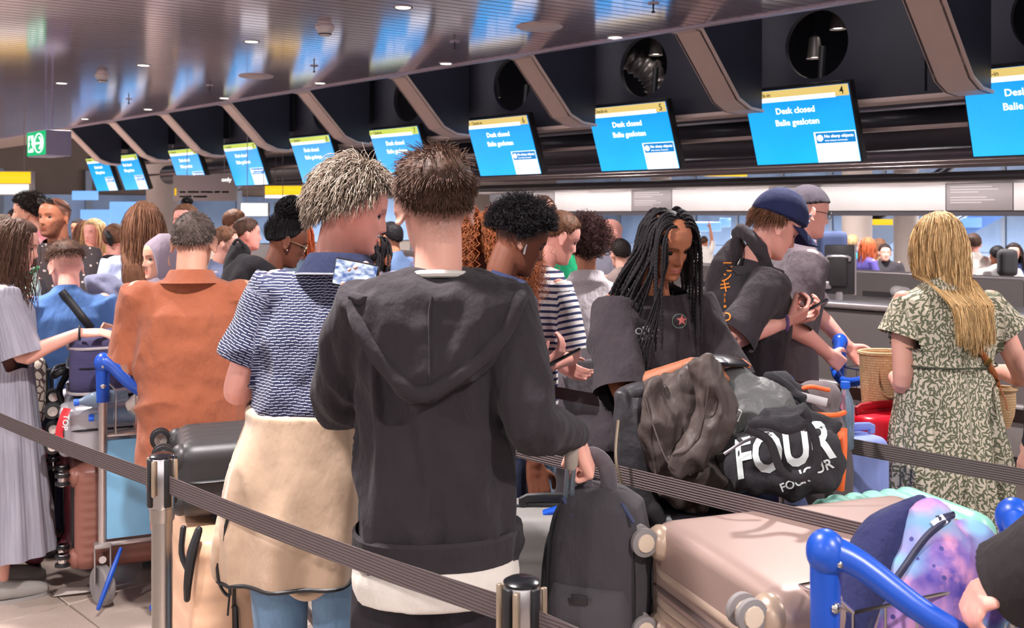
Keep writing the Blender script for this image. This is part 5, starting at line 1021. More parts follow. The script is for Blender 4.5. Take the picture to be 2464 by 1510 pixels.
# -- blurred walker behind the cap man
wk = person('tall man in a dark cap and glasses walking behind the capped youth', 1888, 4.75, 1.80, -84, lean=(0, .06), head=(0, 8, 0), skin=PINK, bw=1.12, vox=.007, seed=48, shirt=dict(mat=fabric('plum_tee', (84, 74, 80)), sleeve='short', sl=1.0, fit=1.15), pants=dict(mat=fabric('blue_jeans', (84, 100, 140), 700)), arms=dict(R=dict(w=W(1992, 850, 4.6), frame='w', pole=(.2, -.5, -1), curl=1.0), L=dict(w=W(2060, 860, 5.0), frame='w', pole=(-.2, -.5, -1), curl=1)))
H = wk.H; cb = MB(); cap(cb, H, .015, lambda a: np.interp(np.abs((a+PI) % (2*PI)-PI), [0, 1.2, PI], [.35, .3, -.1]), noise=(0, 1), w=.05); cb.c = [np.ones_like(c) for c in cb.c]; cb.hascol = False; obj('cap', cb, fabric('cap_charcoal', (64, 58, 66)), wk.root, fix=False)
def glasses(p, m, rim=True):
    H = p.H; o = MB()
    for s in (-1, 1):
        a = np.linspace(0, 2*PI, 22); o.tube(H.to(np.stack([s*.032+.023*np.cos(a), .098+0*a-.10*np.abs(s*.032+.023*np.cos(a))**1.5*3, .0+.018*np.sin(a)], 1)), .0016, 6); o.tube([H.to((s*.055, .085, .006)), H.to((s*.078, .03, .008)), H.to((s*.082, -.02, .006))], .0016, 6)
    o.tube([H.to((-.01, .098, .003)), H.to((.01, .098, .003))], .0016, 6); return obj('glasses', o, m, p.root)
glasses(wk, BLACK)
# -- afro bun woman
aw = person('woman with a natural afro bun and thin glasses in a black hooded jacket', 640, 4.5, 1.655, -58, lean=(0, .04), head=(-10, 20, 0), sex='f', skin=DKB, vox=.0055, seed=49, lid=.7, brow=(24, 16, 16), shirt=dict(mat=fabric('jacket_black', (46, 44, 48)), sleeve='long', fit=1.15), pants=dict(mat=DARKT)); H = aw.H
mh = MB(); ea = lambda a: elmin(a, .62, .32, .12, -.45); cap(mh, H, .007, ea, noise=(.002, 150), seed=3); strands(mh, H, 2200, (0, 2*PI), (-.5, 1.3), lambda p_, A, E: np.stack([-p_[:, 0]*6, -.2-p_[:, 1]*4, .9+0*A], 1), .06, 6, .05, -.3, .0012, .6, (0, 1), ea, 3, off=.008)
bc = H.to((0, -.035, .158)); 
bmb = MB().ell(bc, (.066, .06, .05), 30, 22); bmb.v[-1] = bmb.v[-1]+nrm(bmb.v[-1]-bc)*(.012*vnoise(bmb.v[-1]*55))[:, None]; bmb.c[-1] = np.full((len(bmb.v[-1]), 3), .7); mh.join(bmb); mh.hascol = True
for i in range(1500):
    v = nrm(g.normal(size=3)); P_ = bc+np.array([.068, .062, .052])*v+.014*v*np.linspace(-.3, 1, 8)[:, None]+.004*np.stack([np.cos(np.arange(8)*2.), np.sin(np.arange(8)*2.), np.cos(np.arange(8)*1.7+1)], 1); mh.strands(P_[None], np.full((1, 8), .0014), 3, np.array([[g.uniform(.5, 1.4)]*3]))
hairobj(aw, mh, HBK); glasses(aw, plain('gold_wire', (210, 190, 160), .3, .8)); obj('earring', MB().ell(H.to((.083, .002, -.04)), (.004,)*3, 8, 6), WHITEP, aw.root)
obj('hood', meld(MB().tube([H.to((-.09, .0, -.19)), H.to((-.08, -.1, -.17)), H.to((0, -.15, -.18)), H.to((.08, -.1, -.17)), H.to((.09, 0, -.19))], [.03, .045, .055, .045, .03], 12, sub=4, round_=True).ell(H.to((0, -.16, -.26)), (.12, .06, .09)), .009, 4, .5, folds(.01, 4, 12, 8)), fabric('jacket_black', (0, 0, 0)), aw.root)
pk_ = np.linspace(-2.4, 2.4, 26); [obj('bead', MB().ell(aw.H.to((.07*math.sin(a), -.02+.066*math.cos(a)*-1, -.155)), (.006,)*3, 8, 6), WHITEP, aw.root) for a in pk_[::2]]
# -- grey dress woman at the left edge
GD = NT('ribbed_grey', rough=.85, spec=.2); uu = GD.sep(GD.attr('uvw'), 0); gn = GD.noise(GD.scale(GD.attr('uvw'), (160, 5, 1)), 1, 2); GD.set('Base Color', GD.mix(gn, C(128, 128, 144), C(178, 174, 184))); GD.bump(GD.math('SINE', GD.math('MULTIPLY', uu, 420)), .25, .004)
gd = person('woman in a ribbed pale grey dress resting her hand on the navy bag', -2, 4.4, 1.64, -62, lean=(0, .02), head=(-8, 12, 0), sex='f', skin=PALE, bw=1.12, vox=.005, seed=51, lid=.5, shirt=dict(name='dress', mat=GD.m, sleeve='short', sl=1.0, flare=1.3, fit=1.12, hem=.20, amp=.009, freq=(8, 1.5), fn=lambda co, no: co+no*(np.sin(np.arctan2(co[:, 0], co[:, 1])*16)*.008*np.clip((1.0-co[:, 2])/.4, 0, 1))[:, None], prof=[(.14, .25, .23), (.2, .25, .225), (.6, .215, .18), (.9, .185, .15), (1.0, .165, .13), (1.04, .17, .135), (1.15, .185, .14), (1.25, .19, .125)]),
    arms=dict(R=dict(w=W(192, 800, 4.32), frame='w', pole=(.2, .2, -1), d=(.9, .1, .0), n=(.0, .3, -1), curl=.3), L=dict(hand=True)))
long_hair(gd, HB, .42, 1800, 10, curl=(.008, 40), r=.0018, k=14, T=.02); shoes(gd, plain('sneaker_white', (206, 198, 192), .6), WHITESOLE)
obj('wrist_band', MB().tube(np.array([gd.wr['R']+.03*(np.cos(t)*np.array([0, 0, 1])+np.sin(t)*nrm(np.cross(gd.wr['R']-gd.el['R'], [0, 0, 1]))) for t in np.linspace(0, 2*PI, 18)]), .005, 6), BLACK, gd.root)
# -- boy in blue
by = person('boy with a faded haircut in a blue tee with a black strap across his back', 172, 4.98, 1.52, 26, lean=(-.02, .0), head=(22, 12, 0), skin=PINK, bw=1.0, vox=.0055, seed=52, shirt=dict(mat=fabric('blue_tee', (78, 112, 166), 900), sleeve='short', sl=.95, fit=1.2), pants=dict(mat=NAVYT), fade=dict(em=lambda a: elmin(a, .6, nape=-.3), w=.35, a=.6, col=(110, 84, 74)))
short_hair(by, HB, .05, .01, em=lambda a: np.interp(np.abs((a+PI) % (2*PI)-PI), [0, 1.2, 1.8, PI], [.5, .38, .36, .30]), n=3000, seed=6, lift=1.3, jitter=.4, curl=(.004, 160))
sb = bvh_of(by.shirt); st_ = []
for t in np.linspace(0, 1, 16):
    x_, y_ = 148+72*t, 700+90*t; h = sb.ray_cast(Vector(by.loc(W(x_, y_, 4.2))), Vector(vdir(by, x_, y_)), 2)
    if h[0] is not None: st_.append(np.array(h[0])-vdir(by, x_, y_)*.006)
obj('bag_strap', MB().tube(st_, .019, 8, flat=(.25, 1), up=(0, -1, 0)), BLACK, by.root)
# -- speckled shirt man
SPK = NT('speckled', rough=.85, spec=.2); vn = SPK.n.new('ShaderNodeTexVoronoi'); vn.inputs['Scale'].default_value = 27; SPK.t.links.new(SPK.co(), vn.inputs['Vector']); SPK.set('Base Color', SPK.mix(SPK.math('LESS_THAN', vn.outputs['Distance'], .2), C(66, 58, 60), C(186, 172, 168)))
sm = person('man in a speckled black tee with sunglasses pushed up on his head', 138, 6.05, 1.77, 176, head=(-14, -2, 0), skin=('skin_tan_warm', (190, 126, 96)), bw=1.1, vox=.0055, seed=53, beard=.8, brow=(44, 28, 24), lid=.42, neck=1.1, shirt=dict(mat=SPK.m, sleeve='short', sl=.9, fit=1.15), pants=dict(mat=DARKT), fade=dict(em=lambda a: elmin(a, .75, .35, .1, -.5), w=.15, a=.85, col=(50, 38, 36)), arms=dict(L=dict(w=(-.16, .30, 1.0)), R=dict(w=(.18, .3, 1.0))))
H = sm.H; sg = MB()
for s in (-1, 1): sg.ell(H.to((s*.032, .078, .098)), (.028, .01, .02), 14, 8, R=H.R@rotx(-.5)); sg.tube([H.to((s*.06, .066, .098)), H.to((s*.08, .0, .07)), H.to((s*.08, -.05, .045))], .003, 6)
obj('sunglasses', sg.tube([H.to((-.01, .082, .1)), H.to((.01, .082, .1))], .004, 6), plain('sunglass', (24, 22, 24), .12, spec=.8, var=0), sm.root)
# -- curly man looking left
cu = person('young man with dark curly hair looking left behind the speckled tee', 82, 6.75, 1.80, 112, head=(-15, -2, 0), skin=OLV, vox=.0065, seed=54, brow=(36, 26, 24), beard=.2, shirt=dict(mat=fabric('pink_shirt', (226, 140, 150)), sleeve='short'), pants=dict(mat=DENIM)); afro(cu, HD, .030, lambda a: elmin(a, .5, .25, .1, -.5), 2200, 14)
obj('tee_collar', MB().tube(ring(.83*1.8, .09, .085, (0, 0), 2, 24)[[*range(24), 0]], .014, 8), WHITEP, cu.root)
dk = person('dark haired woman looking down beside the speckled shirt man', 42, 5.4, 1.605, 150, head=(10, 18, 0), sex='f', skin=PALE, vox=.0065, seed=55, lid=.8, brow=(40, 28, 26), shirt=dict(mat=fabric('black_top', (50, 46, 50))), pants=dict(mat=DARKT)); short_hair(dk, HD, .014, .014, em=lambda a: elmin(a, .62, .3, .1, -.5), n=1200, flow=(0, -1, .2), lift=.1)
# -- long brown hair, light blue shirt
lb = person('woman with long straight brown hair in a light blue shirt from behind', 346, 5.5, 1.735, 22, sex='f', skin=PALE, bw=1.1, vox=.008, seed=56, shirt=dict(mat=fabric('pale_blue_shirt', (182, 192, 226), 700), sleeve='long', fit=1.25), pants=dict(mat=DENIM), head=(8, 0, 0))
H = lb.H; long_hair(lb, HLB, .52, 3000, 12, curl=(.006, 22), r=.002, k=14, T=.014, part=False, push=lambda P_: np.stack([P_[..., 0]*(1-.2*np.clip((1.6-P_[..., 2])/.2, 0, 1)), np.where(P_[..., 2] < 1.5, np.minimum(P_[..., 1], -.12*np.clip((1.52-P_[..., 2])/.12, 0, 1)), P_[..., 1]), P_[..., 2]], -1))
bu = person('woman with a top knot behind the rust polo man', 452, 6.6, 1.735, 174, sex='f', skin=PINK, vox=.009, seed=57, shirt=dict(mat=fabric('beige_top', (196, 176, 160))), pants=dict(mat=DARKT)); short_hair(bu, HLB, .016, .014, n=900, flow=(0, -.6, .6), lift=.1, em=lambda a: elmin(a, .62, .3, .1, -.5)); obj('top_knot', meld(MB().ell(bu.H.to((0, -.02, .14)), (.035, .035, .03)), .007, 2, .5, folds(.01, 3, 40, 40)), HLB, bu.root)
# -- hijab woman
TD = NT('tie_dye', rough=.85, spec=.2); TD.set('Base Color', TD.mix(TD.step(TD.noise(TD.scale(TD.co(), (1, 1, 1.6)), 14, 3), .44, .58), C(216, 208, 212), C(120, 112, 148))); 
hj = person('woman in a mauve headscarf and tie dyed shirt facing left', 402, 4.95, 1.56, 142, head=(-8, 2, 0), sex='f', skin=OLV, vox=.0055, seed=58, brow=(70, 48, 42), lid=.4, shirt=dict(mat=TD.m, sleeve='long', fit=1.3), pants=dict(mat=DARKT), arms=dict(R=dict(w=W(290, 805, 4.8), frame='w', pole=(-.3, .3, -1)), L=dict(w=W(350, 830, 4.7), frame='w', pole=(.5, 0, -1))))
H = hj.H; t = np.linspace(0, 2*PI, 40, endpoint=False); sc_ = MB(); R_ = []
for y, rx, rz_ in ((.040, .060, .080), (.058, .066, .090), (.060, .078, .110), (.035, .089, .130), (.0, .096, .140), (-.05, .094, .138), (-.095, .075, .115), (-.125, .03, .05)): R_.append(H.to(np.stack([rx*np.cos(t), y+.018*np.sin(t)*(y > .03), -.022*(y > .025)+rz_*np.sin(t)*np.where(np.sin(t) < 0, .98, 1)], 1)))
sc_.loft(R_, True, False); sc_.c = sc_.c; SCF = fabric('scarf_mauve', (150, 136, 150), 1200, sheen=.3); obj('headscarf', sc_, SCF, hj.root, sharp=0)
obj('scarf_drape', meld(MB().loft([H.to(ring(z, rx, ry, (0, yo), 2.0, 30)) for z, rx, ry, yo in ((-.09, .066, .07, -.01), (-.13, .08, .085, -.005), (-.17, .11, .10, -.0), (-.22, .15, .115, .0), (-.26, .15, .11, 0))]), .008, 4, .5, folds(.008, 6, 10, 14)), SCF, hj.root)
# -- small people farther back
def small(label, px, top, d, yaw, skin, cloth, hair, sex='m', kind='short', sleeve='short', pants=DARKT, head=(0, 0, 0), bw=1.0, group=None, **kw):
    H_ = EYE-(top-HY)/F*d-.02; c = plain('cloth_%d_%d_%d' % cloth, cloth, .9, var=.12)
    p = person(label, px, d, H_, yaw, head=head, sex=sex, skin=skin, vox=.011, seed=int(px), bw=bw, shirt=dict(mat=c, sleeve=sleeve, vox=.013), pants=dict(mat=pants), eyes=None, group=group, **kw)
    if kind == 'short': short_hair(p, hair, .02, .012, n=350)
    elif kind == 'long': long_hair(p, hair, .26, 500, 7, r=.003, k=8, T=.02)
    elif kind == 'bald': pass
    return p
small('far boy in a light blue collar shirt left of the blonde child', 194, 524, 11.5, 165, TANS, (170, 190, 226), HBK)
small('blonde child being carried, smiling, left of the floral shirt', 232, 524, 8.2, 165, PINK, (236, 170, 160), HBL, 'f', 'long')
fs = small('woman with a hair claw and a red floral black shirt', 272, 534, 6.9, 4, PINK, (60, 56, 58), HLB, 'f', 'short', bw=1.1)
FLO = NT('floral_red', rough=.85, spec=.2); vn = FLO.n.new('ShaderNodeTexVoronoi'); vn.inputs['Scale'].default_value = 11; FLO.t.links.new(FLO.co(), vn.inputs['Vector']); f1 = FLO.mix(FLO.math('LESS_THAN', vn.outputs['Distance'], .42), C(48, 46, 50), FLO.mix(FLO.math('GREATER_THAN', FLO.sep(vn.outputs['Color'], 0), .45), C(124, 130, 120), C(206, 52, 56))); FLO.set('Base Color', f1); fs.shirt.data.materials[0] = FLO.m
obj('hair_claw', meld(MB().tube([fs.H.to((-.02, -.115, .06)), fs.H.to((0, -.13, .02)), fs.H.to((.01, -.12, -.03))], [.02, .026, .016], 8, round_=True), .008, 2), BLACK, fs.root)
small('woman in a plain white top beside the long haired woman', 306, 536, 8.0, 20, PALE, (236, 232, 236), HD, 'f', 'short')
small('pink blurred person behind the speckled shirt shoulder', 205, 528, 8.8, 20, PINK, (232, 180, 180), HLB, 'f', 'long')
small('grey haired person in glasses behind the curly man', 12, 512, 7.4, 170, PINK, (190, 178, 186), HG)
small('dark haired person at the far left behind the grey head', 52, 498, 9.0, 120, TANS, (214, 170, 160), HBK)
small('heavy person in a coral red tee and beige hat turning away', 583, 520, 7.2, -70, PINK, (226, 108, 102), HB, bw=1.3)
small('person in a beige sun hat walking behind the coral tee', 556, 500, 8.4, -60, PINK, (214, 200, 190), HLB, 'm')
small('woman in profile with brown hair right of the rust polo man', 528, 540, 6.4, -78, PALE, (96, 104, 132), HLB, 'f', 'short', sleeve='long')
small('woman with copper hair behind the afro bun', 716, 514, 6.0, 170, PINK, (110, 130, 150), HRED, 'f', 'long')
ch_ = person('girl with thin dark braids between the grey haired man and the hooded man', 905, 4.2, 1.585, 30, sex='f', skin=BRN, vox=.008, seed=61, shirt=dict(mat=fabric('lilac_top', (150, 150, 190))), pants=dict(mat=NAVYT), head=(-40, 16, 0)); H = ch_.H
mh = MB(); cap(mh, H, .004, lambda a: elmin(a, .6, .3, .1, -.5)); 
for i in range(44):
    A = g.uniform(.7, 2*PI-.7); E = g.uniform(.1, 1.3); d_ = sdir(np.array([A]), np.array([E]))[0]; p0 = SKC+d_*(SKR+.006); p1 = np.array([p0[0]*1.1+.012*np.sign(p0[0]), p0[1]*1.12-.01, -.01]); pp = catmull([p0, SKC+nrm((p0+p1)/2-SKC)*(SKR+.012)*1.03, p1, p1+np.array([0, 0, -.1]), p1+np.array([0, 0, -.2])], 50); mh.strands(H.to(pp)[None], (.0046*(1+.25*np.sin(np.arange(50)*2.2)))[None], 5, np.array([[g.uniform(.7, 1.4)]*3]))
hairobj(ch_, mh, HBK)
small('person in a dark baseball cap behind the braided girl', 948, 530, 7.4, 60, TANS, (96, 120, 160), HBK, bw=1.1)
small('bald man passing behind the scrunchie woman', 1462, 520, 7.6, -60, PINK, (120, 118, 132), HB, kind='bald', bw=1.15)
small('person with a dark backpack between the green shirt and the grey top', 1362, 560, 6.6, 10, TANS, (70, 76, 96), HD, 'f', 'long')
small('woman with tied hair right of the scrunchie woman', 1497, 570, 7.2, 20, PALE, (150, 130, 126), HD, 'f', 'short')
# beyond the desks
small('far man in a white shirt standing alone with a hand to his chin', 1692, 566, 17.5, -40, TANS, (232, 224, 218), HB, arms=dict(R=dict(w=(.06, .14, 1.48), pole=(.4, 0, -1))))
small('far man with glasses behind the teal shirt', 1978, 556, 12.6, 165, PINK, (90, 104, 140), HB)
tl = small('far man in a teal shirt wearing a navy backpack', 2008, 552, 11.8, -12, OLV, (30, 176, 190), HD, bw=1.15)
obj('backpack', meld(MB().box((-.05, -.2, 1.22), (.34, .2, .5), None, .06), .014, 3), plain('pack_navy', (70, 84, 124), .8), tl.root)
small('far blond person in a dark blue top', 2050, 562, 13.0, -30, PINK, (74, 76, 112), HBL)
small('far woman with red hair in a purple jacket', 2084, 570, 11.6, -70, PALE, (78, 66, 138), HRED, 'f', 'long', sleeve='long')
small('far woman with long light brown hair in a brown coat', 2112, 572, 12.6, -60, PALE, (136, 104, 84), HLB, 'f', 'long', sleeve='long')
small('far person in black beside the brown coat', 2128, 584, 12.2, 170, PALE, (48, 44, 50), HD)
small('far man in a cream sweater with a trimmed beard', 2344, 558, 10.4, -8, PINK, (214, 206, 200), HB, sleeve='long', bw=1.1)
wb = small('far child in white carrying a small black backpack', 2404, 588, 10.2, 0, BRN, (232, 228, 230), HBK); obj('backpack', meld(MB().box((0, -.17, 1.18), (.2, .12, .28), None, .05), .013, 3), plain('pack_black', (44, 42, 46), .8), wb.root)
small('far woman with long dark hair holding a phone to her ear', 2440, 582, 10.6, 150, PALE, (70, 84, 130), HD, 'f', 'long')
small('far seated person with brown hair left of the cream sweater', 2302, 590, 12.4, 60, PALE, (150, 120, 96), HLB, 'f', 'long')
dp = person('figure in a black coat cut off by the right edge', 2565, 3.0, 1.78, 10, loc=(1.965, 3.0), skin=PALE, vox=.009, bw=1.15, seed=71, shirt=dict(mat=fabric('coat_black', (44, 42, 50)), sleeve='long', fit=1.25, hem=.75), pants=dict(mat=DARKT), arms=dict(L=dict(w=(-.26, .25, .9), pole=(-1, -.8, 0))))
ow = person('arm in a black sleeve reaching in from the lower right corner', 2900, 1.6, 1.72, 24.6, loc=(1.34, 1.50), skin=PINK, vox=.0055, seed=72, shirt=dict(mat=fabric('sleeve_black', (50, 44, 46), 1000), sleeve='long', fit=2.1, cuff=.085, over=.05), pants=dict(mat=DARKT), arms=dict(L=dict(w=W(2350, 1462, 1.80), frame='w', pole=(-.2, -1, -.5), d=(-.80, .1, -.32), n=(-.35, .2, -.9), curl=.85, thumb=.5)))
# ------------------------------------------------------------------ barriers, trolleys, luggage
RIBBON = NT('belt_ribbon', rough=.75, spec=.25); rz_ = RIBBON.math('SINE', RIBBON.math('MULTIPLY', RIBBON.sep(RIBBON.co(), 2), 900)); RIBBON.set('Base Color', RIBBON.mix(RIBBON.step(rz_, -1, 1), C(84, 72, 72), C(104, 92, 92))); RIBBON.bump(rz_, .5, .002); RIBM = RIBBON.m
def stanchion(label, c):
    t = thing('stanchion', label, 'barrier post', (c[0], c[1], 0), rz=TH, group=None)
    obj('base', MB().lathe([(0, 0), (.17, 0), (.175, .008), (.16, .022), (.04, .035), (.03, .04)], 32), STEEL, t); obj('tube', MB().lathe([(.0285, .035), (.0285, .835), (0, .835)], 28), STEEL, t)
    obj('collar', MB().lathe([(.0325, .815), (.0335, .82), (.0335, .845), (.034, .848), (.034, .852), (.0325, .853)], 28), STEEL, t)
    obj('head', MB().lathe([(.0335, .853), (.0345, .86), (.0345, .992), (.033, .996)], 28), CHROME, t); obj('top_cap', MB().lathe([(0, 1.004), (.026, 1.0025), (.034, .998), (.0345, .99), (.033, .988)], 28), PHM, t)
    for s in range(4):
        a = s*PI/2; R_ = rotz(a); obj('belt_slot', MB().box(R_@np.array([.0355, 0, .925]), (.012, .02, .135) , R_, .004), BLACK, t); obj('slot_plate', MB().box(R_@np.array([.0355, .022, .94]), (.01, .012, .10), R_, .003), plain('plate_gold', (190, 172, 150), .3, .8), t)
    return t
S1 = UV(2.701, 1.251); S1 = W(390, 600, 2.81); S2 = W(1255, 600, 1.85)
stanchion('steel belt post with a dark cap left of the peach suitcase', S1); stanchion('steel belt post at the bottom edge below the hooded man', S2)
def belt(label, a, b, z0, z1, sag=.02, n=24):
    P_ = np.array([a*(1-t)+b*t for t in np.linspace(0, 1, n)]); t = np.linspace(0, 1, n); P_[:, 2] = z0*(1-t)+z1*t-sag*4*t*(1-t); mid = P_.mean(0); d = nrm((b-a)*[1, 1, 0]); w = np.cross(d, [0, 0, 1])
    rings = np.array([[p+w*.001+[0, 0, .025], p+w*.001-[0, 0, .025], p-w*.001-[0, 0, .025], p-w*.001+[0, 0, .025]] for p in P_])
    M = np.eye(4); M[:3, 3] = mid; o = obj('queue_belt', MB().loft(rings-mid), RIBM, M=M, sharp=30); tag(o, label, 'barrier belt', 'queue belts'); return o
d12 = nrm((S2-S1)*[1, 1, 0])
belt('brown belt running across the front between the two steel posts', S1+d12*.045, S2-d12*.045, .922, .935, .012)
belt('brown belt running left from the first steel post past the grey dress', S1-d12*.045, S1-d12*2.2, .922, .955, .02); belt('brown belt leaving the bottom post to the lower right', S2+d12*.045, S2+d12*1.6, .93, .92)
belt('brown belt passing in front of the luggage pile at the hooded man\'s hand', UV(5.2, 2.19), UV(.3, 2.19), .965, .94, .01); belt('brown belt crossing the leaf dress at knee height', UV(6.2, 3.03), UV(-1.5, 3.03), .955, .925, .01); belt('brown belt farther back behind the orange trimmed pack', UV(7.4, 3.9), UV(-1.2, 3.9), .95, .935, .01)
BLU = plain('handle_blue', (20, 74, 176), .35, spec=.5, var=.04); TYRE = plain('tyre_grey', (128, 122, 122), .7); ALU = plain('aluminium', (196, 186, 184), .3, .85, var=.06, sc=20); AD = NT('ad_panel', rough=.3); AD.set('Base Color', AD.mix(AD.noise(AD.co(), 4, 2), C(104, 166, 208), C(132, 188, 222))); ADM = AD.m; RED = plain('red_print', (200, 24, 38), .5, var=0)
def wheel(parent, c, r, w, axis=(1, 0, 0), hub=BLU):
    x = nrm(axis); z = np.array([0, 0, 1.]); M = frame(np.cross(z, x), z, x, c); o = obj('wheel', MB().lathe([(r*.68, -w/2), (r*.9, -w/2), (r, -w*.3), (r, w*.3), (r*.9, w/2), (r*.68, w/2)], 28, M), TYRE, parent); obj('hub', MB().lathe([(0, -w*.35), (r*.2, -w*.5), (r*.3, -w*.25), (r*.7, -w*.3), (r*.7, w*.3), (r*.3, w*.25), (r*.2, w*.5), (0, w*.35)], 24, M), hub, o); return o
def trolley(label, left, panel=True, full=True, fwd=(-.41, .912)):
    f = nrm(np.array([*fwd, 0])); x = np.array([f[1], -f[0], 0]); c = np.array([left[0], left[1], 0])+x*.25
    t = thing('luggage_trolley', label, 'trolley', c, R=np.column_stack([x, f, [0, 0, 1]]), group=None)
    for s in (-1, 1):
        obj('post', MB().tube([(s*.25, .03, .26), (s*.25, .0, .92)], .0185, 14), ALU, t)
        fk = MB().box((s*.25, .03, .265), (.07, .06, .02), None, .006)
        for e in (-1, 1): fk.box((s*.25+e*.031, .03+.01, .18), (.007, .045, .17), None, .003)
        obj('fork', fk, plain('fork_grey', (168, 162, 160), .35, .6), t); wheel(t, (s*.25, .045, .088), .086, .042, (.92, .4, 0))
        obj('sleeve', MB().tube([(s*.25, 0, .88), (s*.25, -.002, 1.02)], [.026, .029], 16), BLU, t); obj('knob', MB().ell((s*.25, -.004, 1.045), (.036, .040, .044), 20, 14), BLU, t); obj('bolt', MB().ell((s*.25, -.042, 1.035), (.008, .005, .008), 10, 6).ell((s*.25, -.03, .95), (.011, .007, .011), 10, 6), CHROME, t, kind='stuff')
    obj('handle_bar', MB().tube([(-.25, -.005, 1.05), (-.21, -.05, 1.03), (-.14, -.14, .96), (-.05, -.195, .91), (.05, -.195, .91), (.14, -.14, .96), (.21, -.05, 1.03), (.25, -.005, 1.05)], [.032, .026, .022, .021, .021, .022, .026, .032], 16, sub=4, round_=True), BLU, t)
    bk = MB()
    for z in (.74, .93): 
        y0, y1 = -.02, .13 if z > .8 else .09; bk.tube([(-.2, y0, z), (.2, y0, z), (.2, y1, z), (-.2, y1, z), (-.2, y0, z)], .004, 6)
    for u_ in np.linspace(-.2, .2, 6): bk.tube([(u_, -.02, .93), (u_, -.02, .74), (u_, .09, .74), (u_, .13, .93)], .003, 6)
    bk.tube([(-.25, -.0, .98), (-.2, -.02, .93)], .004, 6).tube([(.25, -.0, .98), (.2, -.02, .93)], .004, 6); obj('wire_basket', bk, CHROME, t, kind='stuff')
    fr_ = MB()
    for z in (.27, .735): fr_.tube([(-.25, .02, z), (.25, .02, z)], .012, 8)
    fr_.tube([(-.25, .03, .2), (-.22, .95, .10)], .016, 8).tube([(.25, .03, .2), (.22, .95, .10)], .016, 8).tube([(-.22, .95, .1), (.22, .95, .1)], .016, 8).tube([(-.24, .4, .15), (.24, .4, .15)], .012, 8); obj('base_frame', fr_, ALU, t, kind='stuff')
    wheel(t, (0, .93, .06), .06, .04)
    if panel:
        pn = obj('ad_panel', MB().box((0, .012, .502), (.47, .012, .42), None, .003), ADM, t); an = np.linspace(PI*.98, PI*1.55, 14); obj('red_arc', MB().tube([(.06+.11*np.cos(a), .0045, .585+.11*np.sin(a)) for a in an], .013, 8, flat=(1, .15), up=(0, 0, 1)).box((-.06, .0045, .595), (.03, .003, .03)), RED, pn); obj('rivet', MB().ell((-.03, .004, .70), (.006, .004, .006), 8, 6).ell((-.03, .004, .305), (.006, .004, .006), 8, 6), CHROME, pn, kind='stuff')
        for s in (-1, 1): obj('brake_lever', MB().tube([(s*.12-.06, -.01, .25), (s*.12-.10, -.05, .16), (s*.12-.15, -.09, .04)], [.008, .011, .009], 8, sub=3, round_=True), BLU, t)
        obj('foot_pedal', MB().tube([(-.06, -.16, .035), (.02, -.12, .05)], .018, 10, round_=True), BLU, t)
    return t
T1 = np.array([-1.735, 4.23]); TX = np.array([.912, .41, 0]); TF = np.array([-.41, .912, 0])
trolley('luggage trolley with blue handle left of the rust polo man', T1); T2 = W(1985, 1320, 1.87)[:2]; trolley('blue handled trolley at the bottom right corner', T2)
trolley('trolley pushed by the walking man with blurred blue handle', W(2000, 850, 4.7)[:2]+[.11, .2], False, fwd=(.9, .42)); trolley('trolley behind the jeans with a framed brown picture', (-.62, 3.42), True)
def rrect(w, t, rc, n=120):
    a = np.arange(n)*2*PI/n; cx, cy = w/2-rc, t/2-rc; per = []; L = np.array([2*cx, PI*rc/2, 2*cy, PI*rc/2]*2); L = L[:8]; cum = np.concatenate([[0], np.cumsum(L)]); out = []; nn = []
    for s in np.arange(n)/n*cum[-1]:
        i = min(np.searchsorted(cum, s, 'right')-1, 7); u_ = s-cum[i]; q = i//2
        if i % 2 == 0: p, m = [((cx-u_, t/2), (0, 1)), ((-w/2, cy-u_), (-1, 0)), ((-cx+u_, -t/2), (0, -1)), ((w/2, -cy+u_), (1, 0))][q]
        else:
            b = [PI/2, PI, 1.5*PI, 0][q]+u_/rc; c0 = [(-cx, cy), (-cx, -cy), (cx, -cy), (cx, cy)][q]; m = (math.cos(b), math.sin(b)); p = (c0[0]+rc*m[0], c0[1]+rc*m[1])
        out.append(p); nn.append(m)
    return np.array(out), np.array(nn)
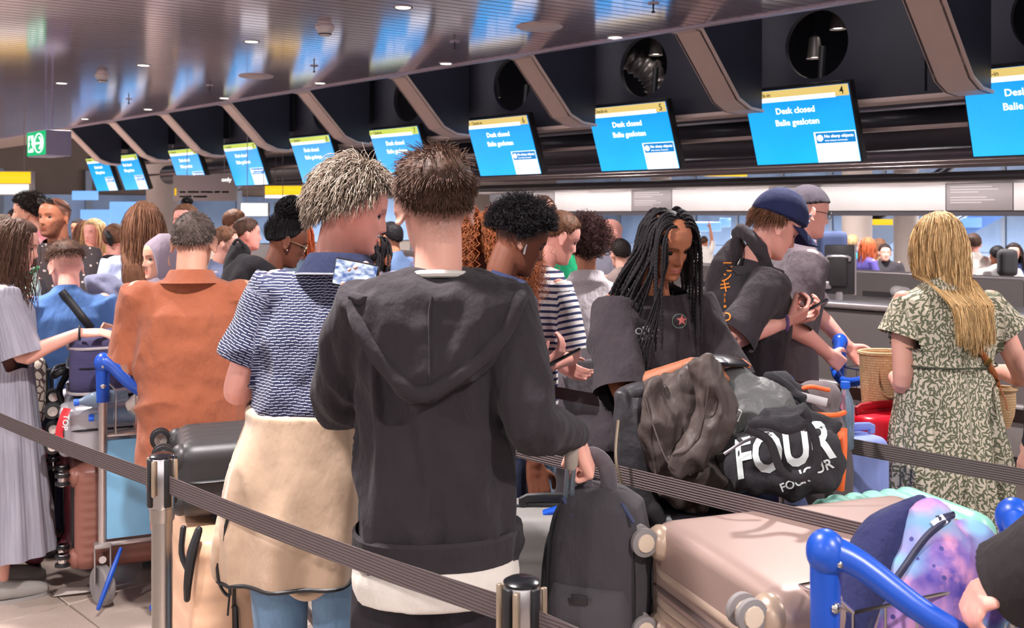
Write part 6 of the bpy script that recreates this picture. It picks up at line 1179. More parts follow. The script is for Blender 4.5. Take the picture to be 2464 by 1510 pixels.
def suitcase(label, c, R, w=.45, h=.66, t=.27, mat=None, rib=None, band=None, wheels=True, rc=.055, hubm=None, tele=0, soft=0, whr=.027, name='suitcase', corner=None, group=None, wm=None):
    """local x width, y thickness, z height; wheels on the -z end"""
    T = thing(name, label, 'suitcase', c, R=R, group=group); P_, N = rrect(w, t, rc); rings = []; re = .05
    zs_ = np.concatenate([-h/2+re*(1-np.cos(np.linspace(0, PI/2, 7))), np.linspace(-h/2+re, h/2-re, 40 if rib and rib[0] == 'z' else 12)[1:-1], h/2-re*(1-np.cos(np.linspace(PI/2, 0, 7)))])
    for z in zs_:
        e = max(0, abs(z)-(h/2-re))/re; ins = re*.62*(1-math.sqrt(max(0, 1-e*e))); Q = P_-N*ins
        if rib:
            kd, n_, dp = rib; on = (np.abs(N[:, 1]) > .9) | (kd == 'z'); ph_ = (P_[:, 0] if kd == 'x' else z)*n_*2*PI; Q = Q+N*(dp*np.tanh(3*np.sin(ph_))*on*(e < .3))[:, None]
        if soft: Q = Q+N*(soft*np.sin(np.clip((z/h+.5), 0, 1)*PI))
        rings.append(np.column_stack([Q, np.full(len(Q), z)]))
    sh_ = obj('shell', MB().loft(rings), mat, T, sharp=50)
    zp = rrect(w-.0, h-.0, .075, 60)[0]; loop = np.column_stack([zp[:, 0]*1.004, np.zeros(60), zp[:, 1]*1.004]); loop = np.vstack([loop, loop[:2]]); obj('zip_band', MB().tube(loop, .009, 8, flat=(.6, 1.3), up=(0, 1, 0), caps=False), band or BLACK, T)
    obj('top_handle', MB().tube([(-.09, 0, h/2), (-.08, 0, h/2+.025), (.08, 0, h/2+.025), (.09, 0, h/2)], .009, 8, sub=3, flat=(1, 1.6), up=(0, 1, 0)), band or BLACK, T); obj('side_handle', MB().tube([(w/2, 0, -.09), (w/2+.024, 0, -.08), (w/2+.024, 0, .08), (w/2, 0, .09)], .008, 8, sub=3), band or BLACK, T)
    if wheels:
        for sx in (-1, 1):
            for sy in (-1, 1):
                cx, cy = sx*(w/2-.055), sy*(t/2-.05); hs_ = obj('wheel_housing', MB().ell((cx, cy, -h/2+.008), (.046, .044, .034), 16, 10).tube([(cx, cy, -h/2), (cx, cy, -h/2-.035)], [.026, .016], 12), wm or mat if corner is None else corner, T)
                for e in (-1, 1): obj('wheel', MB().lathe([(0, -.006), (whr*.7, -.008), (whr, -.006), (whr, .006), (whr*.7, .008), (0, .006)], 20, frame((0, 1, 0), (0, 0, 1), (1, 0, 0), (cx+e*.017, cy+.012, -h/2-.045))), TYRE if hubm is not None and hubm is not CHROME else BLACK, hs_)
                obj('wheel_hub', MB().lathe([(0, -.029), (whr*.62, -.0285), (whr*.66, -.024), (whr*.66, .024), (whr*.62, .0285), (0, .029)], 12, frame((0, 1, 0), (0, 0, 1), (1, 0, 0), (cx, cy+.012, -h/2-.045))), hubm or CHROME, hs_)
    if tele:
        for s in (-.07, .07): obj('pull_rod', MB().tube([(s, -t/2+.05, h/2-.05), (s, -t/2+.05, h/2+tele)], .008, 10), plain('rod_blue', (178, 194, 206), .2, .8), T)
        obj('grip', MB().box((0, -t/2+.05, h/2+tele), (.18, .035, .035), None, .012), plain('grip_grey', (150, 142, 134), .5), T)
    return T
col = lambda *v: np.column_stack([nrm(np.array(q, float)) for q in v])
Z3 = (0, 0, 1.)
# champagne suitcase lying on the right trolley: wheels toward the camera left
CH = NT('champagne', C(166, 140, 132), .36, .3, .5, **{'Coat Weight': .15, 'Coat Roughness': .25}); CH.bump(CH.noise(CH.co(), 900, 1), .05, .001); CHM = CH.m
hx = np.array([.945, .33, 0]); wx = np.array([.33, -.945, 0]); cc = np.array([.43, 2.20, .775])+hx*.37
chs = suitcase('large champagne hard shell suitcase lying flat on the front trolley', cc, col(wx, -np.array(Z3), -hx)*1.0, .56, .74, .31, CHM, band=plain('band_taupe', (120, 102, 96), .4), hubm=plain('hub_cream', (206, 186, 166), .4), whr=.036, corner=CHM, rc=.06) if False else None
Rch = np.column_stack([wx, Z3, hx]); Rch[:, 0] = np.cross(Rch[:, 1], Rch[:, 2]); chs = suitcase('large champagne hard shell suitcase lying flat on the front trolley', cc, Rch, .57, .74, .31, CHM, band=plain('band_taupe', (92, 78, 76), .4), hubm=plain('hub_cream', (206, 186, 166), .4), whr=.034, corner=plain('champ_corner', (180, 156, 138), .35, .2), rc=.06)
for yy in (-.035, .035, -.06): obj('ledge', MB().tube(np.vstack([np.column_stack([rrect(.572, .742, .07, 60)[0][:, 0], np.full(60, yy), rrect(.572, .742, .07, 60)[0][:, 1]])]*1), .007, 8, caps=False, up=(0, 1, 0), flat=(1.6, .8)), plain('ledge_champ', (184, 160, 144), .3, .2), chs)
suitcase('second champagne suitcase supporting the first from below', cc-np.array([0, 0, .33])+hx*.02, Rch, .56, .74, .30, CHM, corner=CHM); sb_ = suitcase('dark suitcase lowest on the front trolley', cc-np.array([0, 0, .50]), Rch, .52, .7, .03, plain('case_black', (46, 44, 48), .5), wheels=False, rc=.012)
suitcase('mint green grooved suitcase behind the galaxy backpack', W(2165, 1308, 2.80), col(np.cross(Z3, hx), Z3, hx)*1.0, .36, .38, .22, plain('mint', (132, 190, 176), .35, var=.04), rib=('z', 16, .004), band=plain('mint_band', (130, 186, 172), .4), wheels=False)
# trolley one luggage, wheels to the left
RT = np.column_stack([np.cross(Z3, TX), Z3, TX])       # height axis along +TX (wheels left), thickness up
RV = np.column_stack([Z3, -TF, -TX]); RV = np.column_stack([np.array(Z3), np.cross(TX, Z3), TX])   # width vertical, height along TX
def at1(x, f, z): return np.array([T1[0], T1[1], 0])+TX*x+TF*f+np.array([0, 0, z])
MAR = plain('maroon', (112, 48, 58), .4, var=.06); BRC = plain('brown_case', (134, 84, 72), .4, var=.06); SIL = plain('silver_case', (176, 174, 182), .3, .4, var=.04)
suitcase('brown ribbed suitcase on its side behind the blue advert panel', at1(.20, .22, .36), RV, .46, .62, .24, BRC, ('x', 26, .0025), hubm=CHROME, whr=.032); suitcase('maroon suitcase on its side behind the brown one', at1(.16, .50, .36), RV, .48, .62, .24, MAR, ('x', 20, .003), hubm=CHROME, whr=.032)
suitcase('silver grey hard shell suitcase lying under the navy bag', at1(.14, .36, .74), RT, .48, .58, .25, SIL, hubm=CHROME, whr=.034, corner=plain('silver_light', (196, 194, 200), .3, .3)); suitcase('maroon ribbed suitcase standing on the floor behind the grey dress', at1(-.42, .62, .37), np.column_stack([TX, -TF, Z3])@rotz(.0), .40, .58, .25, MAR, ('z', 22, .004), hubm=CHROME, whr=.032)
PAT = NT('damask', rough=.8); vn = PAT.n.new('ShaderNodeTexVoronoi'); vn.feature = 'DISTANCE_TO_EDGE'; vn.inputs['Scale'].default_value = 26; PAT.t.links.new(PAT.co(), vn.inputs['Vector']); PAT.set('Base Color', PAT.mix(PAT.math('LESS_THAN', vn.outputs['Distance'], .09), C(206, 192, 174), C(84, 68, 64))); suitcase('cream patterned case between the dress and the silver case', at1(-.36, .75, .83), np.column_stack([TX, -TF, Z3]), .26, .32, .2, PAT.m, wheels=False)
# navy soft bag on top
nb_ = suitcase('navy soft bag with pale piping topmost on the left trolley', at1(.15, .34, 1.005), RT, .42, .56, .25, fabric('navy_bag', (74, 70, 104), 900), wheels=False, soft=.012, rc=.075, name='travel_bag'); GRYP = plain('piping_grey', (176, 168, 172), .5)
for yy in (.085, -.11): 
    lp = rrect(.415, .555, .08, 70)[0]; obj('piping', MB().tube(np.column_stack([lp[:, 0]*1.03, np.full(70, yy), lp[:, 1]*1.03]), .007, 8, caps=False), GRYP, nb_)
for s in (-.06, .09): obj('strap_line', MB().tube([(-.21, .08, s), (-.15, .13, s), (0, .142, s*1.3), (.15, .13, s), (.21, .08, s)], .009, 8, sub=4, flat=(.5, 1.3)), GRYP, nb_)
obj('carry_handle', meld(MB().tube([(-.05, -.02, -.28), (-.07, -.03, -.325), (.0, -.05, -.34), (.07, -.03, -.325), (.05, -.02, -.28)], .019, 10, sub=4, round_=True).tube([(.1, -.05, -.28), (.08, -.13, -.32), (.03, -.2, -.3)], .016, 8, sub=3, round_=True), .007, 3), BLACK, nb_); obj('badge', MB().box((-.12, .128, -.1), (.05, .006, .035), rotx(0), .002), GRYP, nb_)
tg = obj('luggage_tag', MB().tube([W(162, 982, 4.25), W(150, 1010, 4.22), W(142, 1045, 4.22), W(152, 1072, 4.22)], .017, 8, sub=3, flat=(.15, 1), up=(0, 1, 0)), plain('tag_red', (206, 40, 52), .5, var=.03)); tag(tg, 'red strap label hanging from the silver case', 'luggage tag')
text('TOP', .034, frame(nrm(W(150, 1050, 4.2)-W(158, 990, 4.2)), nrm(np.cross([0, -1, 0.], W(150, 1050, 4.2)-W(158, 990, 4.2))), (0, -1, 0), W(154, 996, 4.19)), plain('tag_white', (240, 230, 230), .5, var=0), tg, .01)
# things in the wire basket of trolley one
WB_ = meld(MB().ell(at1(.22, .05, .83), (.13, .06, .075)).tube([at1(.12, .02, .86), at1(.2, -.0, .92), at1(.33, .03, .90)], [.03, .035, .025], 10, round_=True), .01, 4, .5, folds(.008, 5, 14, 14)); M0 = np.eye(4); tag(obj('soft_pouch', WB_, plain('cream_white', (228, 218, 208), .5, var=.04)), 'white shiny pouch in the wire basket of the left trolley', 'pouch')
PET = NT('bottle_plastic', C(190, 212, 236), .08, 0, .6, **{'Transmission Weight': .75, 'IOR': 1.25}).m
def bottle(label, c, R=np.eye(3), s=1.0):
    t = thing('water_bottle', label, 'bottle', c, R=R, group='water bottles'); obj('bottle', MB().lathe([(0, 0), (.03*s, 0), (.033*s, .01), (.031*s, .03), (.033*s, .05), (.031*s, .07), (.033*s, .09), (.033*s, .13), (.026*s, .16), (.014*s, .185), (.013*s, .2)], 20), PET, t); obj('bottle_cap', MB().lathe([(.0, .215), (.0145, .214), (.0155, .198), (.0145, .193)], 16), plain('cap_blue', (30, 96, 214), .35), t); return t
bottle('clear bottle with blue cap lying in the wire basket', at1(.10, .03, .90), col(np.cross(Z3, TX), np.cross(TX, np.cross(Z3, TX)), -TX)@rotx(.1)); bottle('clear bottle with blue cap under the navy bag', at1(.16, .08, .80), np.column_stack([np.cross(Z3, TX), Z3, -TX])); bottle('clear bottle with blue cap at the side of the orange trimmed pack', W(2034, 1078, 3.20), s=.85)
pp = MB().add(np.array([(0, 0, .004), (.13, .01, .012), (.13, .09, .004), (0, .08, .014), (.05, .04, .02), (.17, .05, .003)]), [(0, 4, 3), (0, 1, 4), (4, 1, 5), (4, 5, 2), (4, 2, 3)]); pw = W(128, 1432, 4.35); tag(obj('paper_scrap', pp, plain('paper', (222, 208, 200), .8), M=frame((1, .1, 0), (-.1, 1, 0), Z3, (pw[0], pw[1], .005))), 'crumpled scrap of paper lying on the floor tiles', 'paper')
# beige and black suitcases of the polo man
PEA = plain('peach_case', (222, 178, 146), .4, var=.04); e1 = nrm(np.array([.93, -.36, 0])); suitcase('peach suitcase on its side left of the jeans', np.array([-.985, 3.12, .47]), np.column_stack([np.array(Z3), -nrm(np.array([.85, .52, 0])), np.cross(np.array(Z3), -nrm(np.array([.85, .52, 0])))])@np.eye(3), .58, .40, .26, PEA, ('z', 9, .003), whr=.03, hubm=plain('wheel_dark', (70, 66, 68), .5)) if False else None
ru = nrm(np.array([.86, .51, 0])); RP = np.column_stack([ru, np.cross(np.array(Z3), ru), np.array(Z3)]); suitcase('peach suitcase standing left of the jeans, black handle on its side', np.array([-.955, 3.22, .36])+[0, 0, .03], RP@rotz(-PI/2), .42, .60, .24, PEA, ('z', 8, .002), whr=.03, hubm=plain('wheel_dark', (70, 66, 68), .5))
hl_ = MB().tube([W(478, 1275, 3.0), W(462, 1330, 2.98), W(452, 1400, 2.97), W(450, 1440, 2.98)], [.012, .016, .013, .01], 8, sub=4, round_=True).tube([W(452, 1370, 2.98), W(437, 1330, 2.99), W(441, 1270, 3.0)], .009, 8, sub=3, round_=True); tag(obj('handle_strap', hl_, BLACK), 'black moulded carry handle on the side of the peach suitcase', 'handle')
suitcase('black suitcase lying on top behind the beige jacket with wheels left', W(575, 1118, 3.35), np.column_stack([np.cross(np.array(Z3), e1*[1, -1, 1]), np.array(Z3), nrm(e1*[1, -1, 1])]), .36, .40, .24, plain('case_black2', (48, 46, 48), .45), ('x', 16, .003), whr=.034)
suitcase('grey suitcase on the far side of the hooded man', W(1335, 1390, 2.92)*[1, 1, 0]+[0, 0, .42], np.column_stack([(1, 0, 0), (0, 1, 0), (0, 0, 1)]), .34, .80, .24, plain('case_grey', (132, 128, 126), .5), ('z', 34, .0012), wheels=True)
bt = obj('name_tag', MB().box((0, 0, 0), (.06, .04, .012), roty(-.3), .005), BLU); bt.location = tuple(W(1330, 1200, 2.86)*[1, 1, 0]+[0, 0, .827]); tag(bt, 'blue name tag lying on the grey suitcase', 'luggage tag')
# hooded man's cabin bag with backpack
kb = suitcase('slim dark cabin case carrying the black backpack', W(1405, 1430, 2.66)*[1, 1, 0]+[.02, .12, .36], col((.95, -.3, 0), (.3, .95, 0), Z3), .36, .55, .16, plain('case_dark', (50, 48, 50), .5))
for px in (1366, 1381): tag(obj('pull_rod', MB().tube([W(px, 1120, 2.43), W(px-14, 1330, 2.56)], .006, 8), plain('rod_blue', (178, 194, 206), .2, .8)), 'thin metal pull rod, %s of the pair under the hooded man\'s hand' % ('left' if px == 1366 else 'right'), 'pull rod', 'pull rods')
tag(obj('grip', MB().tube([W(1374, 1118, 2.43), W(1376, 1068, 2.42)], .014, 12, round_=True, flat=(1.2, 1)), plain('grip_grey', (160, 150, 140), .5)), 'grey grip of the pull handle in the hooded man\'s fist', 'grip')
PKB = fabric('pack_charcoal', (66, 62, 66), 1300, wr=.4)
def blob(name, label, cat, d, strokes, mat, vox=.009, sm=4, fold=(.008, 3, 9, 7), group=None, flat=None):
    s = F/d; m = MB()
    for st in strokes:
        m.tube([W(x, y, d+(st[1] if len(st) > 1 else 0)) for x, y, r in st[0]], [r/s for x, y, r in st[0]], 14, sub=4, round_=True, flat=(st[2] if len(st) > 2 else None), up=(0, 1, 0) if len(st) > 2 else None)
    me = meld(m, vox, sm, .5, folds(*fold) if fold else None); V = coords(me); c = np.array([V[:, 0].mean(), V[:, 1].mean(), V[:, 2].min()]); me.vertices.foreach_set('co', (V-c).astype(np.float32).ravel()); me.update()
    t = thing(name, label, cat, c, group=group); o = obj('body', me, mat, t); t['_c'] = 0; del t['_c']; return t, o, c
def on(c, *pts): return [np.asarray(p)-c for p in pts]
bpk = thing('backpack', 'black backpack with a top loop standing on the dark cabin case', 'backpack', W(1440, 1430, 2.50)*[1, 1, 0]+[0, 0, .52], rz=-.35); bp_c = np.array(bpk.location)
bm_ = MB().loft([ring(z, wx_, dy, (cx, 0), 3.4, 44) for z, wx_, dy, cx in ((.0, .09, .07, 0), (.02, .122, .098, 0), (.2, .125, .108, .0), (.36, .118, .10, .004), (.44, .10, .085, .008), (.475, .06, .05, .008))]); obj('body', meld(bm_, .008, 3, .5, folds(.004, 4)), PKB, bpk)
obj('front_pocket', meld(MB().loft([ring(z, wx_, dy, (.0, -.085), 3.4, 36) for z, wx_, dy in ((.02, .085, .04), (.05, .1, .05), (.22, .1, .05), (.26, .09, .03))]), .008, 3), fabric('pack_pocket', (74, 70, 74), 1300), bpk); obj('loop_handle', MB().tube([(-.035, .0, .45), (-.035, -.005, .53), (-.012, -.008, .555), (.02, -.005, .53), (.03, 0, .46)], .013, 10, sub=4, flat=(.6, 1.7), up=(0, 1, 0)), fabric('loop_grey', (96, 90, 96)), bpk)
for s in (-1, 1): obj('zip', MB().tube([(s*.10, -.075, .03), (s*.108, -.08, .22), (s*.10, -.07, .38), (s*.075, -.05, .455)], .006, 6, sub=4), BLACK, bpk); obj('zip_pull', MB().tube([(s*.075, -.06, .455), (s*.075+.035, -.085, .42)], .005, 6), plain('pull_blue', (60, 66, 96), .4), bpk)
obj('mesh_pocket', meld(MB().ell((-.115, -.02, .2), (.022, .07, .17)), .008, 2), fabric('mesh_black', (40, 38, 40), 300, wr=.8), bpk); obj('fabric_patch', MB().box((-.01, -.137, .24), (.04, .004, .022), None, .001), BLACK, bpk)
# luggage pile
base_ = suitcase('black suitcase standing under the luggage pile', np.array([.62, 2.98, .43]), col((.9, -.4, 0), (.4, .9, 0), Z3), .50, .74, .30, plain('case_black3', (42, 40, 44), .5)); 
JK = NT('nylon_brown', C(84, 73, 70), .55, 0, .3); JK.bump(JK.noise(JK.scale(JK.co(), (1, 1, .5)), 13, 4), .8, .02); JKM = JK.m; LEA = NT('black_leather', C(60, 58, 62), .42, 0, .4); LEA.bump(LEA.noise(LEA.co(), 30, 5), .5, .008); LEAM = LEA.m
t_, o_, c_ = blob('leather_jacket', 'black leather jacket hanging at the left end of the luggage pile', 'jacket', 2.92, [([(1530, 985, 30), (1522, 1040, 38), (1525, 1110, 45), (1540, 1190, 38), (1575, 1250, 22)],), ([(1560, 960, 40), (1560, 1060, 50), (1580, 1180, 45)], .1), ([(1492, 952, 13), (1530, 938, 15), (1575, 940, 20), (1610, 950, 26)], .0), ([(1495, 955, 16), (1500, 1010, 22), (1510, 1080, 20)], -.03)], LEAM, fold=(.014, 3, 9, 5))
obj('zip_teeth', MB().tube(on(c_, W(1488, 1010, 2.80), W(1482, 1100, 2.78), W(1500, 1170, 2.78), W(1545, 1235, 2.80)), .005, 6, sub=5), plain('zip_gold', (176, 160, 140), .3, .8), t_)
t_, o_, c_ = blob('nylon_jacket', 'dark brown nylon jacket draped over the luggage pile', 'jacket', 2.88, [([(1680, 890, 24), (1640, 950, 62), (1620, 1040, 80), (1640, 1130, 80), (1670, 1180, 55)], .08), ([(1570, 935, 30), (1580, 1000, 48), (1590, 1100, 42), (1630, 1180, 34)], .02), ([(1690, 880, 30), (1722, 940, 40), (1715, 1020, 42), (1680, 1080, 40), (1640, 1110, 34)], -.06), ([(1600, 950, 40), (1660, 920, 40), (1710, 900, 26)], .06), ([(1620, 1120, 60), (1690, 1150, 60)], .06)], JKM, .007, 2, (.017, 8, 15, 10))
for pts in ([(1540, 960), (1575, 1050), (1600, 1130), (1690, 1190)], [(1700, 930), (1690, 1000), (1650, 1070), (1600, 1095)]): obj('seam', MB().tube([np.array(h[0]) for h in [bvh_of(o_).find_nearest(Vector(W(x, y, 2.75)-c_)) for x, y in pts]], .003, 5, sub=6), JKM, t_)
DUF = NT('duffel_grey', C(92, 92, 92), .5, 0, .4); DUF.bump(DUF.noise(DUF.co(), 9, 4), .9, .025); t_, o_, c_ = blob('duffel_bag', 'large dark grey duffel bag on top of the luggage pile', 'duffel bag', 3.0, [([(1770, 940, 60), (1800, 990, 105), (1830, 1060, 100), (1760, 1110, 80)],), ([(1750, 1000, 70), (1740, 1090, 70)],), ([(1830, 960, 60), (1880, 1030, 55)], .02)], DUF.m, .01, 4, (.014, 13, 7, 7)); 
ar_ = [np.array(h[0]) for h in [bvh_of(o_).find_nearest(Vector(W(x, y, 2.8)-c_)) for x, y in [(1722, 948), (1745, 962), (1722, 978)]]]; obj('white_arrow', MB().tube(ar_, .003, 6), plain('arrow_white', (226, 222, 222), .5, var=0), t_)
t_, o_, c_ = blob('black_bag', 'black bag with rounded straps behind the grey duffel', 'bag', 3.12, [([(1870, 930, 40), (1905, 970, 45), (1920, 1040, 40)],), ([(1850, 905, 14), (1890, 925, 14), (1930, 965, 12), (1942, 1010, 12)], -.12)], fabric('bag_black', (54, 52, 56)), .01, 4, (.010, 5, 10, 10))
# tote with big lettering
TOT = fabric('tote_black', (50, 48, 52), 800, wr=.6); t_, o_, c_ = blob('tote_bag', 'black tote bag with big pale lettering in front of the pile', 'tote bag', 2.72, [([(1790, 1120, 55), (1860, 1090, 85), (1930, 1080, 85), (1975, 1110, 60)], .05, (.9, 1)), ([(1800, 1150, 40), (1900, 1140, 62), (1985, 1150, 40)], .03), ([(1760, 1090, 26), (1850, 1020, 30), (1930, 1000, 26), (2000, 1020, 22)], .08)], TOT, .008, 3, (.012, 21, 9, 9))
LP = plain('letter_pale', (206, 214, 214), .6, var=.03); bt_ = bvh_of(o_); vd = nrm(W(1900, 1100, 3)-W(1900, 1100, 2))
tmb = subdiv(text_mesh('FOUR', .150, 0, .03, 'CENTER', .70), 1); decal(tmb.xf(frame((.97, 0, .22), (-.12, 0, 1), -vd, W(1888, 1128, 2.3)-c_)), bt_, vd, .003); obj('big_lettering', tmb, LP, t_, fix=False)
for st, x, y, sz in (('FOUR', 1930, 1188, .032), ('JOUR', 1992, 1152, .040)): 
    tm_ = text_mesh(st, sz, 0, .02, 'CENTER'); decal(tm_.xf(frame((.9, 0, .35), (-.35, 0, .9), -vd, W(x-12, y-6, 2.3)-c_)), bt_, vd, .003); obj('small_lettering', tm_, LP, t_, fix=False)
for pts in ([(1795, 1030), (1850, 1060), (1880, 1130), (1925, 1150), (1965, 1120), (1960, 1050), (1935, 1010)], [(1800, 1020), (1850, 1020), (1900, 1035), (1945, 1010), (1930, 990)]): obj('strap', MB().tube([W(x, y, 2.55)-c_ for x, y in pts], .011, 8, sub=6, flat=(.35, 1), up=(0, 1, 0)), TOT, t_)
obj('zip', MB().tube(on(c_, W(1742, 1092, 2.60), W(1790, 1062, 2.60), W(1850, 1040, 2.62)), .004, 6, sub=3), plain('zip_silver', (150, 146, 150), .3, .8), t_)
# orange trimmed backpack
t_, o_, c_ = blob('backpack', 'grey backpack with bright orange zip trim right of the pile', 'backpack', 3.22, [([(1960, 960, 45), (1975, 1020, 62), (1985, 1100, 62), (1990, 1180, 58)], 0), ([(1930, 950, 26), (1985, 955, 40)], -.02)], fabric('pack_grey', (112, 100, 104)), .009, 3, (.006, 4))
OR = plain('orange_trim', (246, 104, 44), .5, var=.03); obj('orange_zip', MB().tube(on(c_, W(1925, 985, 3.08), W(1960, 996, 3.03), W(2010, 998, 3.05), W(2032, 992, 3.12)), .008, 8, sub=4), OR, t_); obj('orange_panel', MB().tube(on(c_, W(2026, 1030, 3.08), W(2030, 1090, 3.05), W(2022, 1180, 3.05)), [.016, .010, .012], 8, sub=4, flat=(.5, 1)), OR, t_); obj('orange_edge', MB().tube(on(c_, W(1915, 940, 3.10), W(1950, 930, 3.08), W(1995, 938, 3.1)), .007, 8, sub=4), OR, t_)
obj('pale_band', MB().tube(on(c_, W(1925, 952, 3.06), W(1990, 968, 3.04)), .013, 8, sub=3, flat=(.3, 1), up=(0, 1, 0)), plain('band_pale', (190, 182, 186), .5), t_)
suitcase('lilac blue suitcase behind the orange trimmed backpack', W(2046, 1100, 3.46)*[1, 1, 0]+[0, 0, .48], col((.93, .36, 0), (-.36, .93, 0), Z3), .22, .86, .20, plain('lilac_case', (142, 158, 222), .4, var=.04), ('x', 14, .002), band=plain('lilac_band', (122, 138, 204), .4))
suitcase('bright red suitcase left of the leaf dress', W(2112, 1150, 3.76)*[1, 1, 0]+[0, 0, .50], col((.93, .36, 0), (-.36, .93, 0), Z3), .26, .86, .20, plain('red_case', (214, 16, 44), .35, var=.04), band=plain('red_band', (170, 10, 34), .4))
# straw basket and straw cross body bag
STW = NT('straw', rough=.75); co_ = STW.co(); br_ = STW.n.new('ShaderNodeTexBrick'); br_.inputs['Scale'].default_value = 1; ang = STW.math('ARCTAN2', STW.sep(co_, 0), STW.sep(co_, 1)); cv = STW.node('ShaderNodeCombineXYZ', {0: STW.math('MULTIPLY', ang, 9.0), 1: STW.math('MULTIPLY', STW.sep(co_, 2), 62), 2: 0}); STW.t.links.new(cv, br_.inputs['Vector']); br_.inputs['Brick Width'].default_value = .6; br_.inputs['Row Height'].default_value = .6; br_.inputs['Mortar Size'].default_value = .05
br_.inputs['Color1'].default_value = C(226, 190, 146); br_.inputs['Color2'].default_value = C(206, 166, 122); br_.inputs['Mortar'].default_value = C(150, 112, 78); STW.set('Base Color', br_.outputs['Color']); STW.bump(STW.math('SUBTRACT', 1, br_.outputs['Fac']), .8, .006); STWM = STW.m
def basket(name, label, cat, c, rs, h, rim=True, red=False):
    t = thing(name, label, cat, c); n = 10; z = np.linspace(0, h, n); rr = np.interp(z/h, np.linspace(0, 1, len(rs)), rs)
    obj('body', MB().loft([ring(zz, r, r*.72, (0, 0), 2, 40) for zz, r in zip(z, rr)]+[ring(h, rr[-1]-.008, rr[-1]*.72-.008, (0, 0), 2, 40), ring(.05, rr[0]-.012, rr[0]*.72-.012, (0, 0), 2, 40)]), STWM, t, sharp=60); obj('rim', MB().tube(ring(h, rr[-1], rr[-1]*.72, (0, 0), 2, 40)[[*range(40), 0]], .008, 8), STWM, t)
    if red: obj('red_base', MB().loft([ring(zz, rr[0]*k_, rr[0]*.72*k_, (0, 0), 2, 40) for zz, k_ in ((-.045, .86), (0, 1.01), (.006, 1.0))]), plain('base_red', (214, 60, 44), .6), t)
    return t
bk_ = basket('straw_basket', 'tall woven straw basket with a red base held by the blonde woman', 'basket', W(2128, 1062, 3.86), (.070, .083, .092, .096), .345, red=True); obj('handle', MB().tube([(-.045, -.055, .29), (-.045, -.066, .22), (0, -.07, .185), (.045, -.066, .22), (.045, -.055, .29)], .007, 8, sub=4), STWM, bk_)
cb_ = basket('straw_bag', 'small woven straw bag at the blonde woman\'s right hip', 'bag', W(2408, 1028, 3.60), (.032, .048, .053, .051), .14); sbv = bvh_of(bl.shirt); sp_ = []
for t in np.linspace(0, 1, 22):
    x_ = 2312+98*t+ (6*math.sin(t*PI)); y_ = 775+165*t; h = sbv.ray_cast(Vector(bl.loc(W(x_, y_, 2.8))), Vector(vdir(bl, x_, y_)), 2); sp_.append(bl.world(np.array(h[0]))-np.array([0, .008, 0]) if h[0] is not None else W(x_, y_, 3.47))
sp_ += [W(2420, 965, 3.45), W(2424, 985, 3.44)]; o0 = np.array(cb_.location); obj('shoulder_strap', MB().tube([p_-o0 for p_ in sp_], .011, 8, flat=(.3, 1), up=(0, 1, 0)), TANL, cb_); obj('buckle', MB().box(sp_[12]-o0-[0, .006, 0], (.02, .006, .028), roty(.5), .002), plain('buckle_gold', (200, 160, 90), .3, .9), cb_)
# galaxy backpack on the right trolley
GX = NT('galaxy', rough=.7, spec=.3); co_ = GX.co(); n1 = GX.noise(co_, 9, 4); n2 = GX.noise(GX.scale(co_, (1.3, 1, 1)), 14, 5); n3 = GX.noise(co_, 6, 2, 1)
cA = GX.mix(GX.step(n1, .38, .62), C(74, 62, 146), C(170, 130, 186)); cB = GX.mix(GX.step(n2, .5, .66), cA, C(200, 138, 172)); cC = GX.mix(GX.step(GX.sep(n3, 0), .52, .62), cB, C(120, 164, 196)); vn = GX.n.new('ShaderNodeTexVoronoi'); vn.inputs['Scale'].default_value = 26; GX.t.links.new(co_, vn.inputs['Vector']); GX.set('Base Color', GX.mix(GX.math('LESS_THAN', vn.outputs['Distance'], .13), cC, C(70, 64, 130)))
gt, go, gc = blob('backpack', 'galaxy print backpack in violet and pink on the front trolley', 'backpack', 2.02, [([(2235, 1262, 62), (2240, 1345, 115), (2205, 1440, 135), (2140, 1570, 125)], .05), ([(2340, 1315, 70), (2350, 1410, 90), (2290, 1540, 100)], .08)], GX.m, .009, 4, (.008, 6, 7, 7))
NVB = fabric('navy_mesh', (46, 48, 88), 500, wr=.6); gb = MB().tube(on(gc, W(2215, 1215, 2.12), W(2130, 1285, 2.10), W(2085, 1370, 2.06), W(2050, 1450, 2.03), W(2030, 1540, 2.02)), [.025, .05, .055, .055, .05], 14, sub=4, round_=True); obj('back_panel', meld(gb, .01, 4), NVB, gt)
gbv = bvh_of(go); gz = []
for x, y in catmull([(2305, 1228), (2235, 1285), (2180, 1360), (2130, 1430), (2100, 1470)], 24):
    h = gbv.ray_cast(Vector(W(x, y, 1.3)-gc), Vector(nrm(W(x, y, 2)-W(x, y, 1))), 3)
    if h[0] is None: h = gbv.find_nearest(Vector(W(x, y, 1.9)-gc))
    gz.append(np.array(h[0])+np.array(h[1])*.002)
obj('zip', MB().tube(gz, .007, 8), plain('zip_navy', (44, 44, 70), .5), gt); h = gbv.find_nearest(Vector(W(2330, 1262, 1.8)-gc)); 
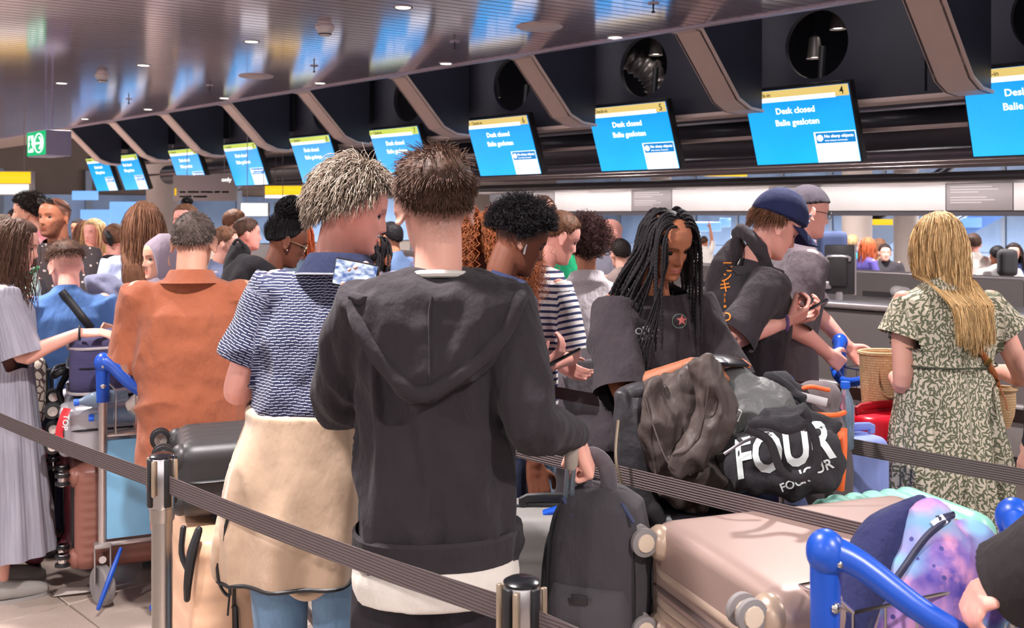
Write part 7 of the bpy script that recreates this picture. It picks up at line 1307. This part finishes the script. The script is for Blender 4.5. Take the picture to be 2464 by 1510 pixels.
for x, y in ((2318, 1240),):
    h = gbv.ray_cast(Vector(W(x, y, 1.3)-gc), Vector(nrm(W(x, y, 2)-W(x, y, 1))), 3); h = h if h[0] is not None else gbv.find_nearest(Vector(W(x, y, 1.9)-gc)); nn_ = np.array(h[1]); obj('pale_tab', MB().box(np.array(h[0])+nn_*.003, (.03, .02, .006), frame(np.cross([0, 0, 1.], nn_), np.cross(nn_, np.cross([0, 0, 1.], nn_)), nn_)[:3, :3]@rotz(.6), .002), plain('tab_pale', (206, 206, 216), .5), gt)
# left background bits
t_, o_, c_ = blob('backpack', 'grey blue backpack heaped between the boy and the pale blue shirt', 'backpack', 5.2, [([(232, 690, 22), (262, 720, 34), (268, 790, 36)],), ([(215, 672, 12), (250, 668, 14), (285, 690, 14)],)], fabric('pack_bluegrey', (120, 122, 146)), .012, 3, (.012, 7, 9, 9))
t_, o_, c_ = blob('plastic_bag', 'translucent green edged plastic bag by the speckled man', 'bag', 5.0, [([(85, 650, 10), (75, 690, 26), (70, 740, 28)],)], plain('bag_pale', (176, 200, 190), .3), .012, 3, (.010, 7, 12, 12)); obj('green_edge', MB().tube(on(c_, W(56, 684, 4.9), W(78, 655, 4.9), W(92, 642, 4.9)), .01, 6, sub=3), plain('edge_green', (60, 170, 110), .4), t_)
for lab_, pos in (('round blue trolley knob on its post beside the boy\'s shoulder', W(98, 716, 5.35)), ('round blue trolley knob on its post behind the luggage pile', W(1886, 924, 3.69))):
    t = thing('trolley_knob', lab_, 'trolley handle', (pos[0], pos[1], 0)); obj('knob', MB().ell((0, 0, pos[2]), (.042, .042, .044), 20, 14), BLU, t); obj('sleeve', MB().tube([(0, 0, pos[2]-.16), (0, 0, pos[2])], [.026, .03], 14), BLU, t); obj('post', MB().tube([(0, 0, 0), (0, 0, pos[2]-.1)], .0185, 14), ALU, t)
t_, o_, c_ = blob('backpack', 'black backpack worn behind the afro bun woman', 'backpack', 4.75, [([(575, 610, 26), (570, 650, 34), (575, 720, 36)],)], fabric('pack_black2', (50, 48, 50)), .012, 3, (.010, 7, 12, 12)); obj('top_loop', MB().tube(on(c_, W(560, 588, 4.7), W(572, 576, 4.7), W(588, 590, 4.7)), .008, 6, sub=3), BLACK, t_)
br2 = plain('poster_brown', (140, 96, 74), .6, var=.3, sc=40);
